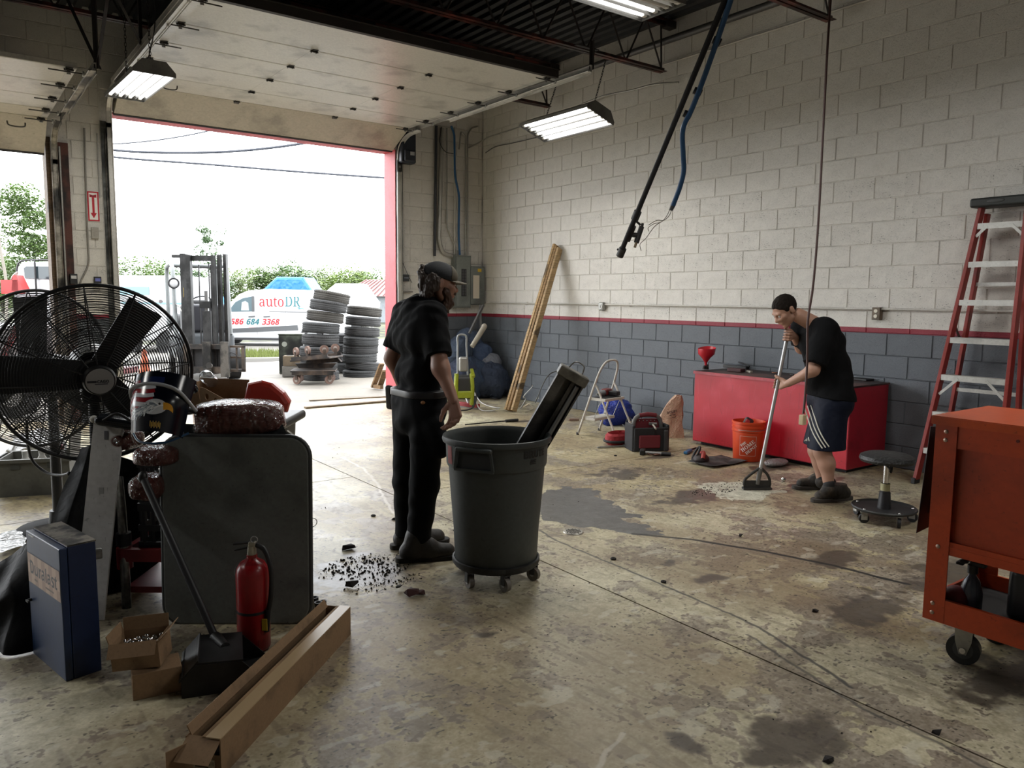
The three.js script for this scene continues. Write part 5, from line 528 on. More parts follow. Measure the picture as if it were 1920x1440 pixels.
// open relaxed hand: w wrist, F finger direction, Nn palm normal (fingers curl towards it), Tdir side of the thumb
function handPrims(w, F, Nn, Td, curl, s = 1) { const out = [], A = (f, n, t) => w.clone().addScaledVector(F, f * s).addScaledVector(Nn, n * s).addScaledVector(Td, t * s); const kn = [[.088, .028], [.092, .009], [.088, -.01], [.08, -.027]], len = [[.042, .026, .02], [.046, .029, .021], [.043, .027, .02], [.034, .02, .018]];
  for (let i = 0; i < 4; i++) { out.push(cap(A(0, 0, kn[i][1] * .55), A(kn[i][0], 0, kn[i][1]), .0145, .0125)); let p = A(kn[i][0], 0, kn[i][1]), a = 0; for (let j = 0; j < 3; j++) { a += curl[j] * (1 + (i - 1) * .12); const d = F.clone().multiplyScalar(Math.cos(a)).addScaledVector(Nn, Math.sin(a)).addScaledVector(Td, (1.5 - i) * .05), q = p.clone().addScaledVector(d.normalize(), len[i][j] * s); const c = cap(p, q, [.0098, .0088, .008][j] * s, [.0088, .008, .0068][j] * s); c.k = .006; out.push(c); p = q; } }
  let p = A(.02, .006, .026), q = A(.055, .018, .048), r = A(.085, .03, .052), e = A(.108, .04, .05); out.push(cap(p, q, .016, .013), cap(q, r, .0115, .0105)); const tip = cap(r, e, .0105, .0085); tip.k = .006; out.push(tip); return out; }
// hand closed round a bar: C on the axis, A axis, S from the bar towards the palm, W wrist
function gripPrims(C, A, S, W, dir) { const T = A.clone().cross(S).normalize().multiplyScalar(dir), out = [], P = (o, a, r = .0265) => C.clone().addScaledVector(A, o).addScaledVector(S, r * Math.cos(a)).addScaledVector(T, r * Math.sin(a)); for (let i = 0; i < 4; i++) { const o = .032 - i * .0215; let p = P(o, .1, .034); out.push(cap(W, p, .02, .0135)); for (let j = 1; j <= 4; j++) { const q = P(o - .002 * j, .1 + j * 1.02, .026), c = cap(p, q, .0105 - j * .0005, .0098 - j * .0005); c.k = .005; out.push(c); p = q; } } let p = P(.03, -.2, .036); for (let j = 1; j <= 3; j++) { const q = P(.038 + j * .005, -.2 - j * .75, .028), c = cap(p, q, .0125 - j * .0008, .0115 - j * .0008); c.k = .006; out.push(c); p = q; } out.push(cap(W, P(.035, -.2, .036), .019, .014)); return out; }
const trace = (f, u, v, t0, off = .003) => { const r = ray(u, v), l = r.length(); let t = t0; for (let i = 0; i < 80; i++) { const p = along(r, t), d = f(p.x, p.y, p.z); t += (d - off) / l * .8; if (Math.abs(d - off) < 3e-4) break; if (t > t0 + 1.2) { t = t0 + .5; break; } } return along(r, t); };
function wear(parent, name, geo, mat, label) { const o = nb().add(geo).build(name, mat, parent, label); return o; }
const local = (g, o) => { o.position.sub(g.position); return o; };
const skin1 = M(.30, .155, .105, { rough: .5, bump: 'bump', bs: .0004 }), skin2 = M(.42, .235, .165, { rough: .5, bump: 'bump', bs: .0004 }), hairD = M(.012, .0085, .0065, { rough: .8, specularIntensity: .3, bump: 'fold', bs: .004, bscale: 14 });
const blackTee = M(.005, .0052, .006, { rough: .85, specularIntensity: .25, bump: 'fold', bs: .006, bscale: 3 }), blackWork = M(.005, .0054, .0065, { rough: .8, specularIntensity: .25, bump: 'fold', bs: .006, bscale: 2.4 });
const UY = V(0, 1, 0);
function bootGeo(heel, toe, ankle, wid, sole) { const d = toe.clone().sub(heel).setY(0).normalize(), up = (p, y) => p.clone().setY(y), m = heel.clone().lerp(toe, .45), pr = [cap(up(heel, .055), up(m, .055), .045 * wid, .047 * wid), cap(up(m, .05), up(toe, .042).addScaledVector(d, -.04), .048 * wid, .043 * wid), cap(up(m, .085), up(heel, .13).addScaledVector(d, .045), .042 * wid, .048 * wid), cap(up(heel, .06).addScaledVector(d, .03), ankle, .05 * wid, .05 * wid)]; return [pr, sole]; }
function soleMesh(parent, heel, toe, wid, mat, h = .028) { const d = toe.clone().sub(heel).setY(0), L = d.length() + .1; d.normalize(); const sh = new THREE.Shape(); const w = .047 * wid; sh.moveTo(-w * .7, 0); sh.bezierCurveTo(-w * .9, L * .3, -w * 1.15, L * .6, -w, L * .82); sh.bezierCurveTo(-w * .7, L * 1.02, w * .7, L * 1.02, w, L * .82); sh.bezierCurveTo(w * 1.05, L * .6, w * .85, L * .3, w * .7, 0); sh.bezierCurveTo(w * .5, -w * .5, -w * .5, -w * .5, -w * .7, 0); const b = nb().ext(sh, h, 0, 0, 0, -Math.PI / 2, 0, 0, .004); const o = b.build('boot_sole', mat, parent); o.position.copy(heel.clone().setY(0).addScaledVector(d, -.05)); o.rotation.y = Math.atan2(d.x, d.z) + Math.PI; return o; }

// ---------------------------------------------------------------- standing man with cap, seen from behind
{ const g = thing('person', 'bearded man in cap, black T-shirt and black work trousers standing beside the trash can', 'person'); const J = (u, v, d) => at(u, v, d);
  const th = 35 * Math.PI / 180, r2 = RT.clone().setY(0).normalize(), a2 = FWD.clone().setY(0).normalize(), FV = r2.clone().multiplyScalar(Math.cos(th)).addScaledVector(a2, Math.sin(th)), RV = r2.clone().multiplyScalar(Math.sin(th)).addScaledVector(a2, -Math.cos(th));
  const lat = (p, h, r, s = r) => cap(p.clone().addScaledVector(RV, -h), p.clone().addScaledVector(RV, h), r, s);
  const neck = J(802, 560, 4.52), chest = J(785, 632, 4.52), waist = J(786, 700, 4.52), pel = J(785, 760, 4.52), sh = J(783, 588, 4.52), sR = sh.clone().addScaledVector(RV, .16).add(V(0, .0, 0)).addScaledVector(FV, .015), sL = sh.clone().addScaledVector(RV, -.155), eR = J(826, 690, 4.32), wR = J(851, 752, 4.28), eL = J(736, 672, 4.70), wL = J(752, 722, 4.74), hR = J(800, 778, 4.43), hL = J(768, 778, 4.60), kR = J(796, 905, 4.41), kL = J(763, 900, 4.61), aR = J(782, 1020, 4.43), aL = J(762, 1002, 4.64);
  const torso = [lat(sh, .12, .056), lat(chest, .07, .11), lat(chest.clone().lerp(sh, .55).addScaledVector(FV, .01), .09, .094), lat(waist, .065, .103), lat(pel, .072, .112)];
  const armR = [cap(sR, eR, .056, .044), cap(eR, wR, .045, .029)], armL = [cap(sL, eL, .056, .044), cap(eL, wL, .045, .029)], legR = [cap(hR, kR, .088, .062), cap(kR, aR, .064, .042)], legL = [cap(hL, kL, .088, .062), cap(kL, aL, .064, .042)];
  const body = soft([...torso.map((p) => { const q = p.slice(); q[6] -= .015; q[7] -= .015; return q; }), cap(neck.clone().add(V(0, -.03, 0)), neck.clone().add(V(0, .09, 0)).addScaledVector(FV, .03), .062, .056), ...armR, ...armL, ...legR.map((p) => { const q = p.slice(); q[6] -= .02; q[7] -= .02; return q; }), ...legL.map((p) => { const q = p.slice(); q[6] -= .02; q[7] -= .02; return q; })], .045, .012);
  const hz = FV.clone().applyAxisAngle(UY, -.22).addScaledVector(UY, -.16).normalize(), hx = hz.clone().cross(UY).normalize(), hy = hx.clone().cross(hz).normalize(), hc = J(823, 532, 4.50); const [hg, eyes, L] = headGeo(hc, hx, hy, hz, 1.0);
  const hF = J(856, 800, 4.26).sub(wR).normalize(), nn = RV.clone().multiplyScalar(-.55).addScaledVector(FV, -.6).addScaledVector(hF, -.0).normalize(), hn = nn.addScaledVector(hF, -nn.dot(hF)).normalize(), ht = hF.clone().cross(hn).normalize(); if (ht.dot(FV) < 0) ht.negate();
  const hand = soft(handPrims(wR, hF, hn, r2.clone().multiplyScalar(-.75).addScaledVector(FV, .3).addScaledVector(hF, 0).normalize(), [.45, .6, .4]), .014, .0036), hand2 = soft(handPrims(wL, V(0, -1, 0).addScaledVector(FV, .4).normalize(), RV.clone(), FV.clone(), [.4, .5, .4]), .014, .004);
  nb().add(body).add(hg).add(hand).add(hand2).build('body', skin1, g, 'tanned skin of forearms, neck and face'); for (const e of eyes) nb().sph(.0115, e.x, e.y, e.z).build('eye', M(.5, .48, .45, { rough: .2 }), g);
  // shirt with sleeves, folds on the back
  const sl = (s, e, k) => { const q = cap(s, e, .064, .063), m = s.clone().lerp(e, k); q.clip = [m, e.clone().sub(s).normalize()]; return q; }; const foldN = (x, y, z) => .004 * noise3(x * 9 + y * 5, y * 9, z * 9 - y * 4) + .0022 * Math.sin((y * 1.5 + (x - z) * 1.6) * 34 + noise3(x * 6, y * 6, z * 6) * 5);
  const shirtP = [...torso, sl(sR, eR, .78), sl(sL, eL, .78), cap(sh.clone().lerp(neck, .2), neck.clone().add(V(0, -.02, 0)), .09, .068)], shirtF = field(shirtP, .05, { grow: .012, noise: foldN, clip: [[J(785, 738, 4.52), V(0, -1, 0)], [neck.clone().add(V(0, .012, 0)), V(0, 1, 0).addScaledVector(FV, .35).normalize()]] }); wear(g, 'tshirt', netMesh(shirtF, boundsOf(shirtP, .05), .0095), blackTee, 'black T-shirt');
  const pantN = (x, y, z) => .004 * noise3(x * 12, y * 7, z * 12) + .0025 * Math.sin(y * 40 + noise3(x * 7, y * 5, z * 7) * 6); const pocket = J(826, 838, 4.36);
  const pantP = [lat(pel, .078, .122), lat(pel.clone().add(V(0, .05, 0)), .075, .112), cap(hR, kR, .098, .079), cap(kR, aR.clone().add(V(0, -.03, 0)), .079, .064), cap(hL, kL, .096, .076), cap(kL, aL.clone().add(V(0, -.03, 0)), .076, .062), cap(J(788, 785, 4.5).addScaledVector(FV, -.045), J(778, 785, 4.58).addScaledVector(FV, -.045), .09), cap(J(814, 800, 4.36), pocket, .055, .06)]; wear(g, 'trousers', netMesh(field(pantP, .03, { grow: .004, noise: pantN, clip: [[J(785, 732, 4.52), V(0, 1, 0)], [V(0, .075, 0), V(0, -1, 0)]] }), boundsOf(pantP, .05), .0095), blackWork, 'black work trousers');
  wear(g, 'belt', soft([lat(pel.clone().add(V(0, .055, 0)), .078, .124), lat(pel.clone().add(V(0, .1, 0)), .078, .122)], .04, .009, { clip: [[J(785, 728, 4.52), V(0, 1, 0)], [J(785, 741, 4.52), V(0, -1, 0)]] }), M(.014, .014, .016, { rough: .4 }), 'grey-black belt');
  const pf = field(pantP, .03, { grow: .004 }); { const p = trace(pf, 793, 755, 4.2, .004); nb().sph(.013, p.x, p.y, p.z, 1, .8, 1, 10).build('label_patch', M(.3, .14, .05, { rough: .7 }), g); const h = J(731, 745, 4.66); nb().rbox(.035, .15, .05, .014, h.x, h.y, h.z, .1, .4, .14).build('holster', M(.02, .019, .019, { rough: .6 }), g); }
  for (const [hl, te, an] of [[onFloor(764, 1052), onFloor(842, 1046), aR], [onFloor(752, 1027), onFloor(806, 1020), aL]]) { const d = te.clone().sub(hl).setY(0).normalize(), t2 = hl.clone().addScaledVector(d, .27), [pr] = bootGeo(hl, t2, an.clone().setY(.17), 1.08); wear(g, 'boot', netMesh(field(pr, .03, { clip: [[V(0, .02, 0), V(0, -1, 0)]] }), boundsOf(pr, .02), .008), M(.022, .018, .015, { rough: .6, tx: 'dirt', bump: 'fold', bs: .003, bscale: 6 }), 'dark leather work boot'); soleMesh(g, hl, t2, 1.08, M(.035, .028, .022, { rough: .8, tx: 'grime' })); }
  // cap, hair, beard
  const capP = [ell(L(0, .045, -.008), .088, .083, .108, hx, hy, hz)]; wear(g, 'cap_crown', netMesh(field(capP, .01, { clip: [[L(0, .028, 0), hy.clone().multiplyScalar(-1).addScaledVector(hz, -.12).normalize()]] }), boundsOf(capP, .02), .005), M(.010, .011, .014, { rough: .8, bump: 'cloth', bscale: 4 }), 'black baseball cap'); const fr = [ell(L(0, .047, .006), .086, .08, .1, hx, hy, hz)]; wear(g, 'cap_front', netMesh(field(fr, .01, { clip: [[L(0, .03, 0), hy.clone().multiplyScalar(-1)], [L(0, 0, .045), hz.clone().multiplyScalar(-1)]], grow: 0 }), boundsOf(fr, .02), .005), M(.075, .062, .04, { rough: .8, bump: 'cloth', bscale: 4 }), 'khaki cap front');
  const brim = { f: (x, y, z) => { const dx = x - hc.x, dy = y - hc.y, dz = z - hc.z, a = dx * hx.x + dy * hx.y + dz * hx.z, b = dx * hy.x + dy * hy.y + dz * hy.z, c = dx * hz.x + dy * hz.y + dz * hz.z; const yy = .036 - a * a * 3.2 - (c - .08) * .1; return Math.max(Math.abs(b - yy) - .0035, Math.hypot(a / .078, (c - .085) / .082) - 1, .04 - c) * .6; }, box: new THREE.Box3().setFromCenterAndSize(L(0, .03, .1), V(.3, .16, .3)) }; wear(g, 'cap_brim', netMesh(field([brim], .01), brim.box, .005), M(.10, .082, .055, { rough: .8 }), 'khaki curved brim');
  const hairN = (x, y, z) => .008 * noise3(x * 60, y * 45, z * 60) + .006 * noise3(x * 140, y * 90, z * 140); const hairP = [cap(L(-.05, .02, -.06), L(.05, .02, -.06), .036), cap(L(-.055, -.03, -.07), L(.055, -.03, -.07), .031), cap(L(-.05, -.07, -.068), L(.05, -.07, -.068), .027), cap(L(.068, .02, -.03), L(.07, -.03, -.035), .02), cap(L(-.068, .02, -.03), L(-.07, -.03, -.035), .02), cap(L(0, .075, -.115), L(.01, .045, -.12), .02), cap(L(0, -.085, -.09), L(0, -.1, -.1), .015), cap(L(.02, .02, -.11), L(.02, -.03, -.105), .02)]; wear(g, 'hair', netMesh(field(hairP, .03, { noise: hairN }), boundsOf(hairP, .03), .0045), M(.035, .022, .016, { rough: .6 }), 'dark wavy hair curling out under the cap');
  const beardP = [cap(L(-.055, -.045, .03), L(-.02, -.1, .07), .026), cap(L(.055, -.045, .03), L(.02, -.1, .07), .026), cap(L(0, -.105, .06), L(0, -.15, .062), .038, .024), cap(L(-.03, -.11, .05), L(.03, -.11, .05), .034), cap(L(-.025, -.042, .098), L(.025, -.042, .098), .008)]; wear(g, 'beard', netMesh(field(beardP, .02, { noise: hairN }), boundsOf(beardP, .03), .0045), M(.06, .028, .016, { rough: .65 }), 'full reddish-brown beard'); }

// ---------------------------------------------------------------- stooping man pushing the scraper
{ const g = thing('person', 'man in black T-shirt and navy shorts stooping over a floor scraper', 'person'); const J = (u, v, d) => at(u, v, d);
  const r2 = RT.clone().setY(0).normalize(), a2 = FWD.clone().setY(0).normalize(), th = .12, FV = r2.clone().multiplyScalar(-Math.cos(th)).addScaledVector(a2, -Math.sin(th)), RV = a2.clone().multiplyScalar(Math.cos(th)).addScaledVector(r2, -Math.sin(th)); const lat = (p, h, r, s = r) => cap(p.clone().addScaledVector(RV, -h), p.clone().addScaledVector(RV, h), r, s);
  const D = 5.95, sh = J(1530, 612, D), chest = J(1541, 642, D), mid = J(1552, 680, D), waist = J(1557, 712, D), pel = J(1556, 752, D), neck = J(1512, 596, D), sL = sh.clone().addScaledVector(RV, -.165).add(V(0, -.02, 0)), sR = sh.clone().addScaledVector(RV, .165).add(V(0, -.01, 0)).addScaledVector(FV, .03);
  const ax = SCR.top.clone().sub(SCR.bot).normalize(), onH = (v) => { let lo = 0, hi = 1; for (let i = 0; i < 30; i++) { const m = (lo + hi) / 2, p = SCR.bot.clone().lerp(SCR.top, m), q = p.sub(EYE), vv = 720 - FOCAL * q.dot(UPV) / q.dot(FWD); vv > v ? lo = m : hi = m; } return SCR.bot.clone().lerp(SCR.top, lo); }; const cL = onH(718), cR = onH(628);
  const perp = (v) => v.clone().addScaledVector(ax, -v.dot(ax)).normalize(), eL = J(1524, 694, 5.76), eR = J(1503, 652, 6.16), SL = perp(eL.clone().sub(cL)), SR2 = perp(eR.clone().sub(cR)), wL = cL.clone().addScaledVector(SL, .095).add(V(0, .012, 0)), wR = cR.clone().addScaledVector(SR2, .09);
  const hL = J(1555, 772, 5.86), hR = J(1550, 772, 6.04), kL = J(1541, 846, 5.82), kR = J(1531, 845, 6.02), aL = J(1554, 912, 5.80), aR = J(1541, 905, 6.03);
  const torso = [lat(sh, .12, .06), lat(chest, .08, .118), lat(mid, .07, .116), lat(waist, .075, .118), lat(pel, .08, .125)];
  const thin = (p, e) => { const q = p.slice(); q[6] -= e; q[7] -= e; return q; };
  const body = soft([...torso.map((p) => thin(p, .015)), cap(sh.clone().lerp(neck, .4), neck.clone().addScaledVector(FV, .07).add(V(0, .02, 0)), .062, .056), cap(sL, eL, .054, .043), cap(eL, wL, .045, .028), cap(sR, eR, .054, .043), cap(eR, wR, .044, .028), cap(hL, kL, .085, .06), cap(kL, kL.clone().lerp(aL, .35).addScaledVector(FV, -.018), .056, .058), cap(kL.clone().lerp(aL, .35).addScaledVector(FV, -.018), aL, .056, .036), cap(hR, kR, .085, .06), cap(kR, kR.clone().lerp(aR, .35).addScaledVector(FV, -.018), .056, .058), cap(kR.clone().lerp(aR, .35).addScaledVector(FV, -.018), aR, .056, .036)], .04, .011);
  const hz = FV.clone().multiplyScalar(.78).addScaledVector(UY, -.66).addScaledVector(a2, -.12).normalize(), hx = hz.clone().cross(UY).normalize(), hy = hx.clone().cross(hz).normalize(), hc = J(1472, 582, D); const [hg, eyes, L] = headGeo(hc, hx, hy, hz, .98);
  const gl = soft(gripPrims(cL, ax, SL, wL, 1), .012, .0038), gr = soft(gripPrims(cR, ax, SR2, wR, -1), .012, .0038);
  nb().add(body).add(hg).add(gl).add(gr).build('body', skin2, g, 'bare forearms, calves and lowered face'); for (const e of eyes) nb().sph(.0112, e.x, e.y, e.z).build('eye', M(.5, .48, .45, { rough: .2 }), g);
  const hn = (x, y, z) => .0022 * noise3(x * 110, y * 110, z * 110), hp = [ell(L(0, .032, -.014), .0785, .0925, .0995, hx, hy, hz)]; wear(g, 'hair', netMesh(field(hp, .01, { noise: (x, y, z) => { const dx = x - hc.x, dy = y - hc.y, dz = z - hc.z, a = dx * hx.x + dy * hx.y + dz * hx.z, b = dx * hy.x + dy * hy.y + dz * hy.z, c = dx * hz.x + dy * hz.y + dz * hz.z, line = c > .02 ? .012 + (c - .02) * 1.25 : c > -.03 ? .012 + (.02 - c) * .2 : -.055; return hn(x, y, z) + Math.max(0, line - b + .012 * noise3(x * 70, y * 70, z * 70)) * .5; } }), boundsOf(hp, .02), .0045), hairD, 'short dark hair');
  const sl = (s, e, k) => { const q = cap(s, e, .076, .074), m = s.clone().lerp(e, k); q.clip = [m, e.clone().sub(s).normalize()]; return q; }; const foldN = (x, y, z) => .008 * noise3(x * 9, y * 9, z * 9) + .003 * Math.sin(y * 30 + x * 22);
  const sp = [...torso, sl(sL, eL, .86), sl(sR, eR, .86), lat(pel.clone().add(V(0, .03, 0)), .08, .12), cap(chest.clone().addScaledVector(FV, .03), waist.clone().addScaledVector(FV, .05), .11, .105)]; wear(g, 'tshirt', netMesh(field(sp, .05, { grow: .012, noise: foldN, clip: [[J(1555, 746, D), V(0, -1, 0).addScaledVector(FV, .1).normalize()], [neck.clone().add(V(0, .02, 0)).addScaledVector(FV, -.005), FV.clone().addScaledVector(UY, .75).normalize()]] }), boundsOf(sp, .05), .0095), blackTee, 'black T-shirt hanging loose');
  const hemL = J(1545, 842, 5.84), hemR = J(1533, 842, 6.03), shp = [lat(pel, .085, .13), cap(hL, hemL.clone().add(V(0, -.05, 0)).addScaledVector(FV, -.0), .112, .128), cap(hR, hemR.clone().add(V(0, -.05, 0)).addScaledVector(FV, .0), .11, .122), cap(hL.clone().addScaledVector(FV, -.04), hemL.clone().addScaledVector(FV, -.07), .09, .09)], sf = field(shp, .03, { grow: .004, noise: (x, y, z) => .007 * noise3(x * 11, y * 3, z * 11), clip: [[hemL, V(0, -1, 0)], [J(1555, 728, D), V(0, 1, 0)]] }); wear(g, 'shorts', netMesh(sf, boundsOf(shp, .05), .0095), M(.005, .0075, .019, { rough: .6, specularIntensity: .35, bump: 'fold', bs: .005, bscale: 3 }), 'navy sports shorts');
  const white = M(.6, .58, .5, { rough: .6 }); for (let s = 0; s < 3; s++) { const pts = [[1513, 763], [1520, 785], [1527, 806], [1537, 826], [1547, 841]].map(([u, v]) => trace(sf, u + s * 6.2 - 5, v - s * 1.5, 5.4, .002)); nb().tube(pts, .0052, 30, 5).build('side_stripe', white, g); }
  { for (let s = 0; s < 3; s++) { const a = trace(sf, 1509 + s * 4.2, 827, 5.4, .002), b = trace(sf, 1511.5 + s * 2.2, 827 - (s + 1) * 2.4, 5.4, .002); if (a.distanceTo(b) < .08) nb().bar(a, b, .0045, 5).build('leg_emblem', white, g); } const a = trace(sf, 1508, 829.5, 5.4, .002), b = trace(sf, 1521, 829.5, 5.4, .002); if (a.distanceTo(b) < .12) nb().bar(a, b, .002, 5).build('lettering_line', white, g); }
  for (const [hl, te, an] of [[onFloor(1583, 937), onFloor(1508, 943), aL], [onFloor(1556, 918), onFloor(1492, 916), aR]]) { const d = te.clone().sub(hl).setY(0).normalize(), t2 = hl.clone().addScaledVector(d, .26), [pr] = bootGeo(hl, t2, an.clone().setY(.1), 1.0); wear(g, 'shoe', netMesh(field(pr, .03, { clip: [[V(0, .018, 0), V(0, -1, 0)], [V(0, .13, 0), V(0, 1, 0)]] }), boundsOf(pr, .02), .008), M(.10, .08, .062, { rough: .75, tx: 'grime', bump: 'fold', bs: .003, bscale: 6 }), 'worn brown sneaker'); soleMesh(g, hl, t2, .98, M(.05, .043, .037, { rough: .8 })); const sk = [cap(an.clone().setY(.09), an.clone().setY(.14), .045, .042)]; wear(g, 'sock', netMesh(field(sk, .01), boundsOf(sk, .01), .008), BLACKM, 'short black sock'); } }
// ---------------------------------------------------------------- clutter on the left
const CAMTURN = Math.atan2(-FWD.x, -FWD.z), toward = V(-FWD.x, 0, -FWD.z).normalize(), rightH = RT.clone().setY(0).normalize();
const card = M(.30, .19, .105, { rough: .8, tx: 'dirt', scale: 2 }), cardIn = card;
// long open carton lying on the floor
{ const far = onFloor(657, 1189), near = onFloor(431, 1440), d = near.clone().sub(far).setY(0).normalize(), L = 1.06, s = V(d.z, 0, -d.x); if (s.dot(rightH) > 0) s.negate(); const W = .115, H = .125, g = thing('long_carton', 'long narrow cardboard carton split open along its top on the front floor', 'carton', far.clone().addScaledVector(s, W / 2), Math.atan2(d.x, d.z)); const sx = Math.sign(s.dot(V(Math.cos(g.rotation.y), 0, -Math.sin(g.rotation.y))));
  nb().box(W, .004, L, 0, .002, L / 2).build('bottom', card, g); nb().box(.004, H, L, -sx * W / 2, H / 2, L / 2).build('side', card, g); nb().box(.004, H, L, sx * W / 2, H / 2, L / 2).build('side', card, g); nb().box(W, H, .004, 0, H / 2, 0).build('end', card, g); nb().box(W * .55, .004, L - .01, -sx * W * .225, H, L / 2, 0, 0, 0).build('flap', M(.34, .215, .115, { rough: .75, tx: 'dirt', scale: 2 }), g, 'brown top flap'); nb().box(W * .3, .004, L - .02, sx * W * .46, H + .014, L / 2, 0, 0, sx * 1.1).build('flap', card, g); nb().box(W * .9, .05, L - .03, 0, .05, L / 2).build('black_fill', BLACKM, g, 'black block inside');  // solid black block fills the carton under the flaps
  nb().box(W * 1.0, .003, .09, 0, H * .82, L + .03, .5).box(.003, H * .8, .09, sx * W / 2, H * .5, L + .035, 0, sx * .5, 0).build('torn_end_flap', cardIn, g); nb().box(W * .96, H * .55, .003, 0, H * .28, L - .005).build('end', card, g); nb().box(.05, .004, L, -sx * W * .3, H + .0025, L / 2).build('packing_tape', M(.42, .3, .17, { rough: .35 }), g); decal(.075, .035, printMat(.075, .035, 1600, (x, w, h) => { x.fillStyle = '#b8a98c'; x.fillRect(0, 0, w, h); x.fillStyle = '#2a2018'; for (let i = 0; i < 16; i++) x.fillRect(w * (.08 + i * .055), h * .2, w * (i % 3 ? .014 : .03), h * .35); x.fillRect(w * .1, h * .68, w * .6, h * .1); }), 'shipping_label', g, new THREE.Matrix4().makeTranslation(0, H * .3, L + .0005)); }
// blue steel cabinet with brand label
{ const A = V(-6.722, 0, 6.58), Bc = V(-6.642, 0, 6.936), W = A.distanceTo(Bc), D = .134, H = .535, g = thing('blue_cabinet', 'small blue steel wall cabinet with a faded printed door label standing on the floor', 'cabinet', A.clone().lerp(Bc, .5), Math.atan2(-(Bc.z - A.z), Bc.x - A.x)); // local x from A to B, +z outwards
  const bl = M(.006, .022, .085, { rough: .42, tx: 'dirt' }); nb().rbox(W, H, D - .032, .004, 0, H / 2, -D / 2 - .014).build('body', bl, g); nb().rbox(W + .002, H - .006, .028, .004, 0, H / 2 - .002, -.014).build('door', M(.012, .034, .105, { rough: .4, tx: 'dirt' }), g); nb().box(W, .006, D - .03, 0, H + .001, -D / 2 - .015).build('top_dust', M(.24, .22, .19, { rough: .9, tx: 'grime', scale: 3 }), g, 'dusty top');
  decal(W * .97, .125, printMat(.36, .125, 2000, (x, w, h) => { x.fillStyle = '#b9a596'; x.fillRect(0, 0, w, h); const r = rng(4); for (let i = 0; i < 9; i++) for (let j = 0; j < 3; j++) { x.fillStyle = (i + j) % 2 ? '#c0aa9a' : '#ab9486'; x.fillRect(i * w / 9, j * h / 3, w / 9 + 1, h / 3 + 1); } x.fillStyle = '#55555a'; x.font = 'bold ' + h * .62 + 'px sans-serif'; x.fillText('Duralast', w * .06, h * .66, w * .86); x.fillStyle = '#7a6f68'; x.fillRect(w * .2, h * .78, w * .1, h * .07); x.fillRect(w * .55, h * .8, w * .25, h * .06); x.strokeStyle = '#8f8278'; x.lineWidth = 3; x.strokeRect(2, 2, w - 4, h - 4); }), 'printed_label', g, new THREE.Matrix4().makeTranslation(0, H - .155, .0012)); nb().cyl(.006, .006, .02, -W * .44, H * .45, .01, 1.57).box(.03, .008, .006, -W * .40, H * .455, .02).build('latch', DARKIRON, g); nb().box(.055, .003, .012, -W * .3, H - .012, .0).build('worn_edge', M(.5, .5, .5, { rough: .5 }), g); }
// tall white panel leaning behind it
{ const b0 = onFloor(194, 1165), g = thing('metal_sheet', 'tall narrow white metal panel leaning between the fan and the cart', 'panel'); const q = [at(176, 786, 3.62), at(231, 798, 3.62), b0.clone().setY(.005), at(136, 1150, depthOf(b0)).setY(.005)], n = q[1].clone().sub(q[0]).cross(q[3].clone().sub(q[0])).normalize().multiplyScalar(.012); nb().hull([...q, ...q.map((p) => p.clone().add(n))]).build('sheet', M(.60, .61, .62, { rough: .5, tx: 'dirt' }), g); const c = (u, v) => { const r = ray(u, v), N = q[1].clone().sub(q[0]).cross(q[3].clone().sub(q[0])); return along(r, q[0].clone().sub(EYE).dot(N) / r.dot(N)); }, pl = (u0, v0, u1, v1, m, name) => { const z = n.clone().normalize(), s = z.dot(FWD) > 0 ? -1 : 1, pts = [c(u0, v0), c(u1, v0), c(u1, v1), c(u0, v1)]; nb().hull([...pts.map((p) => p.clone().addScaledVector(z, s * .001)), ...pts.map((p) => p.clone().addScaledVector(z, s * .003))]).build(name, m, g); }; pl(196, 808, 203, 824, M(.1, .1, .11, { rough: .5 }), 'square_sticker'); pl(186, 914, 195, 926, M(.32, .32, .31, { rough: .7 }), 'faint_stamp'); const k = at(184, 1038, 3.3); nb().rbox(.03, .045, .025, .006, k.x, k.y, k.z).build('latch', GALV, g); nb().sph(.018, q[0].x + .0, q[0].y, q[0].z).build('corner_roller', M(.5, .48, .44, { rough: .5 }), g); }
// black tarpaulins
function sheet(name, label, pts, mt, amp, seed, cat = 'tarpaulin') { // pts: grid rows of points
  const R = pts.length, C = pts[0].length, N = 5, P = []; const S = (r, c) => { const r0 = Math.min(R - 2, Math.floor(r)), c0 = Math.min(C - 2, Math.floor(c)), a = pts[r0][c0].clone().lerp(pts[r0][c0 + 1], c - c0), b = pts[r0 + 1][c0].clone().lerp(pts[r0 + 1][c0 + 1], c - c0); return a.lerp(b, r - r0); }; const nr = (R - 1) * N * 2, nc = (C - 1) * N * 2, I = [];
  for (let i = 0; i <= nr; i++) for (let j = 0; j <= nc; j++) { const p = S(i / nr * (R - 1), j / nc * (C - 1)); p.addScaledVector(toward, amp * noise3(p.x * 9 + seed, p.y * 7, p.z * 9)); p.y = Math.max(.004, p.y + amp * .5 * noise3(p.x * 8, p.z * 8 + seed, p.y * 8)); P.push(p.x, p.y, p.z); } for (let i = 0; i < nr; i++) for (let j = 0; j < nc; j++) { const a = i * (nc + 1) + j; I.push(a, a + nc + 1, a + 1, a + 1, a + nc + 1, a + nc + 2); } const g = new THREE.BufferGeometry(); g.setAttribute('position', new THREE.Float32BufferAttribute(P, 3)); g.setIndex(I); g.computeVertexNormals(); return tag(nb().add(g).build(name, mt), label, cat); }
const tarpMat = M(.004, .0045, .0055, { rough: .6, specularIntensity: .3, two: true, bump: 'crinkle', bs: .004, bscale: 1.5 });
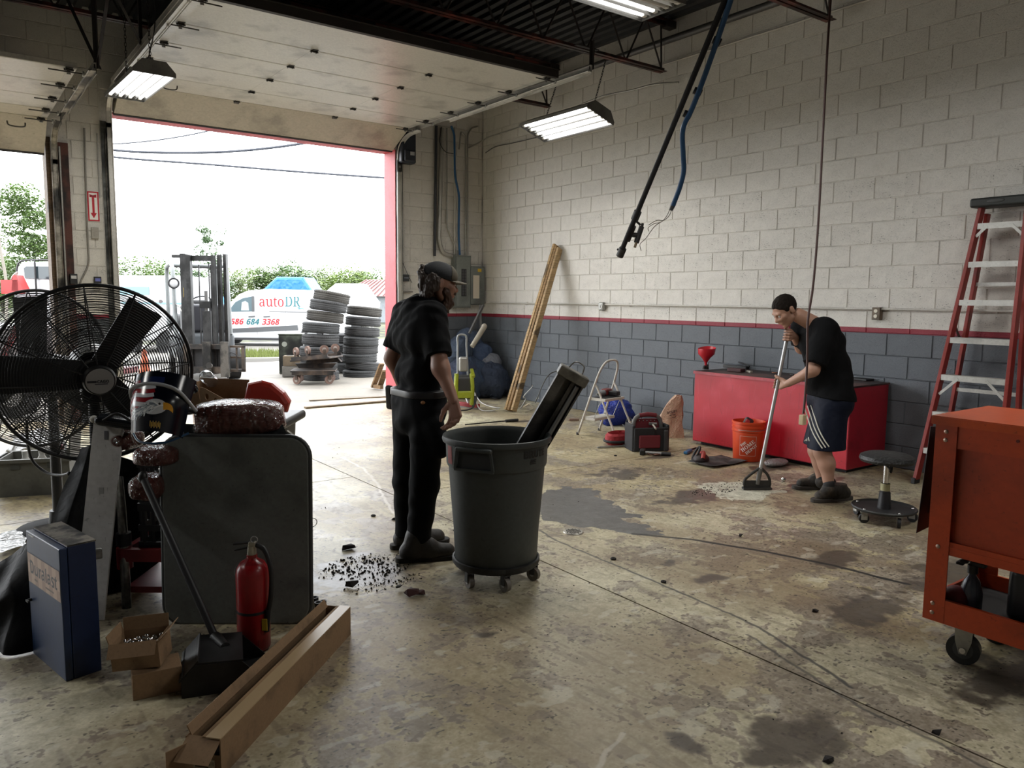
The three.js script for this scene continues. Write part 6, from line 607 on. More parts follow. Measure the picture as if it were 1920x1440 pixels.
sheet('black_tarp', 'black plastic tarpaulin slumped on the floor behind the blue cabinet', [[at(-30, 1075, 3.5), at(20, 1040, 3.45), at(60, 1010, 3.4)], [at(-30, 1140, 3.3), at(20, 1120, 3.25), at(65, 1120, 3.3)], [at(-30, 1235, 3.25).setY(.01), onFloor(10, 1228), onFloor(64, 1222)]], tarpMat, .05, 1);
sheet('black_tarp', 'black plastic tarpaulin draped steeply beside the white panel, its end stretched behind the cart to darken the gap', [[at(150, 842, 3.8), at(170, 835, 3.78), at(200, 850, 3.9), at(300, 880, 4.1)], [at(118, 910, 3.72), at(150, 905, 3.7), at(200, 920, 3.9), at(300, 930, 4.1)], [at(92, 985, 3.6), at(130, 985, 3.6), at(200, 990, 3.9), at(300, 1000, 4.1)], [at(60, 1120, 3.55), at(120, 1110, 3.55), at(200, 1070, 3.9), at(300, 1060, 4.1)], [onFloor(60, 1165), onFloor(125, 1160), at(200, 1110, 3.9).setY(.01), at(300, 1100, 4.1).setY(.01)]], tarpMat, .03, 4);  // right end stretched on behind the cart to put darkness in the gap
// folding table stood on edge
{ const a = onFloor(312, 1171), b = onFloor(577, 1171), d = b.clone().sub(a).setY(0), W = d.length() + .02, g = thing('folding_table', 'grey folding table top with rounded corners stood on edge against the red cart', 'folding table', a.clone().lerp(b, .5), Math.atan2(-d.z, d.x)); const H = .865, sh = new THREE.Shape(), r = .09, w = W / 2; sh.moveTo(-w + r, 0); sh.lineTo(w - r, 0); sh.absarc(w - r, r, r, -1.57, 0); sh.lineTo(w, H - r); sh.absarc(w - r, H - r, r, 0, 1.57); sh.lineTo(-w + r, H); sh.absarc(-w + r, H - r, r, 1.57, 3.1416); sh.lineTo(-w, r); sh.absarc(-w + r, r, r, 3.1416, 4.712);
  const tb = nb().ext(sh, .03, 0, 0, -.03, 0, 0, 0, .008).build('table_top', M(.15, .165, .16, { rough: .65, tx: 'dirt', scale: 1.3, bump: 'bump', bs: .001 }), g); const path = sh.getPoints(10).map((p) => V(p.x, p.y, -.015)); nb().tube(path, .013, 120, 6, true).build('edge_trim', M(.03, .033, .034, { rough: .5 }), g); g.rotation.x = 0; const inner = g.children.slice(); for (const c of inner) { c.rotation.x = -.045; }
  nb().tor(.05, .0015, .045, .25, .004, 0, 0, 0, 30).build('pencil_circle', M(.16, .17, .17, { rough: .6 }), g, 'faint scratched ring'); }
// red utility cart behind the table
const crateBlack = M(.010, .010, .012, { rough: .5 });
{ const g = thing('utility_cart', 'red plastic utility cart with tubular metal uprights behind the folding table', 'utility cart'), tubeM = M(.36, .36, .33, { rough: .35, metal: .6, tx: 'grime' }), redP = M(.22, .016, .02, { rough: .5, tx: 'dirt' });
  const lp = at(238, 1150, 3.66).setY(0), rp = V(lp.x, 0, lp.z).addScaledVector(rightH, .82); const L = (u, v, dd) => at(u, v, dd); const d1 = depthOf(lp); nb().tube([L(222, 895, d1 + .1), L(228, 960, d1 + .05), L(234, 1060, d1), lp.clone().setY(.02)], .021, 24, 12).build('upright', tubeM, g); const c = L(232, 1010, d1 + .02); nb().cyl(.034, .034, .06, c.x, c.y, c.z).build('collar', BLACK, g); const c2 = L(234, 1045, d1 + .02); nb().cyl(.036, .036, .1, c2.x, c2.y, c2.z).build('clamp', redP, g);
  const s0 = L(234, 1040, d1), s1 = s0.clone().addScaledVector(rightH, .70); nb().beam(s0, s1, .03, .06).beam(s0.clone().addScaledVector(toward, -.36), s1.clone().addScaledVector(toward, -.36), .03, .06).beam(s0, s0.clone().addScaledVector(toward, -.36), .03, .06).build('shelf_rim', redP, g); nb().put(new THREE.BoxGeometry(.70, .02, .36), s0.x + rightH.x * .35 - toward.x * .18, s0.y - .01, s0.z + rightH.z * .35 - toward.z * .18, 0, CAMTURN, 0).build('shelf', redP, g); const lo = s0.clone().setY(.1); nb().put(new THREE.BoxGeometry(.70, .03, .36), lo.x + rightH.x * .35 - toward.x * .18, .1, lo.z + rightH.z * .35 - toward.z * .18, 0, CAMTURN, 0).build('lower_shelf', redP, g);
  nb().tube([L(535, 812, 3.6), L(556, 830, 3.6), L(567, 872, 3.6), L(571, 960, 3.6), L(577, 1080, 3.6), at(583, 1160, 3.6).setY(.03)], .019, 40, 12).build('upright', tubeM, g); const k = L(573, 956, 3.58); nb().rbox(.05, .05, .05, .008, k.x, k.y, k.z).build('clamp', BLACK, g); const k2 = L(573, 982, 3.58); nb().cyl(.026, .026, .07, k2.x, k2.y, k2.z).build('clamp', redP, g); nb().tor(.02, .002, k2.x + .035, k2.y, k2.z).build('ring', STEEL, g);
  // crates on the shelf
  const cr = (n, lab, du, y0, w, h, dd) => { const p = s0.clone().addScaledVector(rightH, du).addScaledVector(toward, -.18).setY(y0), o = thing('milk_crate', lab, 'crate', p, CAMTURN); for (const [a, b, c, x, z] of [[w, h, .012, 0, dd / 2], [w, h, .012, 0, -dd / 2], [.012, h, dd, -w / 2, 0], [.012, h, dd, w / 2, 0]]) nb().box(a, b * .22, c, x, h * .11, z).box(a, b * .16, c, x, h * .92, z).box(a, b * .12, c, x, h * .5, z).build('wall_band', crateBlack, o); for (let i = -3; i <= 3; i++) { nb().box(.014, h, .01, i * w / 7, h / 2, dd / 2).build('slat', crateBlack, o); nb().box(.01, h, .014, -w / 2, h / 2, i * dd / 7).build('slat', crateBlack, o); } nb().box(w, .01, dd, 0, .005, 0).build('base', crateBlack, o); return o; };
  cr('c', 'black plastic crate standing on the red cart shelf', .22, s0.y + .002, .32, .24, .3); cr('c', 'black plastic crate stacked on top of the other crate', .23, s0.y + .246, .33, .2, .3); const bx = thing('book', 'thin pale booklet tucked under the red cart shelf', 'booklet', s0.clone().addScaledVector(rightH, .28).addScaledVector(toward, -.05).setY(s0.y - .035 - .025), CAMTURN); nb().box(.16, .022, .1).build('pages', M(.3, .3, .32, { rough: .8 }), bx); nb().box(.162, .003, .102, 0, .0125, 0).build('cover', M(.1, .1, .12, { rough: .6 }), bx); bx.position.y = .127;
  const dk = thing('dark_bin', 'dark lidded storage bin standing behind the red cart', 'storage bin', s0.clone().addScaledVector(rightH, .40).addScaledVector(toward, -.62).setY(0), CAMTURN); nb().put(new THREE.CylinderGeometry(.33, .26, .82, 4, 1).rotateY(.785), 0, .41, 0, 0, 0, 0, .85, 1, .8).build('body', M(.014, .015, .018, { rough: .5 }), dk); nb().rbox(.46, .05, .44, .02, .02, .83, 0).build('lid', M(.02, .021, .024, { rough: .45 }), dk); }
// wrapped bundles of red shop rags
function bundle(label, c, rx, ry, rz, turn, seed) { const g = thing('rag_bundle', label, 'rag bundle', c, turn, 'plastic-wrapped rag bundles'); const geo = new THREE.SphereGeometry(1, 40, 26), q = geo.attributes.position; for (let i = 0; i < q.count; i++) { let x = q.getX(i), y = q.getY(i), z = q.getZ(i); const k = (v) => Math.sign(v) * Math.abs(v) ** .62, n = 1 + .10 * noise3(x * 3 + seed, y * 3, z * 3) + .035 * noise3(x * 12, y * 12 + seed, z * 12); q.setXYZ(i, k(x) * rx * n, (k(y) * n + .92) * ry, k(z) * rz * n); } geo.computeVertexNormals(); const cloth = geo.clone().scale(.97, .97, .97); nb().add(cloth).build('rags', M(.09, .022, .016, { rough: .85, bump: 'fold', bs: .02, bscale: 5 }), g); nb().add(geo).build('plastic_wrap', M(.8, .72, .7, { rough: .12, transmission: 1, thickness: 0, bump: 'crinkle', bs: .012, bscale: 5, two: true }), g); return g; }
{ const P = (u, v, d) => at(u, v, d); bundle('large flat wrapped bundle of red rags on top of the pile beside the helmet', P(452, 812, 3.64), .205, .082, .135, CAMTURN + .25, 1); bundle('wrapped bundle of red rags wedged under the helmet', P(300, 868, 3.5), .095, .045, .12, CAMTURN, 7); bundle('small wrapped bundle of red rags above the dustpan handle', P(278, 932, 3.48), .07, .055, .1, CAMTURN + .2, 13); bundle('wrapped bundle of rags squeezed behind the white panel', P(240, 840, 3.7), .05, .045, .09, CAMTURN - .2, 19);
  sheet('black_bag', 'black rubbish bag sagging beneath the rag bundles', [[P(330, 795, 3.62), P(440, 800, 3.58), P(528, 792, 3.62)], [P(320, 830, 3.55), P(440, 822, 3.53), P(538, 815, 3.56)], [P(315, 860, 3.56), P(440, 850, 3.56), P(545, 850, 3.58)]], tarpMat, .02, 9, 'bag'); }
// welding helmet with eagle print
{ const p = at(306, 822, 3.38), g = thing('welding_helmet', 'glossy welding helmet painted with an eagle head and flag stripes', 'welding helmet', p, CAMTURN - .1); const paint = printMat(.5, .4, 1200, (x, w, h) => { x.fillStyle = '#060b18'; x.fillRect(0, 0, w, h); for (let i = 0; i < 7; i++) { x.strokeStyle = i % 2 ? '#c9ccd2' : '#8d1722'; x.lineWidth = h * .07; x.beginPath(); const y = h * (.18 + i * .075); x.moveTo(w * .12, y + h * .12); x.bezierCurveTo(w * .2, y - h * .14, w * .32, y + h * .1, w * .52, y + h * .02); x.stroke(); } x.fillStyle = '#16244d'; x.fillRect(w * .3, h * .1, w * .3, h * .1); const feather = (n, c, r0) => { const r = rng(r0); for (let i = 0; i < n; i++) { const t = i / n, px = w * (.24 + t * .42), py = h * (.66 + Math.sin(t * 5) * .03 - t * .05); x.strokeStyle = c[(r() * c.length) | 0]; x.lineWidth = 3 + r() * 7; x.beginPath(); x.moveTo(px, py); x.quadraticCurveTo(px - w * .05, py + (r() - .5) * h * .1, px - w * (.08 + r() * .08), py + (r() - .3) * h * .22); x.stroke(); } }; x.fillStyle = '#c8ccd0'; x.beginPath(); x.ellipse(w * .54, h * .62, w * .15, h * .12, -.15, 0, 7); x.fill(); feather(120, ['#d9dde0', '#aab2ba', '#eef0f1', '#6e7884'], 3); x.fillStyle = '#d79a1e'; x.beginPath(); x.moveTo(w * .64, h * .54); x.quadraticCurveTo(w * .78, h * .52, w * .77, h * .68); x.quadraticCurveTo(w * .72, h * .62, w * .65, h * .66); x.fill(); x.fillStyle = '#1a1208'; x.beginPath(); x.arc(w * .6, h * .57, w * .014, 0, 7); x.fill(); x.fillStyle = '#caa24a'; for (let i = 0; i < 8; i++) x.fillRect(w * (.5 + i * .018), h * (.84 + (i % 2) * .02), w * .012, h * .09); });
  paint.roughness = .18; const geo = new THREE.CylinderGeometry(.135, .12, .26, 40, 10, true, -1.35, 2.7), q = geo.attributes.position; for (let i = 0; i < q.count; i++) { const y = q.getY(i), z = q.getZ(i), x = q.getX(i); q.setXYZ(i, x * (1 - Math.max(0, -y) * .6), y, z + (y < 0 ? y * .25 : -y * .12)); } geo.computeVertexNormals(); const m = finish(new THREE.Mesh(geo, paint)); m.name = 'painted_shell'; m.position.y = .13; m.rotation.set(-.5, .15, .05); paint.side = THREE.DoubleSide; g.add(m); nb().put(new THREE.SphereGeometry(.137, 32, 12, 0, 6.283, 0, 1.1), 0, .2, -.05, -.5, 0, 0, 1, .55, 1).build('crown', M(.008, .011, .02, { rough: .2 }), g); nb().tube([V(-.14, .12, -.03), V(-.1, .225, .06), V(0, .25, .075), V(.1, .225, .06), V(.14, .12, -.03)], .008, 30, 6).build('rim', M(.35, .36, .38, { rough: .25 }), g); nb().tor(.1, .012, 0, .12, -.06, 1.3, 0, 0, 28).build('headgear', BLACK, g); nb().tube([V(-.13, .03, .02), V(-.05, -.0, .09), V(.06, .0, .09), V(.13, .03, .02)], .005, 20, 5).build('chin_edge', M(.01, .05, .12, { rough: .3 }), g); }
{ const p = at(225, 800, 3.62), g = thing('black_handle_case', 'glossy black curved tool case lying under the big fan', 'tool case', p, CAMTURN + .3); nb().rbox(.2, .045, .12, .02, 0, .022, 0, 0, 0, -.2).build('shell', M(.01, .012, .016, { rough: .25 }), g); nb().tube([V(-.06, .04, .06), V(0, .07, .065), V(.07, .025, .06)], .007, 14, 6).build('handle', BLACK, g); }
// opened cartons with round hand holes, red plastic shell, clear bottle
{ const p = at(405, 765, 4.0), g = thing('fruit_carton', 'brown cardboard carton with round holes lying open behind the rag bundles', 'carton', p, CAMTURN - .25); const circ = (cx, cy, r) => Array.from({ length: 18 }, (_, i) => [cx + r * Math.cos(-i / 18 * 6.283), cy + r * Math.sin(-i / 18 * 6.283)]); nb().ext([[-.02, 0], [.17, 0], [.17, .075], [.02, .115], [-.02, .12]], .004, 0, 0, .1, 0, -.35, 0, 0, [circ(.035, .075, .016), circ(.105, .058, .017)]).build('flap', cardIn, g); nb().box(.3, .16, .004, -.03, .06, -.12).build('back', cardIn, g); nb().box(.26, .004, .22, -.03, 0, -.01).build('bottom', cardIn, g); nb().ext([[-.17, 0], [-.02, 0], [-.05, .14], [-.14, .16]], .004, 0, 0, .08, -.1, .35, 0).build('flap', card, g); nb().box(.004, .13, .22, -.16, .06, -.01, 0, 0, .15).build('side', card, g);
  const b = thing('water_bottle', 'clear crushed plastic bottle lying in the open carton', 'bottle', at(398, 727, 3.98), .6); nb().lathe([[0, 0], [.03, 0], [.033, .02], [.028, .06], [.033, .1], [.03, .13], [.014, .165], [.014, .18], [0, .18]], 0, .03, 0, .9, 0, 1.0).build('bottle', M(.9, .93, .95, { rough: .08, transmission: 1, thickness: 0 }), b); nb().cyl(.015, .015, .015, -.145, .13, .11, .9, 0, 1).build('cap', M(.6, .6, .62, { rough: .4 }), b);
  const c = thing('red_shell', 'bright red plastic machine shell on top of the pile', 'plastic shell', at(502, 772, 3.92), CAMTURN + .2); const pts = [[-.1, .0], [.1, 0], [.115, .05], [.085, .10], [.03, .15], [-.02, .165], [-.09, .15], [-.11, .06]]; nb().ext(pts, .12, 0, 0, -.06, 0, 0, 0, .025).build('shell', M(.42, .035, .022, { rough: .3 }), c); nb().cyl(.018, .018, .01, -.03, .05, .062, 1.57).build('screw_boss', M(.12, .012, .01, { rough: .4 }), c); }
// dustpan with long handle
{ const fp = onFloor(424, 1268), g = thing('lobby_dustpan', 'black long-handled dustpan with dirty scoop standing before the folding table', 'dustpan', fp, CAMTURN + .35), bk = M(.016, .017, .019, { rough: .45, tx: 'grime' }); nb().ext([[-.15, 0], [-.155, .07], [-.1, .125], [.06, .115], [.12, .05], [.155, .012], [.15, 0]], .008, 0, 0, -.13, 0, 0, 0).build('side_wall', bk, g); nb().ext([[-.15, 0], [-.155, .07], [-.1, .125], [.06, .115], [.12, .05], [.155, .012], [.15, 0]], .008, 0, 0, .125, 0, 0, 0).build('side_wall', bk, g); nb().box(.3, .006, .26, 0, .004, 0).build('base', bk, g); nb().box(.1, .006, .26, -.128, .1, 0, 0, 0, .82).box(.17, .006, .26, -.02, .122, 0, 0, 0, -.06).build('hood', bk, g); nb().box(.004, .08, .26, -.153, .04, 0).build('back', bk, g); const hb = g.worldToLocal(at(404, 1196, 3.12)), ht = g.worldToLocal(at(268, 895, 3.36)); nb().bar(hb, ht, .015, 12).build('handle', BLACK, g); nb().bar(hb, V(.0, .12, 0), .026, 10, .02).build('handle_socket', bk, g); nb().sph(.02, ht.x, ht.y, ht.z, 1, 1.4, 1).build('handle_tip', bk, g); }
// small cartons
{ const fp = onFloor(301, 1303), g = thing('small_carton', 'small cardboard box with round stamp under the open one', 'carton', [fp.x, 0, fp.z - .06], CAMTURN + .5); nb().rbox(.17, .1, .13, .003, 0, .05, 0).build('box', card, g); decal(.05, .05, printMat(.05, .05, 2000, (x, w, h) => { x.clearRect(0, 0, w, h); x.strokeStyle = 'rgba(70,40,22,.85)'; x.lineWidth = 5; x.beginPath(); x.arc(w / 2, h / 2, w * .42, 0, 7); x.stroke(); x.beginPath(); x.arc(w / 2, h / 2, w * .32, 0, 7); x.stroke(); x.font = 'bold ' + h * .42 + 'px serif'; x.fillStyle = x.strokeStyle; x.textAlign = 'center'; x.fillText('P', w / 2, h * .65); }, { clear: true }), 'stamp', g, basis(V(0, 0, -1), V(0, 1, 0), V(1, 0, 0), V(.0862, .05, 0)));
  const o = thing('open_carton', 'open cardboard box holding shiny lug nuts propped on the smaller box', 'carton', [fp.x - .035, .102, fp.z - .11], CAMTURN + .12), W = .17, D = .14, H = .1, t = .003; nb().box(W, t, D, 0, .002, 0).build('bottom', cardIn, o); nb().box(W, H, t, 0, H / 2, -D / 2).build('back', cardIn, o); nb().box(W, H * .9, t, 0, H * .45, D / 2).build('front', card, o); for (const s of [-1, 1]) nb().box(t, H, D, s * W / 2, H / 2, 0).build('side', card, o); nb().box(W, t, .055, 0, H * .86, D / 2 + .022, .9).build('flap', card, o); nb().box(.05, t, D, W / 2 + .02, H + .012, 0, 0, 0, .75).build('flap', card, o); nb().box(.04, t, D, -W / 2 - .004, H + .018, 0, 0, 0, -1.35).build('flap', card, o); nb().box(W, .05, t, 0, H + .024, -D / 2 - .006, -.2).build('flap', cardIn, o); o.rotation.z = .08;
  for (let i = 0; i < 14; i++) { const n = thing('lug_nut', 'shiny chrome lug nut among others inside the open cardboard box', 'lug nut', o.localToWorld(V(-.06 + (i % 5) * .03, .062 + ((i * 7) % 3) * .004, -.045 + (i / 5 | 0) * .036)), i * .7, 'lug nuts in the open box'); nb().put(new THREE.CylinderGeometry(.011, .012, .022, 6), 0, 0, 0, 1.2 + (i % 3) * .3, i, 0).build('hex_body', CHROME, n); nb().put(new THREE.SphereGeometry(.0095, 10, 6), 0, .008, .006).build('dome', CHROME, n); } nb().box(W - .01, .05, D - .01, 0, .027, 0).build('packing_paper', card, o); }
// fire extinguisher
{ const p = onFloor(477, 1215), g = thing('fire_extinguisher', 'red fire extinguisher with black hose standing before the folding table', 'fire extinguisher', p, CAMTURN); nb().lathe([[0, .0], [.06, .0], [.068, .012], [.068, .33], [.064, .355], [.05, .38], [.03, .392], [.022, .4], [.022, .415], [0, .415]], 0, 0, 0, 0, 0, 0, 40).build('cylinder', M(.30, .008, .012, { rough: .3, tx: 'dirt' }), g); nb().cyl(.0692, .0692, .012, 0, .175, 0).build('strap', BLACK, g); nb().cyl(.018, .02, .04, 0, .43, 0).rbox(.03, .03, .028, .005, .004, .455, 0).build('valve', M(.4, .37, .3, { rough: .35, metal: .7 }), g); nb().beam(V(.01, .468, 0), V(-.075, .458, 0), .018, .007).beam(V(0, .447, 0), V(-.07, .432, 0), .016, .006).build('lever', BLACK, g); nb().tube([V(.02, .455, .0), V(.055, .44, .01), V(.085, .36, .02), V(.085, .25, .025), V(.072, .17, .03)], .011, 36, 8).build('hose', M(.012, .012, .013, { rough: .5 }), g); nb().bar(V(.072, .185, .03), V(.066, .09, .034), .013, 10, .011).build('nozzle', BLACK, g); nb().box(.022, .05, .004, .062, .125, .048).build('yellow_tag', M(.5, .33, .02, { rough: .6 }), g); nb().tor(.014, .002, .015, .48, .01).build('pin_ring', STEEL, g); }
[[590, 1130, .019, 'dark steel socket lying upright past the table edge'], [606, 1135, .016, 'smaller dark steel socket next to the upright one'], [597, 1140, .02, 'dark ribbed socket right beside the table corner']].forEach(([u, v, s, lab]) => { const o = tag(nb().lathe([[0, 0], [s, 0], [s, s * 1.5], [s * .6, s * 1.5], [s * .6, s * .6], [0, s * .6]], 0, 0, 0, 0, 0, 0, 16).build('socket', DARKIRON), lab, 'socket', 'loose sockets'); o.position.copy(onFloor(u, v)); });
// ---------------------------------------------------------------- pedestal fans
function fan(label, c, nrm, R, rot, base, blades) {
  const g = thing('pedestal_fan', label, 'fan', [base.x, 0, base.z]); const h = new THREE.Group(); h.name = 'fan_head'; h.position.copy(c).sub(V(base.x, 0, base.z)); const z = nrm.clone().normalize(), x = UY.clone().cross(z).normalize(), y = z.clone().cross(x); h.quaternion.setFromRotationMatrix(new THREE.Matrix4().makeBasis(x, y, z)); g.add(h); const bk = M(.008, .0085, .01, { rough: .45 });
  const prof = (r, s) => s * (.115 * (1 - (r / R) ** 2.2)); for (const s of [1, -1]) { const w = nb(); for (let i = 0; i < 30; i++) { const r = .1 + (R - .105) * (i / 29); w.put(new THREE.TorusGeometry(r, .0019, 4, 56), 0, 0, prof(r, s)); } const o = w.build(s > 0 ? 'front_cage' : 'rear_cage', bk, h); o.userData.kind = 'stuff'; for (let k = 0; k < 12; k++) { const a = k * Math.PI / 6 + .1, pts = []; for (let i = 0; i <= 6; i++) { const r = .08 + (R - .08) * i / 6; pts.push(V(Math.cos(a) * r, Math.sin(a) * r, prof(r, s) + s * .002)); } nb().tube(pts, .0034, 14, 5).build('cage_rib', bk, h); } }
  nb().tor(R, .009, 0, 0, .004, 0, 0, 0, 72).tor(R, .007, 0, 0, -.012, 0, 0, 0, 72).build('rim', bk, h); nb().cyl(.068, .075, .02, 0, 0, .12, 1.57, 0, 0, 32).build('badge_cup', bk, h); nb().cyl(.062, .062, .006, 0, 0, .133, 1.57, 0, 0, 32).build('badge', M(.30, .29, .28, { rough: .4 }), h); decal(.11, .045, printMat(.11, .045, 1500, (q, w, hh) => { q.clearRect(0, 0, w, hh); q.fillStyle = 'rgba(40,38,44,.9)'; q.fillRect(w * .0, hh * .42, w * .36, hh * .2); q.font = 'bold ' + hh * .42 + 'px sans-serif'; q.fillText('CAGO', w * .38, hh * .66); q.fillStyle = 'rgba(60,58,70,.8)'; q.fillRect(w * .3, hh * .75, w * .5, hh * .08); }, { clear: true }), 'badge_print', h, new THREE.Matrix4().makeTranslation(0, 0, .1368));
  blades.forEach((a) => { const b = nb(), geo = new THREE.BoxGeometry(R * .80, R * .38, .006, 8, 6, 1), q = geo.attributes.position; for (let i = 0; i < q.count; i++) { const X = q.getX(i) + R * .52, Y = q.getY(i), t = X / R; q.setXYZ(i, X, Y * (.72 + .4 * t), q.getZ(i) + Y * (.34 - .22 * t)); } geo.computeVertexNormals(); b.put(geo, 0, 0, 0, 0, 0, a).build('blade', bk, h); }); nb().cyl(.075, .075, .05, 0, 0, .0, 1.57).build('hub', bk, h); nb().cyl(.1, .1, .2, 0, 0, -.17, 1.57, 0, 0, 26).rbox(.12, .12, .12, .02, 0, -.12, -.15).build('motor', bk, h);
  const top = V(0, c.y - .05, 0).add(V(c.x - base.x, 0, c.z - base.z).addScaledVector(z, -.17)); top.x -= 0; const pb = V(top.x, 0, top.z); nb().bar(pb.clone().setY(.04), top, .032, 16, .028).build('pole', bk, g); nb().cyl(.05, .06, .1, pb.x, .08, pb.z).build('pole_collar', bk, g); nb().lathe([[0, 0], [.24, 0], [.25, .015], [.23, .03], [.06, .05], [0, .05]], pb.x, 0, pb.z, 0, 0, 0, 32).build('base_plate', M(.008, .0085, .01, { rough: .85, specularIntensity: .3 }), g); return [g, h]; }
const FC = at(181, 702, 3.82), fn = EYE.clone().sub(FC).setY(0).normalize().add(V(0, -.18, 0)).addScaledVector(rightH, .12); fan('large black pedestal fan with round wire cage standing behind the white panel', FC, fn, .445, 0, V(FC.x, 0, FC.z), [.98, 3.1, 5.35]);
const FC2 = at(62, 690, 4.65), fn2 = EYE.clone().sub(FC2).setY(0).normalize().addScaledVector(rightH, -.55).add(V(0, .12, 0)); fan('second black pedestal fan half hidden behind the larger fan', FC2, fn2, .47, 0, V(FC2.x, 0, FC2.z), [1.65, 3.75, 5.8]);
{ const c = thing('fan_cord', 'black power cord drooping below the large fan cage', 'cord'); nb().tube([[50, 790, 3.9], [52, 830, 3.95], [62, 865, 4.0], [85, 885, 4.0], [112, 891, 3.95], [130, 888, 3.9]].map((q) => at(...q)), .0075, 40, 6).build('cable', BLACK, c); nb().sph(.012, ...at(130, 888, 3.9).toArray()).build('plug', BLACK, c); }
// grey tote with bottles, plastic sheet
{ const fp = onFloor(82, 925), g = thing('storage_tote', 'open grey plastic tote with flap lid holding bottles', 'tote', [fp.x, 0, fp.z - .12], CAMTURN + .3), gm = M(.13, .135, .125, { rough: .6, tx: 'dirt' }), W = .46, D = .34, H = .28; for (const [a, b, x, z] of [[W, .01, 0, D / 2], [W, .01, 0, -D / 2], [.01, D, W / 2, 0], [.01, D, -W / 2, 0]]) nb().box(a, H, b, x, H / 2, z).build('wall', gm, g); nb().box(W, .01, D, 0, .005, 0).build('base', gm, g); nb().box(W + .05, .025, .03, 0, H - .012, D / 2 + .012).box(W + .05, .025, .03, 0, H - .012, -D / 2 - .012).build('rim', gm, g); nb().box(.012, .2, D, -W / 2 - .05, H - .1, 0, 0, 0, -.12).build('flap_lid', M(.04, .045, .045, { rough: .5 }), g); nb().box(.012, .16, D, W / 2 + .01, H + .07, 0, 0, 0, -.1).build('flap_lid', gm, g); for (const x of [-.12, .12]) nb().box(.06, .05, .012, x, H - .05, D / 2 + .006).build('latch', M(.06, .065, .065, { rough: .5 }), g);
  [[-.1, 0, [.55, .55, .52], 'white plastic bottle in the grey tote'], [.02, .03, [.6, .58, .54], 'taller white bottle in the middle of the grey tote'], [.14, -.02, [.4, .03, .03], 'red-capped bottle in the grey tote']].forEach(([x, z, c, lab], i) => { const o = thing('bottle', lab, 'bottle', g.localToWorld(V(x, .012, z))); nb().lathe([[0, 0], [.045, 0], [.047, .01], [.047, .2 + i * .015], [.02, .25 + i * .015], [.02, .27 + i * .015], [0, .27 + i * .015]]).build('body', M(...(i === 2 ? [.5, .5, .48] : c), { rough: .4 }), o); nb().cyl(.022, .022, .03, 0, .285 + i * .015, 0).build('cap', M(...c, { rough: .4 }), o); });
  sheet('plastic_sheet', 'crumpled sheet of clear plastic lying behind the grey tote', [[at(20, 815, 6.6), at(80, 800, 6.6), at(125, 812, 6.6)], [at(8, 850, 6.4), at(70, 835, 6.35), at(130, 850, 6.4)], [onFloor(-5, 880), onFloor(60, 885), onFloor(130, 880)]], M(.55, .56, .57, { rough: .2, two: true, bump: 'crinkle', bs: .02, bscale: 2 }), .12, 3, 'plastic sheet');
  sheet('plastic_sheet', 'torn clear plastic film on the floor at the edge of the black tarp', [[onFloor(0, 1010), onFloor(30, 1000), onFloor(55, 1010)], [onFloor(-10, 1050), onFloor(25, 1040), onFloor(50, 1035)]].map((r) => r.map((p) => p.setY(.03))), M(.5, .51, .52, { rough: .2, two: true, bump: 'crinkle', bs: .02, bscale: 2 }), .05, 5, 'plastic sheet'); }
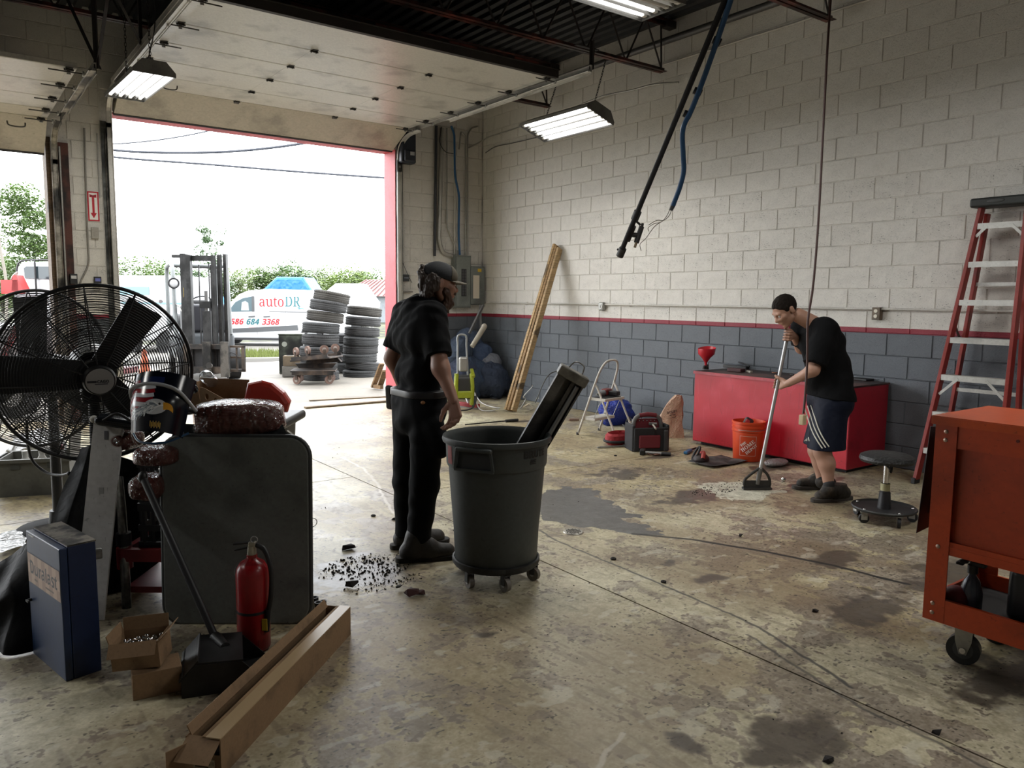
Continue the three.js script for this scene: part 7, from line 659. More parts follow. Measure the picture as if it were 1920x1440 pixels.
// ---------------------------------------------------------------- corner: pressure washer, coveralls, broom, cords
{ const fp = onFloor(868, 768), g = thing('pressure_washer', 'yellow-green pressure washer with upright grey frame in the wall corner', 'pressure washer', fp, CAMTURN + .2), lime = M(.34, .40, .02, { rough: .4, tx: 'dirt' }), gy = M(.3, .31, .31, { rough: .4, metal: .3 }); nb().rbox(.24, .3, .24, .05, 0, .32, 0).build('motor_cover', M(.03, .03, .03, { rough: .5 }), g); for (const s of [-1, 1]) { nb().tube([V(s * .1, .08, .12), V(s * .11, .3, .13), V(s * .1, .5, .1)], .028, 14, 8).build('frame_rib', lime, g); nb().cyl(.09, .09, .05, s * .15, .09, -.06, 0, 0, 1.57, 22).build('wheel', BLACK, g); } nb().rbox(.2, .1, .05, .02, 0, .22, .13).build('front_panel', lime, g); nb().tube([V(-.07, .45, -.02), V(-.06, .85, -.1), V(-.05, 1.0, -.12), V(.05, 1.0, -.12), V(.06, .85, -.1), V(.07, .45, -.02)], .014, 40, 8).build('handle_frame', gy, g); nb().rbox(.12, .2, .1, .03, 0, .62, .02).build('pump', M(.35, .34, .32, { rough: .35, metal: .4 }), g); nb().rbox(.05, .05, .2, .015, .12, .5, .05, .4).build('spray_gun', lime, g); nb().tube([V(.1, .4, .1), V(.16, .2, .16), V(.1, .05, .2), V(-.1, .02, .24), V(-.2, .02, .1)], .009, 40, 6).build('hose', BLACK, g);
  const rg = thing('coverall_heap', 'heap of blue coveralls and rags piled in the wall corner', 'clothes heap', V(-.42, 0, .55)); for (const [i, [x, y, z, r, c]] of [[-.1, .3, -.1, .34, [.03, .05, .09]], [.1, .62, -.2, .26, [.045, .07, .13]], [-.25, .68, -.2, .24, [.05, .07, .11]], [.12, .25, .15, .28, [.02, .03, .055]], [-.05, .85, -.25, .2, [.06, .085, .14]], [.2, .5, .0, .18, [.17, .18, .21]], [-.3, .35, 0, .26, [.035, .045, .08]]].entries()) { const geo = new THREE.SphereGeometry(r, 30, 22), q = geo.attributes.position; for (let k = 0; k < q.count; k++) { const a = q.getX(k), b = q.getY(k), d = q.getZ(k), n = 1 + .28 * noise3(a * 7 + i * 3, b * 7, d * 7) + .1 * noise3(a * 18, b * 18, d * 18 + i); q.setXYZ(k, a * n, Math.max(-y, b * n), d * n); } geo.computeVertexNormals(); const mm = M(...c, { rough: .85, bump: 'fold', bs: .02, bscale: 3 }); nb().put(geo, x, y, z).build('garment', mm, rg, ['dark blue coverall', 'blue coverall', 'faded blue coverall', 'navy jacket', 'pale blue coverall', 'grey rag', 'dark blue jacket'][i]); }
  const bt = thing('bat_pole', 'wooden-ended pole standing in the coverall heap', 'pole'); nb().bar(at(885, 650, 11.1), at(908, 613, 11.2), .035, 12, .04).build('shaft', M(.33, .3, .24, { rough: .6 }), bt); nb().sph(.042, ...at(908, 612, 11.2).toArray()).build('knob', M(.38, .34, .28, { rough: .6 }), bt);
  const st = thing('perforated_strut', 'perforated metal strut propped under the breaker panel', 'strut'); nb().beam(at(880, 625, 11.35), at(906, 572, 11.5), .035, .03).build('channel', M(.12, .12, .12, { rough: .5, metal: .4, tx: 'dirt' }), st); nb().beam(at(902, 622, 11.45), at(900, 572, 11.5), .03, .03).build('channel', M(.1, .1, .1, { rough: .5, metal: .4, tx: 'dirt' }), st);
  const br = thing('push_broom', 'red push broom with white handle lying in the wall corner', 'broom'); const b0 = onFloor(850, 762).setY(.05), b1 = onFloor(897, 768).setY(.05); nb().beam(b0, b1, .07, .05, 0, .006).build('head', M(.38, .025, .035, { rough: .5, tx: 'dirt' }), br); nb().beam(b0.clone().setY(.014), b1.clone().setY(.014), .06, .026).build('bristles', M(.25, .23, .21, { rough: .9 }), br); nb().bar(b0.clone().lerp(b1, .6).setY(.07), at(856, 700, 10.9), .013, 8).build('handle', M(.6, .6, .58, { rough: .4 }), br);
  const cc = [['loose_cable', 'white cord running over the floor from the corner to the planks', [[876, 745], [900, 755], [930, 766], [938, 768]], [.55, .55, .53], .008], ['loose_cable', 'white cord hanging from the pressure washer into the corner', [[885, 764], [900, 770], [918, 772], [935, 770]], [.55, .55, .53], .008], ['coiled_cable', 'dark cords coiled on the floor in the corner', [[905, 745], [930, 738], [945, 735], [930, 750], [910, 742], [940, 730], [955, 748]], [.02, .02, .022], .01], ['tan_wire', 'thin bent wire on the floor beside the planks', [[972, 765], [985, 758], [1000, 768], [985, 776]], [.3, .25, .18], .005]]; for (const [n, lab, pts, c, r] of cc) tag(nb().tube(pts.map(([u, v], i) => onFloor(u, v).setY(i === 0 && n === 'loose_cable' ? .3 : .012 + (i % 2) * .01)), r, 60, 6).build(n, M(...c, { rough: .5 })), lab, 'cord');
  const wr2 = thing('wire_stand', 'thin white wire stand with curled end beside the leaning planks', 'wire stand'); nb().tube([onFloor(975, 768).setY(.01), onFloor(985, 763).setY(.1), at(984, 740, 9.9), at(998, 725, 9.9), at(998, 722, 9.85)], .006, 30, 6).build('rod', M(.6, .6, .58, { rough: .4 }), wr2); nb().tor(.045, .005, ...onFloor(1007, 757).setY(.06).toArray(), .3, .5, 0, 24, 5).build('curl', M(.6, .6, .58, { rough: .4 }), wr2); const cl = onFloor(985, 768); nb().ext([[-.05, 0], [.08, .02], [.1, -.03], [0, -.05]], .006, cl.x, .05, cl.z, 1.4, .4, 0).build('tag', M(.4, .33, .22, { rough: .8 }), wr2); }
// ---------------------------------------------------------------- yard outside
{ const o = sgroup('ground_yard', 'pale dusty concrete apron and gravel yard outside the bays'); nb().box(120, .1, 7.2, -10, -.06, -3.95).build('apron', M(0.186, 0.1705, 0.1457, { rough: .7, tx: 'dirt', scale: .5, bump: 'bump', bs: .003 }), o); nb().box(160, .1, 9, -10, -.11, -12).build('gravel', M(0.1612, 0.155, 0.1426, { rough: .9, tx: 'dirt', scale: .4 }), o); nb().box(300, .1, 260, -10, -.22, -145).build('verge', M(0.093, 0.1054, 0.0372, { rough: .95, tx: 'grime', scale: .3 }), o);
  const gs = new THREE.InstancedMesh(new THREE.ConeGeometry(.02, .22, 3), M(0.0992, 0.124, 0.0217, { rough: .9 }), 2600), r = rng(12), m = new THREE.Matrix4(); for (let i = 0; i < 2600; i++) { const p = at(410 + r() * 170, 645, 19 + r() * 2.6); m.compose(V(p.x, -.04, p.z), new THREE.Quaternion().setFromEuler(new THREE.Euler((r() - .5) * .8, r() * 6, (r() - .5) * .8)), V(1, .5 + r() * 1.1, 1)); gs.setMatrixAt(i, m); } finish(gs); gs.name = numbered('grass_strip'); tag(gs, 'dry yellow-green grass along the far edge of the yard', 'grass', null, 'stuff'); scene.add(gs);
  nb().beam(at(215, 655, 17.5).setY(-.02), at(580, 648, 19).setY(-.02), .25, .1).build('kerb', M(0.186, 0.1798, 0.1674, { rough: .8 }), o); }
const frameAt = (u, D, y = 0) => { const p = at(u, 600, D); p.y = y; return p; };
// tyres
{ const rubM = [M(0.03844, 0.03906, 0.04092, { rough: .85, tx: 'dirt' }), M(0.0527, 0.0496, 0.04464, { rough: .9, tx: 'dirt' }), M(0.03224, 0.0341, 0.03596, { rough: .8, tx: 'dirt' })];
  const prof = [[.20, -.075], [.215, -.095], [.27, -.108], [.315, -.102], [.332, -.085], [.335, -.05], [.327, -.046], [.327, -.038], [.335, -.034], [.336, -.006], [.328, -.003], [.328, .003], [.336, .006], [.335, .034], [.327, .038], [.327, .046], [.335, .05], [.332, .085], [.315, .102], [.27, .108], [.215, .095], [.20, .075], [.21, .05], [.25, .085], [.3, .08], [.315, 0], [.3, -.08], [.25, -.085], [.21, -.05], [.20, -.075]]; const tyreG = nb().lathe(prof, 0, 0, 0, 0, 0, 0, 44).geo(), blk = nb(); for (let i = 0; i < 56; i++) { const a = i / 56 * 6.283; for (const s of [-1, 1]) blk.put(new THREE.BoxGeometry(.01, .028, .022), Math.cos(a) * .334, s * .068, Math.sin(a) * .334, 0, -a, s * .25); } const blkG = blk.geo();
  const stack = (list, D, names) => list.forEach(([u, v, tx, tz, m, sc = 1], i) => { const p = at(u, v, D + (i % 2) * .03), g = thing('tyre', names[i], 'tyre', p, 0, 'stacked old tyres'); const o = finish(new THREE.Mesh(tyreG, rubM[m])); o.name = 'carcass'; g.add(o); const b = finish(new THREE.Mesh(blkG, rubM[m])); b.name = 'tread_blocks'; b.userData.kind = 'stuff'; g.add(b); g.rotation.set(tx, i * 1.3, tz, 'ZXY'); g.scale.set(sc, sc * (D > 14.5 && D < 15 ? .8 : .9), sc); });
  const tilt = (k) => [k * -.5 * RT.z, k * .9 * RT.x];
  stack([[601, 704, 0, 0, 0], [598, 681, 0, 0, 2], [597, 659, 0, -.02, 0], [601, 637, 0, -.05, 0], [602, 615, 0, -.08, 2], [610, 594, .02, -.12, 1], [616, 574, .03, -.14, 0], [622, 557, .04, -.17, 1, .98]], 14.25, ['lowest tyre of the leaning tall stack outside', 'second lowest tyre of the leaning tall stack outside', 'third tyre up in the leaning tall stack outside', 'fourth tyre up in the leaning tall stack outside', 'fifth tyre up in the leaning tall stack outside', 'brownish tyre third from the top of the leaning stack', 'tyre second from the top of the leaning stack', 'brown ribbed tyre crowning the leaning stack']);
  stack([[676, 701, 0, 0, 2], [680, 685, .0, -.12, 0], [674, 671, 0, 0, 2], [676, 655, 0, 0, 0], [677, 640, 0, -.04, 2], [679, 622, 0, -.06, 0], [681, 603, 0, -.08, 0], [683, 584, .0, -.1, 1]], 14.9, ['lowest tyre of the stack beside the red jamb', 'tyre tipped sideways near the bottom of the stack by the jamb', 'third tyre up in the stack by the red jamb', 'fourth tyre up in the stack by the red jamb', 'fifth tyre up in the stack by the red jamb', 'sixth tyre up in the stack by the red jamb', 'tyre second from the top in the stack by the red jamb', 'brownish tyre crowning the stack by the red jamb']);
  stack([[652, 688, 0, 0, 2], [650, 670, 0, 0, 0], [649, 652, 0, 0, 2], [648, 634, 0, 0, 0]], 15.6, ['dark tyre on the ground between the two stacks', 'dark tyre second up between the two stacks', 'dark tyre third up between the two stacks', 'dark tyre topmost between the two stacks']); }
// wheeled dollies
{ const rust = M(0.062, 0.0403, 0.0279, { rough: .75, tx: 'grime' }), wh = M(0.186, 0.1116, 0.0868, { rough: .7, tx: 'dirt' }); const dolly = (lab, p, flip, turn) => { const g = thing('wheel_dolly', lab, 'dolly', p, turn, 'steel wheel dollies'); const s = flip ? -1 : 1; nb().ext([[-.36, 0], [.36, 0], [.28, .1], [-.28, .1]], .06, 0, s > 0 ? .1 : -.1, -.25, s > 0 ? Math.PI : 0).build('pan_side', rust, g); nb().rbox(.76, .03, .52, .01, 0, 0, 0).box(.7, .06, .02, 0, -s * .03, .25).box(.7, .06, .02, 0, -s * .03, -.25).build('deck', rust, g); for (const x of [-.27, .27]) for (const z of [-.2, .2]) { const c = new THREE.Group(); c.name = 'caster'; c.position.set(x, -s * .15, z); c.rotation.y = .4 * x * 5; g.add(c); nb().cyl(.075, .075, .04, 0, 0, 0, 1.57, 0, 0, 24).build('wheel', wh, c); nb().cyl(.035, .035, .05, 0, 0, 0, 1.57, 0, 0, 14).build('hub', M(0.217, 0.186, 0.1674, { rough: .5 }), c); nb().box(.05, .12, .006, 0, s * .06, .03).box(.05, .12, .006, 0, s * .06, -.03).build('fork', rust, c); } return g; };
  const p = onFloor(598, 720); dolly('rusty flat wheel dolly standing on the ground before the tyres', [p.x, .225, p.z - .2], false, CAMTURN + .15); dolly('rusty wheel dolly turned upside down on top of the other dolly', [p.x + .05, .43, p.z - .2], true, CAMTURN - .25).rotation.z = .1; }
{ const g = thing('metal_locker', 'small olive grey metal cabinet with pale spots beside the tyres', 'cabinet', frameAt(546, 15.2), CAMTURN + .2), gm = M(0.0806, 0.0961, 0.0744, { rough: .6, tx: 'grime' }); nb().rbox(.46, .76, .4, .01, 0, .38, 0).build('body', gm, g); nb().box(.4, .68, .012, .0, .4, .205).build('door', M(0.0682, 0.0837, 0.0651, { rough: .55, tx: 'grime' }), g); nb().cyl(.05, .05, .004, -.12, .58, .213, 1.57).build('pale_spot', M(0.248, 0.2604, 0.2232, { rough: .8 }), g); nb().rbox(.48, .025, .42, .006, 0, .77, 0).build('top', gm, g);
  for (const [u, y, lab] of [[549, 0, 'lower concrete block beside the olive cabinet'], [551, .2, 'upper concrete block beside the olive cabinet']]) { const b = thing('concrete_block', lab, 'block', frameAt(u, 14.5, y), CAMTURN + .1, 'loose concrete blocks'); nb().rbox(.4, .195, .2, .008, 0, .098, 0).build('block_body', y ? M(0.1736, 0.1364, 0.093, { rough: .9, tx: 'dirt' }) : M(0.186, 0.1798, 0.1674, { rough: .9, tx: 'dirt' }), b); nb().box(.1, .01, .1, -.09, .194, 0).box(.1, .01, .1, .09, .194, 0).build('core_shade_pads', M(0.031, 0.031, 0.031, { rough: .9 }), b); }  // dark pads on the solid top stand for shade inside the cores
  const w = thing('broken_pallet', 'short splintered pallet timbers leaning at the foot of the red jamb', 'pallet'), wm2 = M(0.2604, 0.1612, 0.0806, { rough: .75, tx: 'wood' }); const a = onFloor(700, 728); nb().beam(a.clone().setY(.02), at(716, 682, 12.6), .09, .03).build('slat', wm2, w); nb().beam(onFloor(712, 729).setY(.03), at(722, 695, 12.4), .09, .03).build('slat', wm2, w); nb().beam(a.clone().add(V(0, .04, .05)), onFloor(716, 731).setY(.04), .06, .06).build('block', wm2, w);
  const c = thing('traffic_cone', 'faded orange traffic cone outside, seen through the fan cage', 'cone', frameAt(268, 11.4)); nb().lathe([[0, .02], [.14, .02], [.13, .05], [.03, .68], [.02, .7], [0, .7]]).build('cone', M(0.372, 0.0806, 0.031, { rough: .6 }), c); nb().rbox(.36, .03, .36, .01, 0, .015, 0).build('base', M(0.31, 0.062, 0.0248, { rough: .7 }), c);
  const t = thing('cable_spool', 'dark stack of wheel rims outside behind the fan', 'wheel rim', frameAt(295, 10.6), .2); nb().lathe([[.08, 0], [.2, 0], [.22, .02], [.18, .04], [.17, .16], [.22, .19], [.2, .21], [.08, .2], [.08, 0]]).build('rim', M(0.186, 0.1798, 0.1736, { rough: .5, metal: .4 }), t); nb().cyl(.09, .09, .03, 0, .22, 0).build('hub', DARKIRON, t); }
// forklift facing the shop
{ const D = 13.5, k = D / FOCAL, U = (u) => (u - 395) * k, Y = (v) => EYE.y - (v - 557.5) * k, g = thing('forklift', 'parked forklift with dark mast raised before the white van', 'forklift', frameAt(395, D), CAMTURN), dk = M(0.0341, 0.03596, 0.03844, { rough: .5, metal: .3, tx: 'grime' }), gy = M(0.1612, 0.1798, 0.186, { rough: .45, tx: 'dirt' }), rs = M(0.0806, 0.0589, 0.0434, { rough: .7, tx: 'grime' }); const bx = (n, u0, v0, u1, v1, z0, z1, m) => nb().box(Math.abs(U(u1) - U(u0)), Math.abs(Y(v0) - Y(v1)), z1 - z0, (U(u0) + U(u1)) / 2, (Y(v0) + Y(v1)) / 2, (z0 + z1) / 2).build(n, m, g);
  for (const [a, b, z] of [[341, 348, -.1], [350, 357, -.02], [359, 367, .06], [405, 411, .06], [413, 419, -.02], [421, 427, -.1]]) bx('mast_rail', a, 481 + z * 20, b, 702, z, z + .1, dk); bx('mast_crossbar', 362, 483, 408, 493, .05, .1, dk); bx('mast_crossbar', 345, 650, 425, 656, -.05, 0, dk); bx('mast_crossbar', 326, 481, 343, 487, -.1, 0, dk);
  bx('lift_cylinder', 384, 585, 398, 705, 0, .1, dk); bx('cylinder_rod', 388, 548, 394, 590, .03, .08, M(0.186, 0.186, 0.186, { rough: .3, metal: .7 })); bx('chain_sheave', 380, 567, 400, 580, .0, .12, dk); for (const u of [379, 401]) bx('lift_chain', u - 1, 500, u + 1, 650, .06, .075, BLACK); bx('hose', 398, 497, 400, 650, .1, .11, BLACK);
  bx('carriage_plate', 353, 646, 432, 655, .14, .22, rs); bx('carriage_plate', 353, 688, 432, 700, .14, .22, rs); bx('carriage_back', 356, 655, 430, 690, .1, .13, BLACKM); for (const [a, b] of [[389, 404], [422, 437]]) { bx('fork_upright', a, 641, b, 706, .22, .28, M(0.1054, 0.0992, 0.0899, { rough: .6, metal: .3, tx: 'grime' })); nb().box(.11, .045, .9, (U(a) + U(b)) / 2, .06, .68).build('fork_tine', rs, g); } bx('carriage_end', 352, 646, 359, 702, .14, .24, rs); bx('side_frame', 437, 648, 464, 652, .14, .2, rs); bx('side_frame', 437, 692, 464, 697, .14, .2, rs); bx('side_frame', 458, 648, 464, 697, .14, .2, rs); bx('side_frame', 447, 650, 450, 696, .14, .18, rs); bx('side_frame', 437, 668, 464, 672, .14, .18, rs);
  nb().tor(.1, .007, U(440), Y(672), .2, 0, 0, 0, 20, 3.5).build('hydraulic_hose', BLACK, g);
  const fb = new THREE.Group(); fb.name = 'truck_body'; fb.rotation.y = .5; fb.position.set(-.1, 0, -.15); g.add(fb);
  for (const x of [-.5, .42]) nb().tube([V(x, .9, -1.75), V(x, 1.95, -1.75), V(x, 2.04, -1.68), V(x, 2.06, -1.5), V(x, 2.06, -.75), V(x, 1.98, -.62), V(x, 1.3, -.45), V(x, .8, -.35)], .038, 50, 8).build('guard_post', gy, fb); for (const z of [-1.6, -1.3, -1.0]) nb().bar(V(-.5, 2.05, z), V(.42, 2.05, z), .018, 8).build('guard_bar', dk, fb); nb().bar(V(-.5, 2.05, -.75), V(.42, 2.05, -.75), .03, 8).build('guard_bar', gy, fb);
  nb().cyl(.085, .065, .06, -.5, 1.72, -.5, 1.57, 0, 0, 24).tor(.085, .014, -.5, 1.72, -.47).build('headlight_shell', BLACK, fb); nb().sph(.074, -.5, 1.72, -.475, 1, 1, .3, 20).build('headlight_lens', M(0.465, 0.4712, 0.4836, { rough: .15 }), fb); nb().rbox(.8, .5, .3, .05, 0, 1.1, -.5).build('dashboard', M(0.0279, 0.0279, 0.0341, { rough: .5 }), fb); nb().rbox(1.0, .55, 1.4, .1, 0, .58, -1.05).build('chassis', M(0.0992, 0.1116, 0.124, { rough: .5, tx: 'dirt' }), fb); nb().rbox(.98, .8, .5, .15, 0, .75, -1.9).build('counterweight', M(0.0496, 0.0527, 0.0558, { rough: .6, tx: 'dirt' }), fb); nb().rbox(.45, .12, .4, .05, 0, 1.0, -1.4).rbox(.45, .4, .1, .05, 0, 1.22, -1.62).build('seat', BLACKM, fb); nb().tor(.17, .014, 0, 1.4, -.85, 1.0).build('steering_wheel', BLACK, fb); for (const s of [-1, 1]) for (const z of [-.15, -1.75]) { nb().cyl(.3, .3, .2, s * .42, .3, z, 0, 0, 1.57, 30).build('wheel', BLACKM, fb); nb().cyl(.15, .15, .22, s * .42, .3, z, 0, 0, 1.57, 20).build('wheel_rim', GALV, fb); }
  bx('warning_label', 346, 542, 350, 560, .001, .003, M(0.372, 0.2604, 0.0124, { rough: .5 })); nb().tube([V(U(330), Y(640), -.2), V(U(318), Y(632), .0), V(U(312), Y(640), .1), V(U(322), Y(652), .15), V(U(340), Y(645), .1)], .014, 24, 6).build('hydraulic_hose', BLACK, g); nb().tube([V(U(318), Y(574), -.3), V(U(328), Y(580), -.2), V(U(340), Y(596), -.15)], .012, 14, 6).build('control_lever', GALV, g); }
// white van with lettering
{ const D = 24.2, k = D / FOCAL, g = thing('delivery_van', 'white delivery van with red and teal lettering parked beyond the yard', 'van', frameAt(350, D, -.1), CAMTURN), wht = M(0.3844, 0.3906, 0.403, { rough: .25, clearcoat: .5 }), tr = M(0.0558, 0.0589, 0.062, { rough: .6 }), gl = M(0.062, 0.093, 0.1054, { rough: .08 }), W = 1.78;
  const pr = [[.02, .3], [.0, .55], [.08, .85], [.55, .98], [1.0, 1.06], [1.2, 1.25], [1.65, 1.66], [1.95, 1.78], [2.6, 1.84], [4.5, 1.8], [4.72, 1.68], [4.8, 1.0], [4.8, .35], [4.35, .28]]; const sh = new THREE.Shape(); pr.forEach(([x, y], i) => i ? sh.lineTo(x, y) : sh.moveTo(x, y)); sh.absarc(3.92, .32, .38, -.1, Math.PI + .1, false); sh.lineTo(1.25, .28); sh.absarc(.86, .32, .38, -.1, Math.PI + .1, false); nb().ext(sh, W, 0, 0, -W, 0, 0, 0, .05).build('body', wht, g);
  const side = (n, pts, m, d = .008, z = 0) => nb().ext(pts, d, 0, 0, z).build(n, m, g); side('front_window', [[1.34, 1.16], [1.55, 1.42], [1.8, 1.55], [2.1, 1.6], [2.12, 1.14], [1.4, 1.12]], gl); side('seat_glimpse', [[1.72, 1.16], [1.75, 1.42], [1.86, 1.46], [1.95, 1.4], [1.97, 1.16]], M(0.2604, 0.2914, 0.2976, { rough: .5 }), .003, .008); side('window_frame', [[2.06, 1.13], [2.06, 1.61], [2.14, 1.61], [2.14, 1.13]], tr, .01, .002); side('lower_trim', [[1.28, .46], [1.28, .58], [3.48, .72], [3.5, .56]], tr, .014); side('lower_trim', [[4.3, .5], [4.3, .66], [4.78, .66], [4.78, .5]], tr, .014); side('sill', [[1.26, .24], [1.26, .3], [3.52, .3], [3.52, .24]], BLACKM, .012); for (const x of [1.95, 2.42]) side('door_handle', [[x, .95], [x + .2, .965], [x + .2, 1.0], [x, .985]], tr, .03); side('door_rail', [[2.6, 1.12], [2.6, 1.14], [4.55, 1.14], [4.55, 1.12]], tr, .006); for (const x of [1.28, 2.2, 3.1]) side('door_seam', [[x, .4], [x, 1.5], [x + .012, 1.5], [x + .012, .4]], M(0.186, 0.186, 0.1922, { rough: .6 }), .002, .0005);
  for (const x of [.86, 3.92]) for (const z of [-.12, -W + .12]) { nb().cyl(.33, .33, .21, x, .33, z, 1.57, 0, 0, 30).build('wheel', BLACKM, g); nb().cyl(.2, .2, .22, x, .33, z, 1.57, 0, 0, 20).build('wheel_cover', M(0.248, 0.2542, 0.2604, { rough: .35, metal: .6 }), g); } nb().box(W - .2, .02, .01, 2.4, .25, -W / 2, 0, 1.57).build('underbody', BLACKM, g);
  const txt = (w, h, draw, x, y, n) => decal(w, h, printMat(w, h, 420, (c, a, b) => { c.clearRect(0, 0, a, b); draw(c, a, b); }, { clear: true }), n, g, new THREE.Matrix4().makeTranslation(x + w / 2, y + h / 2, .003));
  txt(1.42, .44, (c, a, b) => { c.textBaseline = 'alphabetic'; c.font = b * .98 + 'px serif'; c.fillStyle = '#a00818'; const tw = Math.min(a * .56, c.measureText('auto').width); c.fillText('auto', 0, b * .7, a * .56); c.font = b * 1.0 + 'px serif'; c.fillStyle = '#07555c'; c.fillText('DR', tw + a * .01, b * .68, a * .34); c.font = b * .3 + 'px serif'; c.fillText('x', a * .86, b * .86); c.strokeStyle = '#1d8f96'; c.lineWidth = b * .025; c.beginPath(); c.moveTo(a * .84, b * .78); c.lineTo(a * .99, b * .84); c.stroke(); }, 2.28, 1.16, 'name_lettering');
  txt(1.6, .26, (c, a, b) => { c.font = 'italic bold ' + b * .95 + 'px sans-serif'; c.textBaseline = 'middle'; c.fillStyle = '#a00818'; c.fillText('586', 0, b * .5, a * .29); c.fillStyle = '#07555c'; c.fillText('684', a * .31, b * .5, a * .28); c.fillStyle = '#a00818'; c.fillText('3368', a * .62, b * .5, a * .37); }, 1.36, .66 + .02, 'phone_lettering'); txt(.5, .05, (c, a, b) => { c.fillStyle = '#d08080'; for (let i = 0; i < 9; i++) c.fillRect(a * i / 9, b * .2, a * .07, b * .5); }, 1.95, .6, 'small_lettering'); }
// tow truck seen through the neighbouring bay
{ const D = 14, k = D / FOCAL, U = (u) => (u - 60) * k, Y = (v) => EYE.y - (v - 554) * k, g = thing('tow_truck', 'white pickup cab with red towing boom parked outside the neighbouring bay', 'truck', frameAt(60, D), CAMTURN), wht = M(0.4464, 0.4526, 0.465, { rough: .3 }), red = M(0.2976, 0.0186, 0.0186, { rough: .4 }); const sh = [[U(22), .55], [U(20), Y(545)], [U(28), Y(506)], [U(38), Y(494)], [U(140), Y(491)], [U(150), .55]]; nb().ext(sh, 1.4, 0, 0, -1.5, 0, 0, 0, .06).build('cab', wht, g); nb().ext([[U(46), Y(524)], [U(45), Y(505)], [U(50), Y(502)], [U(128), Y(502)], [U(130), Y(526)]], .02, 0, 0, -.1).build('rear_window', M(0.031, 0.0434, 0.0496, { rough: .1 }), g); for (const p of [[[30, 556], [36, 500], [42, 493], [140, 491]], [[68, 556], [68, 492]]]) nb().tube(p.map(([u, v]) => V(U(u), Y(v), -.05)), .016, 30, 6).build('rack_bar', BLACK, g); nb().box(U(200) - U(-30), .5, 2.6, (U(200) + U(-30)) / 2, .72, 1.0).build('bed', M(0.0744, 0.062, 0.062, { rough: .45, tx: 'dirt' }), g); nb().box(.3, .24, .2, U(55), Y(541), .4).build('winch', red, g); nb().hull([V(U(58), Y(548), .3), V(U(62), Y(520), .3), V(U(68), Y(520), .3), V(U(80), Y(548), .3), V(U(58), Y(548), .5), V(U(62), Y(520), .5), V(U(68), Y(520), .5), V(U(80), Y(548), .5)]).build('boom_bracket', red, g); nb().hull([V(U(-40), Y(575), .6), V(U(-40), Y(546), .6), V(U(10), Y(546), .6), V(U(36), Y(570), .6), V(U(-40), Y(575), .9), V(U(-40), Y(546), .9), V(U(10), Y(546), .9), V(U(36), Y(570), .9)]).build('boom_arm', red, g); nb().bar(V(U(-60), Y(545), .2), V(U(60), Y(549), .2), .02, 6).build('cable_bar', BLACK, g); for (const u of [20, 150]) { nb().cyl(.42, .42, .3, U(u), .42, 1.2, 0, 0, 1.57, 26).build('wheel', BLACKM, g); nb().cyl(.2, .2, .32, U(u), .42, 1.2, 0, 0, 1.57, 18).build('wheel_rim', GALV, g); } nb().tube([V(U(62), Y(520), .4), V(U(66), Y(514), .42), V(U(58), Y(522), .45), V(U(52), Y(532), .4)], .012, 20, 5).build('rope', M(0.372, 0.3596, 0.341, { rough: .8 }), g);
  const sg = thing('red_trailer', 'low red equipment trailer outside, seen through the fan cage', 'trailer', frameAt(120, 9.6), CAMTURN), rd = M(0.186, 0.0155, 0.0186, { rough: .5, tx: 'dirt' }); nb().box(1.5, .07, .6, 0, .55, 0).build('deck', rd, sg); nb().beam(V(-.7, .56, .3), V(-.3, 1.25, .3), .06, .06).beam(V(.6, .56, .3), V(.2, 1.1, .3), .06, .06).build('brace', rd, sg); for (const x of [-.5, .5]) { nb().cyl(.27, .27, .18, x, .27, .25, 1.57, 0, 0, 24).build('wheel', BLACKM, sg); nb().cyl(.14, .14, .19, x, .27, .25, 1.57, 0, 0, 16).build('wheel_rim', M(0.372, 0.372, 0.372, { rough: .4 }), sg); } }
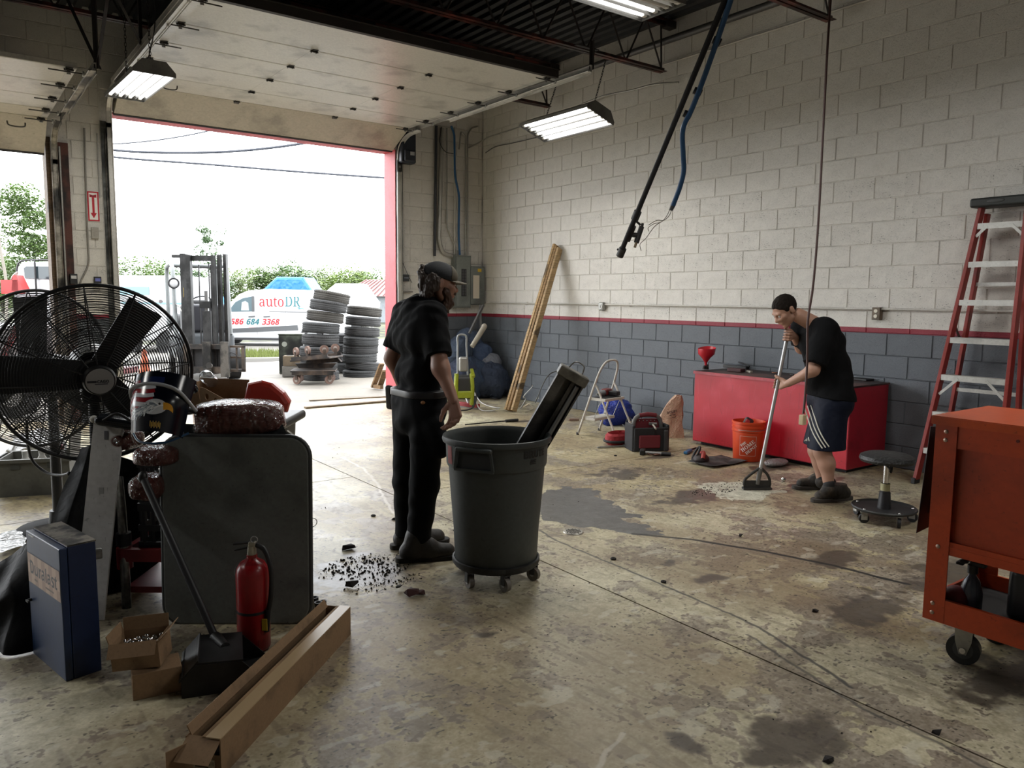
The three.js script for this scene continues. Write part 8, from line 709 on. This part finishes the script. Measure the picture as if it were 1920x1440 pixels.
// boats and motorhome
{ const mk = (name, label, cat, u0, u1, v0, v1, D, fn) => { const k = D / FOCAL, g = thing(name, label, cat, frameAt((u0 + u1) / 2, D, -.15), CAMTURN), Y = (v) => EYE.y - (v - 556.5) * k + .15, w = (u1 - u0) * k; fn(g, w, Y(v0), Y(v1), k, Y); return g; };
  mk('motorhome', 'white motorhome with pale blue window band behind the forklift', 'motorhome', 205, 345, 519, 620, 21, (g, w, h, b) => { nb().rbox(w, h - .4, 2.2, .12, 0, (h + .4) / 2, -1.1).build('body', M(0.4464, 0.4526, 0.4588, { rough: .3 }), g); nb().box(w * .5, .22, .02, -w * .2, h - .42, .01).build('window', M(0.0992, 0.186, 0.2108, { rough: .1 }), g); nb().box(w, .05, .02, 0, h - .75, .01).build('stripe', M(0.124, 0.217, 0.2604, { rough: .4 }), g); for (const x of [-.3, .3]) nb().cyl(.36, .36, .3, x * w, .36, -.1, 1.57, 0, 0, 24).build('wheel', BLACKM, g); nb().cyl(.05, .05, .03, w * .2, h - .7, .01, 1.57).build('marker_light', M(0.062, 0.0496, 0.0496, { rough: .4 }), g); });
  const boat = (label, u0, u1, v0, v1, D, blue) => mk('covered_boat', label, 'boat', u0, u1, v0, v1, D, (g, w, h, b, k, Y) => { nb().ext([[-w / 2, .55], [-w * .42, .3], [w * .45, .3], [w / 2, h * .62], [-w / 2 - .1, h * .6]], 2.2, 0, 0, -2.2, 0, 0, 0, .1).build('hull', M(0.4464, 0.4526, 0.465, { rough: .3 }), g); nb().ext([[-w * .5, h * .6], [-w * .12, h], [w * .28, h], [w * .5, h * .6]], 2.0, 0, 0, -2.1, 0, 0, 0, .12).build('cover', M(...blue.map((q) => q * .62), { rough: .5, bump: 'fold', bs: .05, bscale: .8 }), g); nb().box(w * .8, .12, 1.6, 0, .2, -1.1).build('trailer', GALV, g); for (const x of [-.1, .2]) nb().cyl(.3, .3, .2, x * w, .2, -.1, 1.57, 0, 0, 20).build('wheel', BLACKM, g); });
  boat('boat under a bright blue peaked tarpaulin behind the van', 470, 596, 519, 600, 32, [.01, .17, .62]); boat('white boat with a blue and teal cover behind the forklift', 318, 385, 528, 600, 26, [.02, .28, .62]); boat('low white covered boat farther along the yard', 585, 700, 530, 600, 38, [.62, .64, .66]);
  mk('metal_barn', 'low barn with rust red metal roof at the far edge of the yard', 'barn', 636, 760, 521, 600, 52, (g, w, h) => { nb().box(w * .94, h * .62, 6, 0, h * .31, -3).build('wall', M(0.1984, 0.2232, 0.248, { rough: .7, tx: 'dirt' }), g); nb().hull([V(-w / 2, h * .6, .4), V(w / 2, h * .6, .4), V(w / 2, h, -3), V(-w * .22, h, -3), V(-w / 2, h * .6, -6.4), V(w / 2, h * .6, -6.4)]).build('roof', M(0.186, 0.0868, 0.0806, { rough: .5, tx: 'dirt' }), g); for (let i = 0; i < 12; i++) nb().beam(V(-w * .46 + i * w * .08, h * .62, .42), V(-w * .2 + i * w * .057, h + .02, -2.95), .05, .05).build('roof_rib', M(0.1488, 0.062, 0.062, { rough: .5 }), g); }); }
// trees
{ const trunkM = M(0.062, 0.0496, 0.0372, { rough: .9 }), leafs = [M(0.0744, 0.1364, 0.0186, { rough: .7, transmission: .35, thickness: 0, two: true }), M(0.1116, 0.1736, 0.0186, { rough: .7, transmission: .35, thickness: 0, two: true }), M(0.0496, 0.1116, 0.0248, { rough: .7, transmission: .35, thickness: 0, two: true })];
  function crown(seed, n, leaf, blobs, m) { const r = rng(seed), P = [], Nn = []; for (let i = 0; i < n; i++) { const b = blobs[(r() * blobs.length) | 0], a = r() * 6.283, c = r() * 2 - 1, q = Math.cbrt(.35 + .65 * r()), s = Math.sqrt(1 - c * c), x = b[0] + Math.cos(a) * s * q * b[3], y = b[1] + c * q * b[4], z = b[2] + Math.sin(a) * s * q * b[3]; const t = r() * 6.283, e = (r() - .5) * 2, u = V(Math.cos(t), e * .7, Math.sin(t)).normalize().multiplyScalar(leaf), w = V(-Math.sin(t), (r() - .5) * 1.4, Math.cos(t)).normalize().multiplyScalar(leaf * .6); for (const k of [[-1, 0], [0, -1], [1, 0], [-1, 0], [1, 0], [0, 1]]) P.push(x + u.x * k[0] + w.x * k[1], y + u.y * k[0] + w.y * k[1], z + u.z * k[0] + w.z * k[1]); } const g = new THREE.BufferGeometry(); g.setAttribute('position', new THREE.Float32BufferAttribute(P, 3)); g.computeVertexNormals(); return boxUV(g); }
  const blob = (seed, n) => { const r = rng(seed); return Array.from({ length: n }, () => [(r() - .5) * 2.2, 1.2 + r() * 3.0, (r() - .5) * 1.6, .7 + r() * .7, .5 + r() * .6]); };
  const crowns = [0, 1, 2].map((i) => crown(40 + i, 5200, .1, blob(60 + i, 13), leafs[i])), twig = (seed, n, w, h0, h1, r0) => { const r = rng(seed); return Array.from({ length: n }, () => { const y = h0 + r() * (h1 - h0), t = (y - h0) / (h1 - h0); return [(r() - .5) * 2 * w * (1 - .6 * t), y, (r() - .5) * w, r0 * (.5 + r() * .7), r0 * (.3 + r() * .5)]; }); }, tall = crown(71, 5200, .075, twig(81, 24, 1.6, 2.2, 6.1, .55)), big = crown(72, 15000, .085, twig(82, 34, 2.1, 1.5, 6.9, .95));
  const tree = (label, u, D, y0, s, geo, m, sx = 1) => { const g = thing('tree', label, 'tree', frameAt(u, D, y0), 0, 'trees beyond the yard'); const o = finish(new THREE.Mesh(geo, leafs[m])); o.name = 'foliage'; o.userData.kind = 'stuff'; g.add(o); const t = nb().bar(V(0, 0, 0), V(.05, 3.4, 0), .16, 8, .06); t.bar(V(.02, 1.6, 0), V(.6, 3.2, .1), .07, 6, .03).bar(V(.02, 1.4, 0), V(-.6, 3, .1), .07, 6, .03); t.build('trunk', trunkM, g); g.scale.set(s * sx, s, s); g.rotation.y = u; return g; };
  const row = ['leafy green tree behind the motorhome', 'yellow-green bushy tree above the motorhome roof', 'green tree rising behind the forklift guard', 'dense green tree between the forklift mast rails', 'rounded green tree between the mast and the blue tarpaulin', 'bushy green tree right behind the blue tarpaulin', 'tall-crowned green tree behind the tarpaulin boat', 'yellow-green tree above the leaning tyre stack', 'broad green tree beyond the barn roof', 'green tree beside the red jamb', 'green bush row tree behind the tow truck', 'pale green tree behind the tow truck cab', 'small dense tree just past the forklift mast', 'dark green tree between the barn and the tyres', 'light green tree half hidden by the blue tarpaulin', 'soft green tree above the tall tyre stack'];
  const TS = (vt, D, top, y0) => (EYE.y - y0 + (557 - vt) * D / FOCAL) / top; [[240, 70, 482, 0], [285, 74, 500, 1], [335, 78, 492, 2], [385, 84, 505, 0], [452, 88, 505, 1], [505, 92, 496, 0], [553, 96, 487, 2], [596, 98, 506, 1], [638, 92, 494, 1], [700, 96, 502, 0], [8, 66, 470, 1], [45, 60, 480, 0], [425, 92, 508, 2], [665, 100, 503, 2], [530, 100, 494, 1], [618, 102, 498, 0]].forEach(([u, D, vt, m], i) => { const g = tree(row[i], u, D, -1, TS(vt, D, 4.9, -1), crowns[(i * 2 + m) % 3], m, 1.5); g.rotation.y = i * 1.1; });
  tree('slender tall tree standing above the forklift mast', 398, 62, -1, TS(424, 62, 6.4, -1), tall, 2, .75).rotation.y = CAMTURN; tree('big full green tree beyond the tow truck', 62, 44, -.4, TS(357, 44, 7.3, -.4), big, 0).rotation.y = CAMTURN;
  const dead = thing('bare_tree', 'bare grey dead tree trunk beside the big green tree', 'tree', frameAt(10, 30)); nb().tube([V(0, 0, 0), V(.1, 2, 0), V(-.05, 3.6, 0), V(0, 4.6, 0)], .06, 20, 6).build('trunk', M(0.186, 0.1674, 0.1426, { rough: .9 }), dead); nb().tube([V(.05, 2.4, 0), V(-.5, 3.0, .1), V(-.7, 3.3, 0)], .03, 12, 5).tube([V(.05, 1.9, 0), V(-.6, 2.3, 0), V(-.9, 2.4, 0)], .03, 12, 5).build('branches', M(0.186, 0.1674, 0.1426, { rough: .9 }), dead); }
// overhead lines between two poles hidden from the bay by pillar and wall
{ const pl = frameAt(158, 30, -.2), pr = frameAt(838, 30, -.2); [['utility_pole', 'wooden utility pole standing behind the pillar', pl], ['utility_pole', 'wooden utility pole standing behind the corner wall', pr]].forEach(([n, lab, p]) => { const g = thing(n, lab, 'pole', p, CAMTURN); nb().cyl(.11, .16, 11, 0, 5.5, 0).build('shaft', M(0.0744, 0.0558, 0.0434, { rough: .9 }), g); nb().box(2, .1, .1, 0, 9.8, 0).build('crossarm', M(0.0744, 0.0558, 0.0434, { rough: .9 }), g); });
  const line = (name, label, pts, r) => tag(nb().tube([pl.clone().setY(at(158, pts[0], 30).y), ...pts.slice(1).map(([u, v]) => at(u, v, 30))], r, 60, 6).build(name, M(0.0186, 0.0217, 0.031, { rough: .6 })), label, 'cable'); line('overhead_cable', 'thick sagging overhead cable across the sky', [276, [210, 281], [300, 286], [380, 286], [460, 282], [560, 270], [690, 245], [838, 205]], .05); line('overhead_cable', 'thin straight overhead cable below the thick one', [290, [210, 294], [400, 309], [560, 322], [716, 333], [838, 340]], .042); line('overhead_cable', 'faint thin wire rising towards the door header', [276, [210, 270], [300, 262], [370, 250], [420, 238], [520, 210], [838, 110]], .026); line('overhead_cable', 'faint upper wire close to the door header', [268, [210, 262], [290, 255], [365, 243], [480, 222], [838, 150]], .012); }
renderer.render(scene, camera);
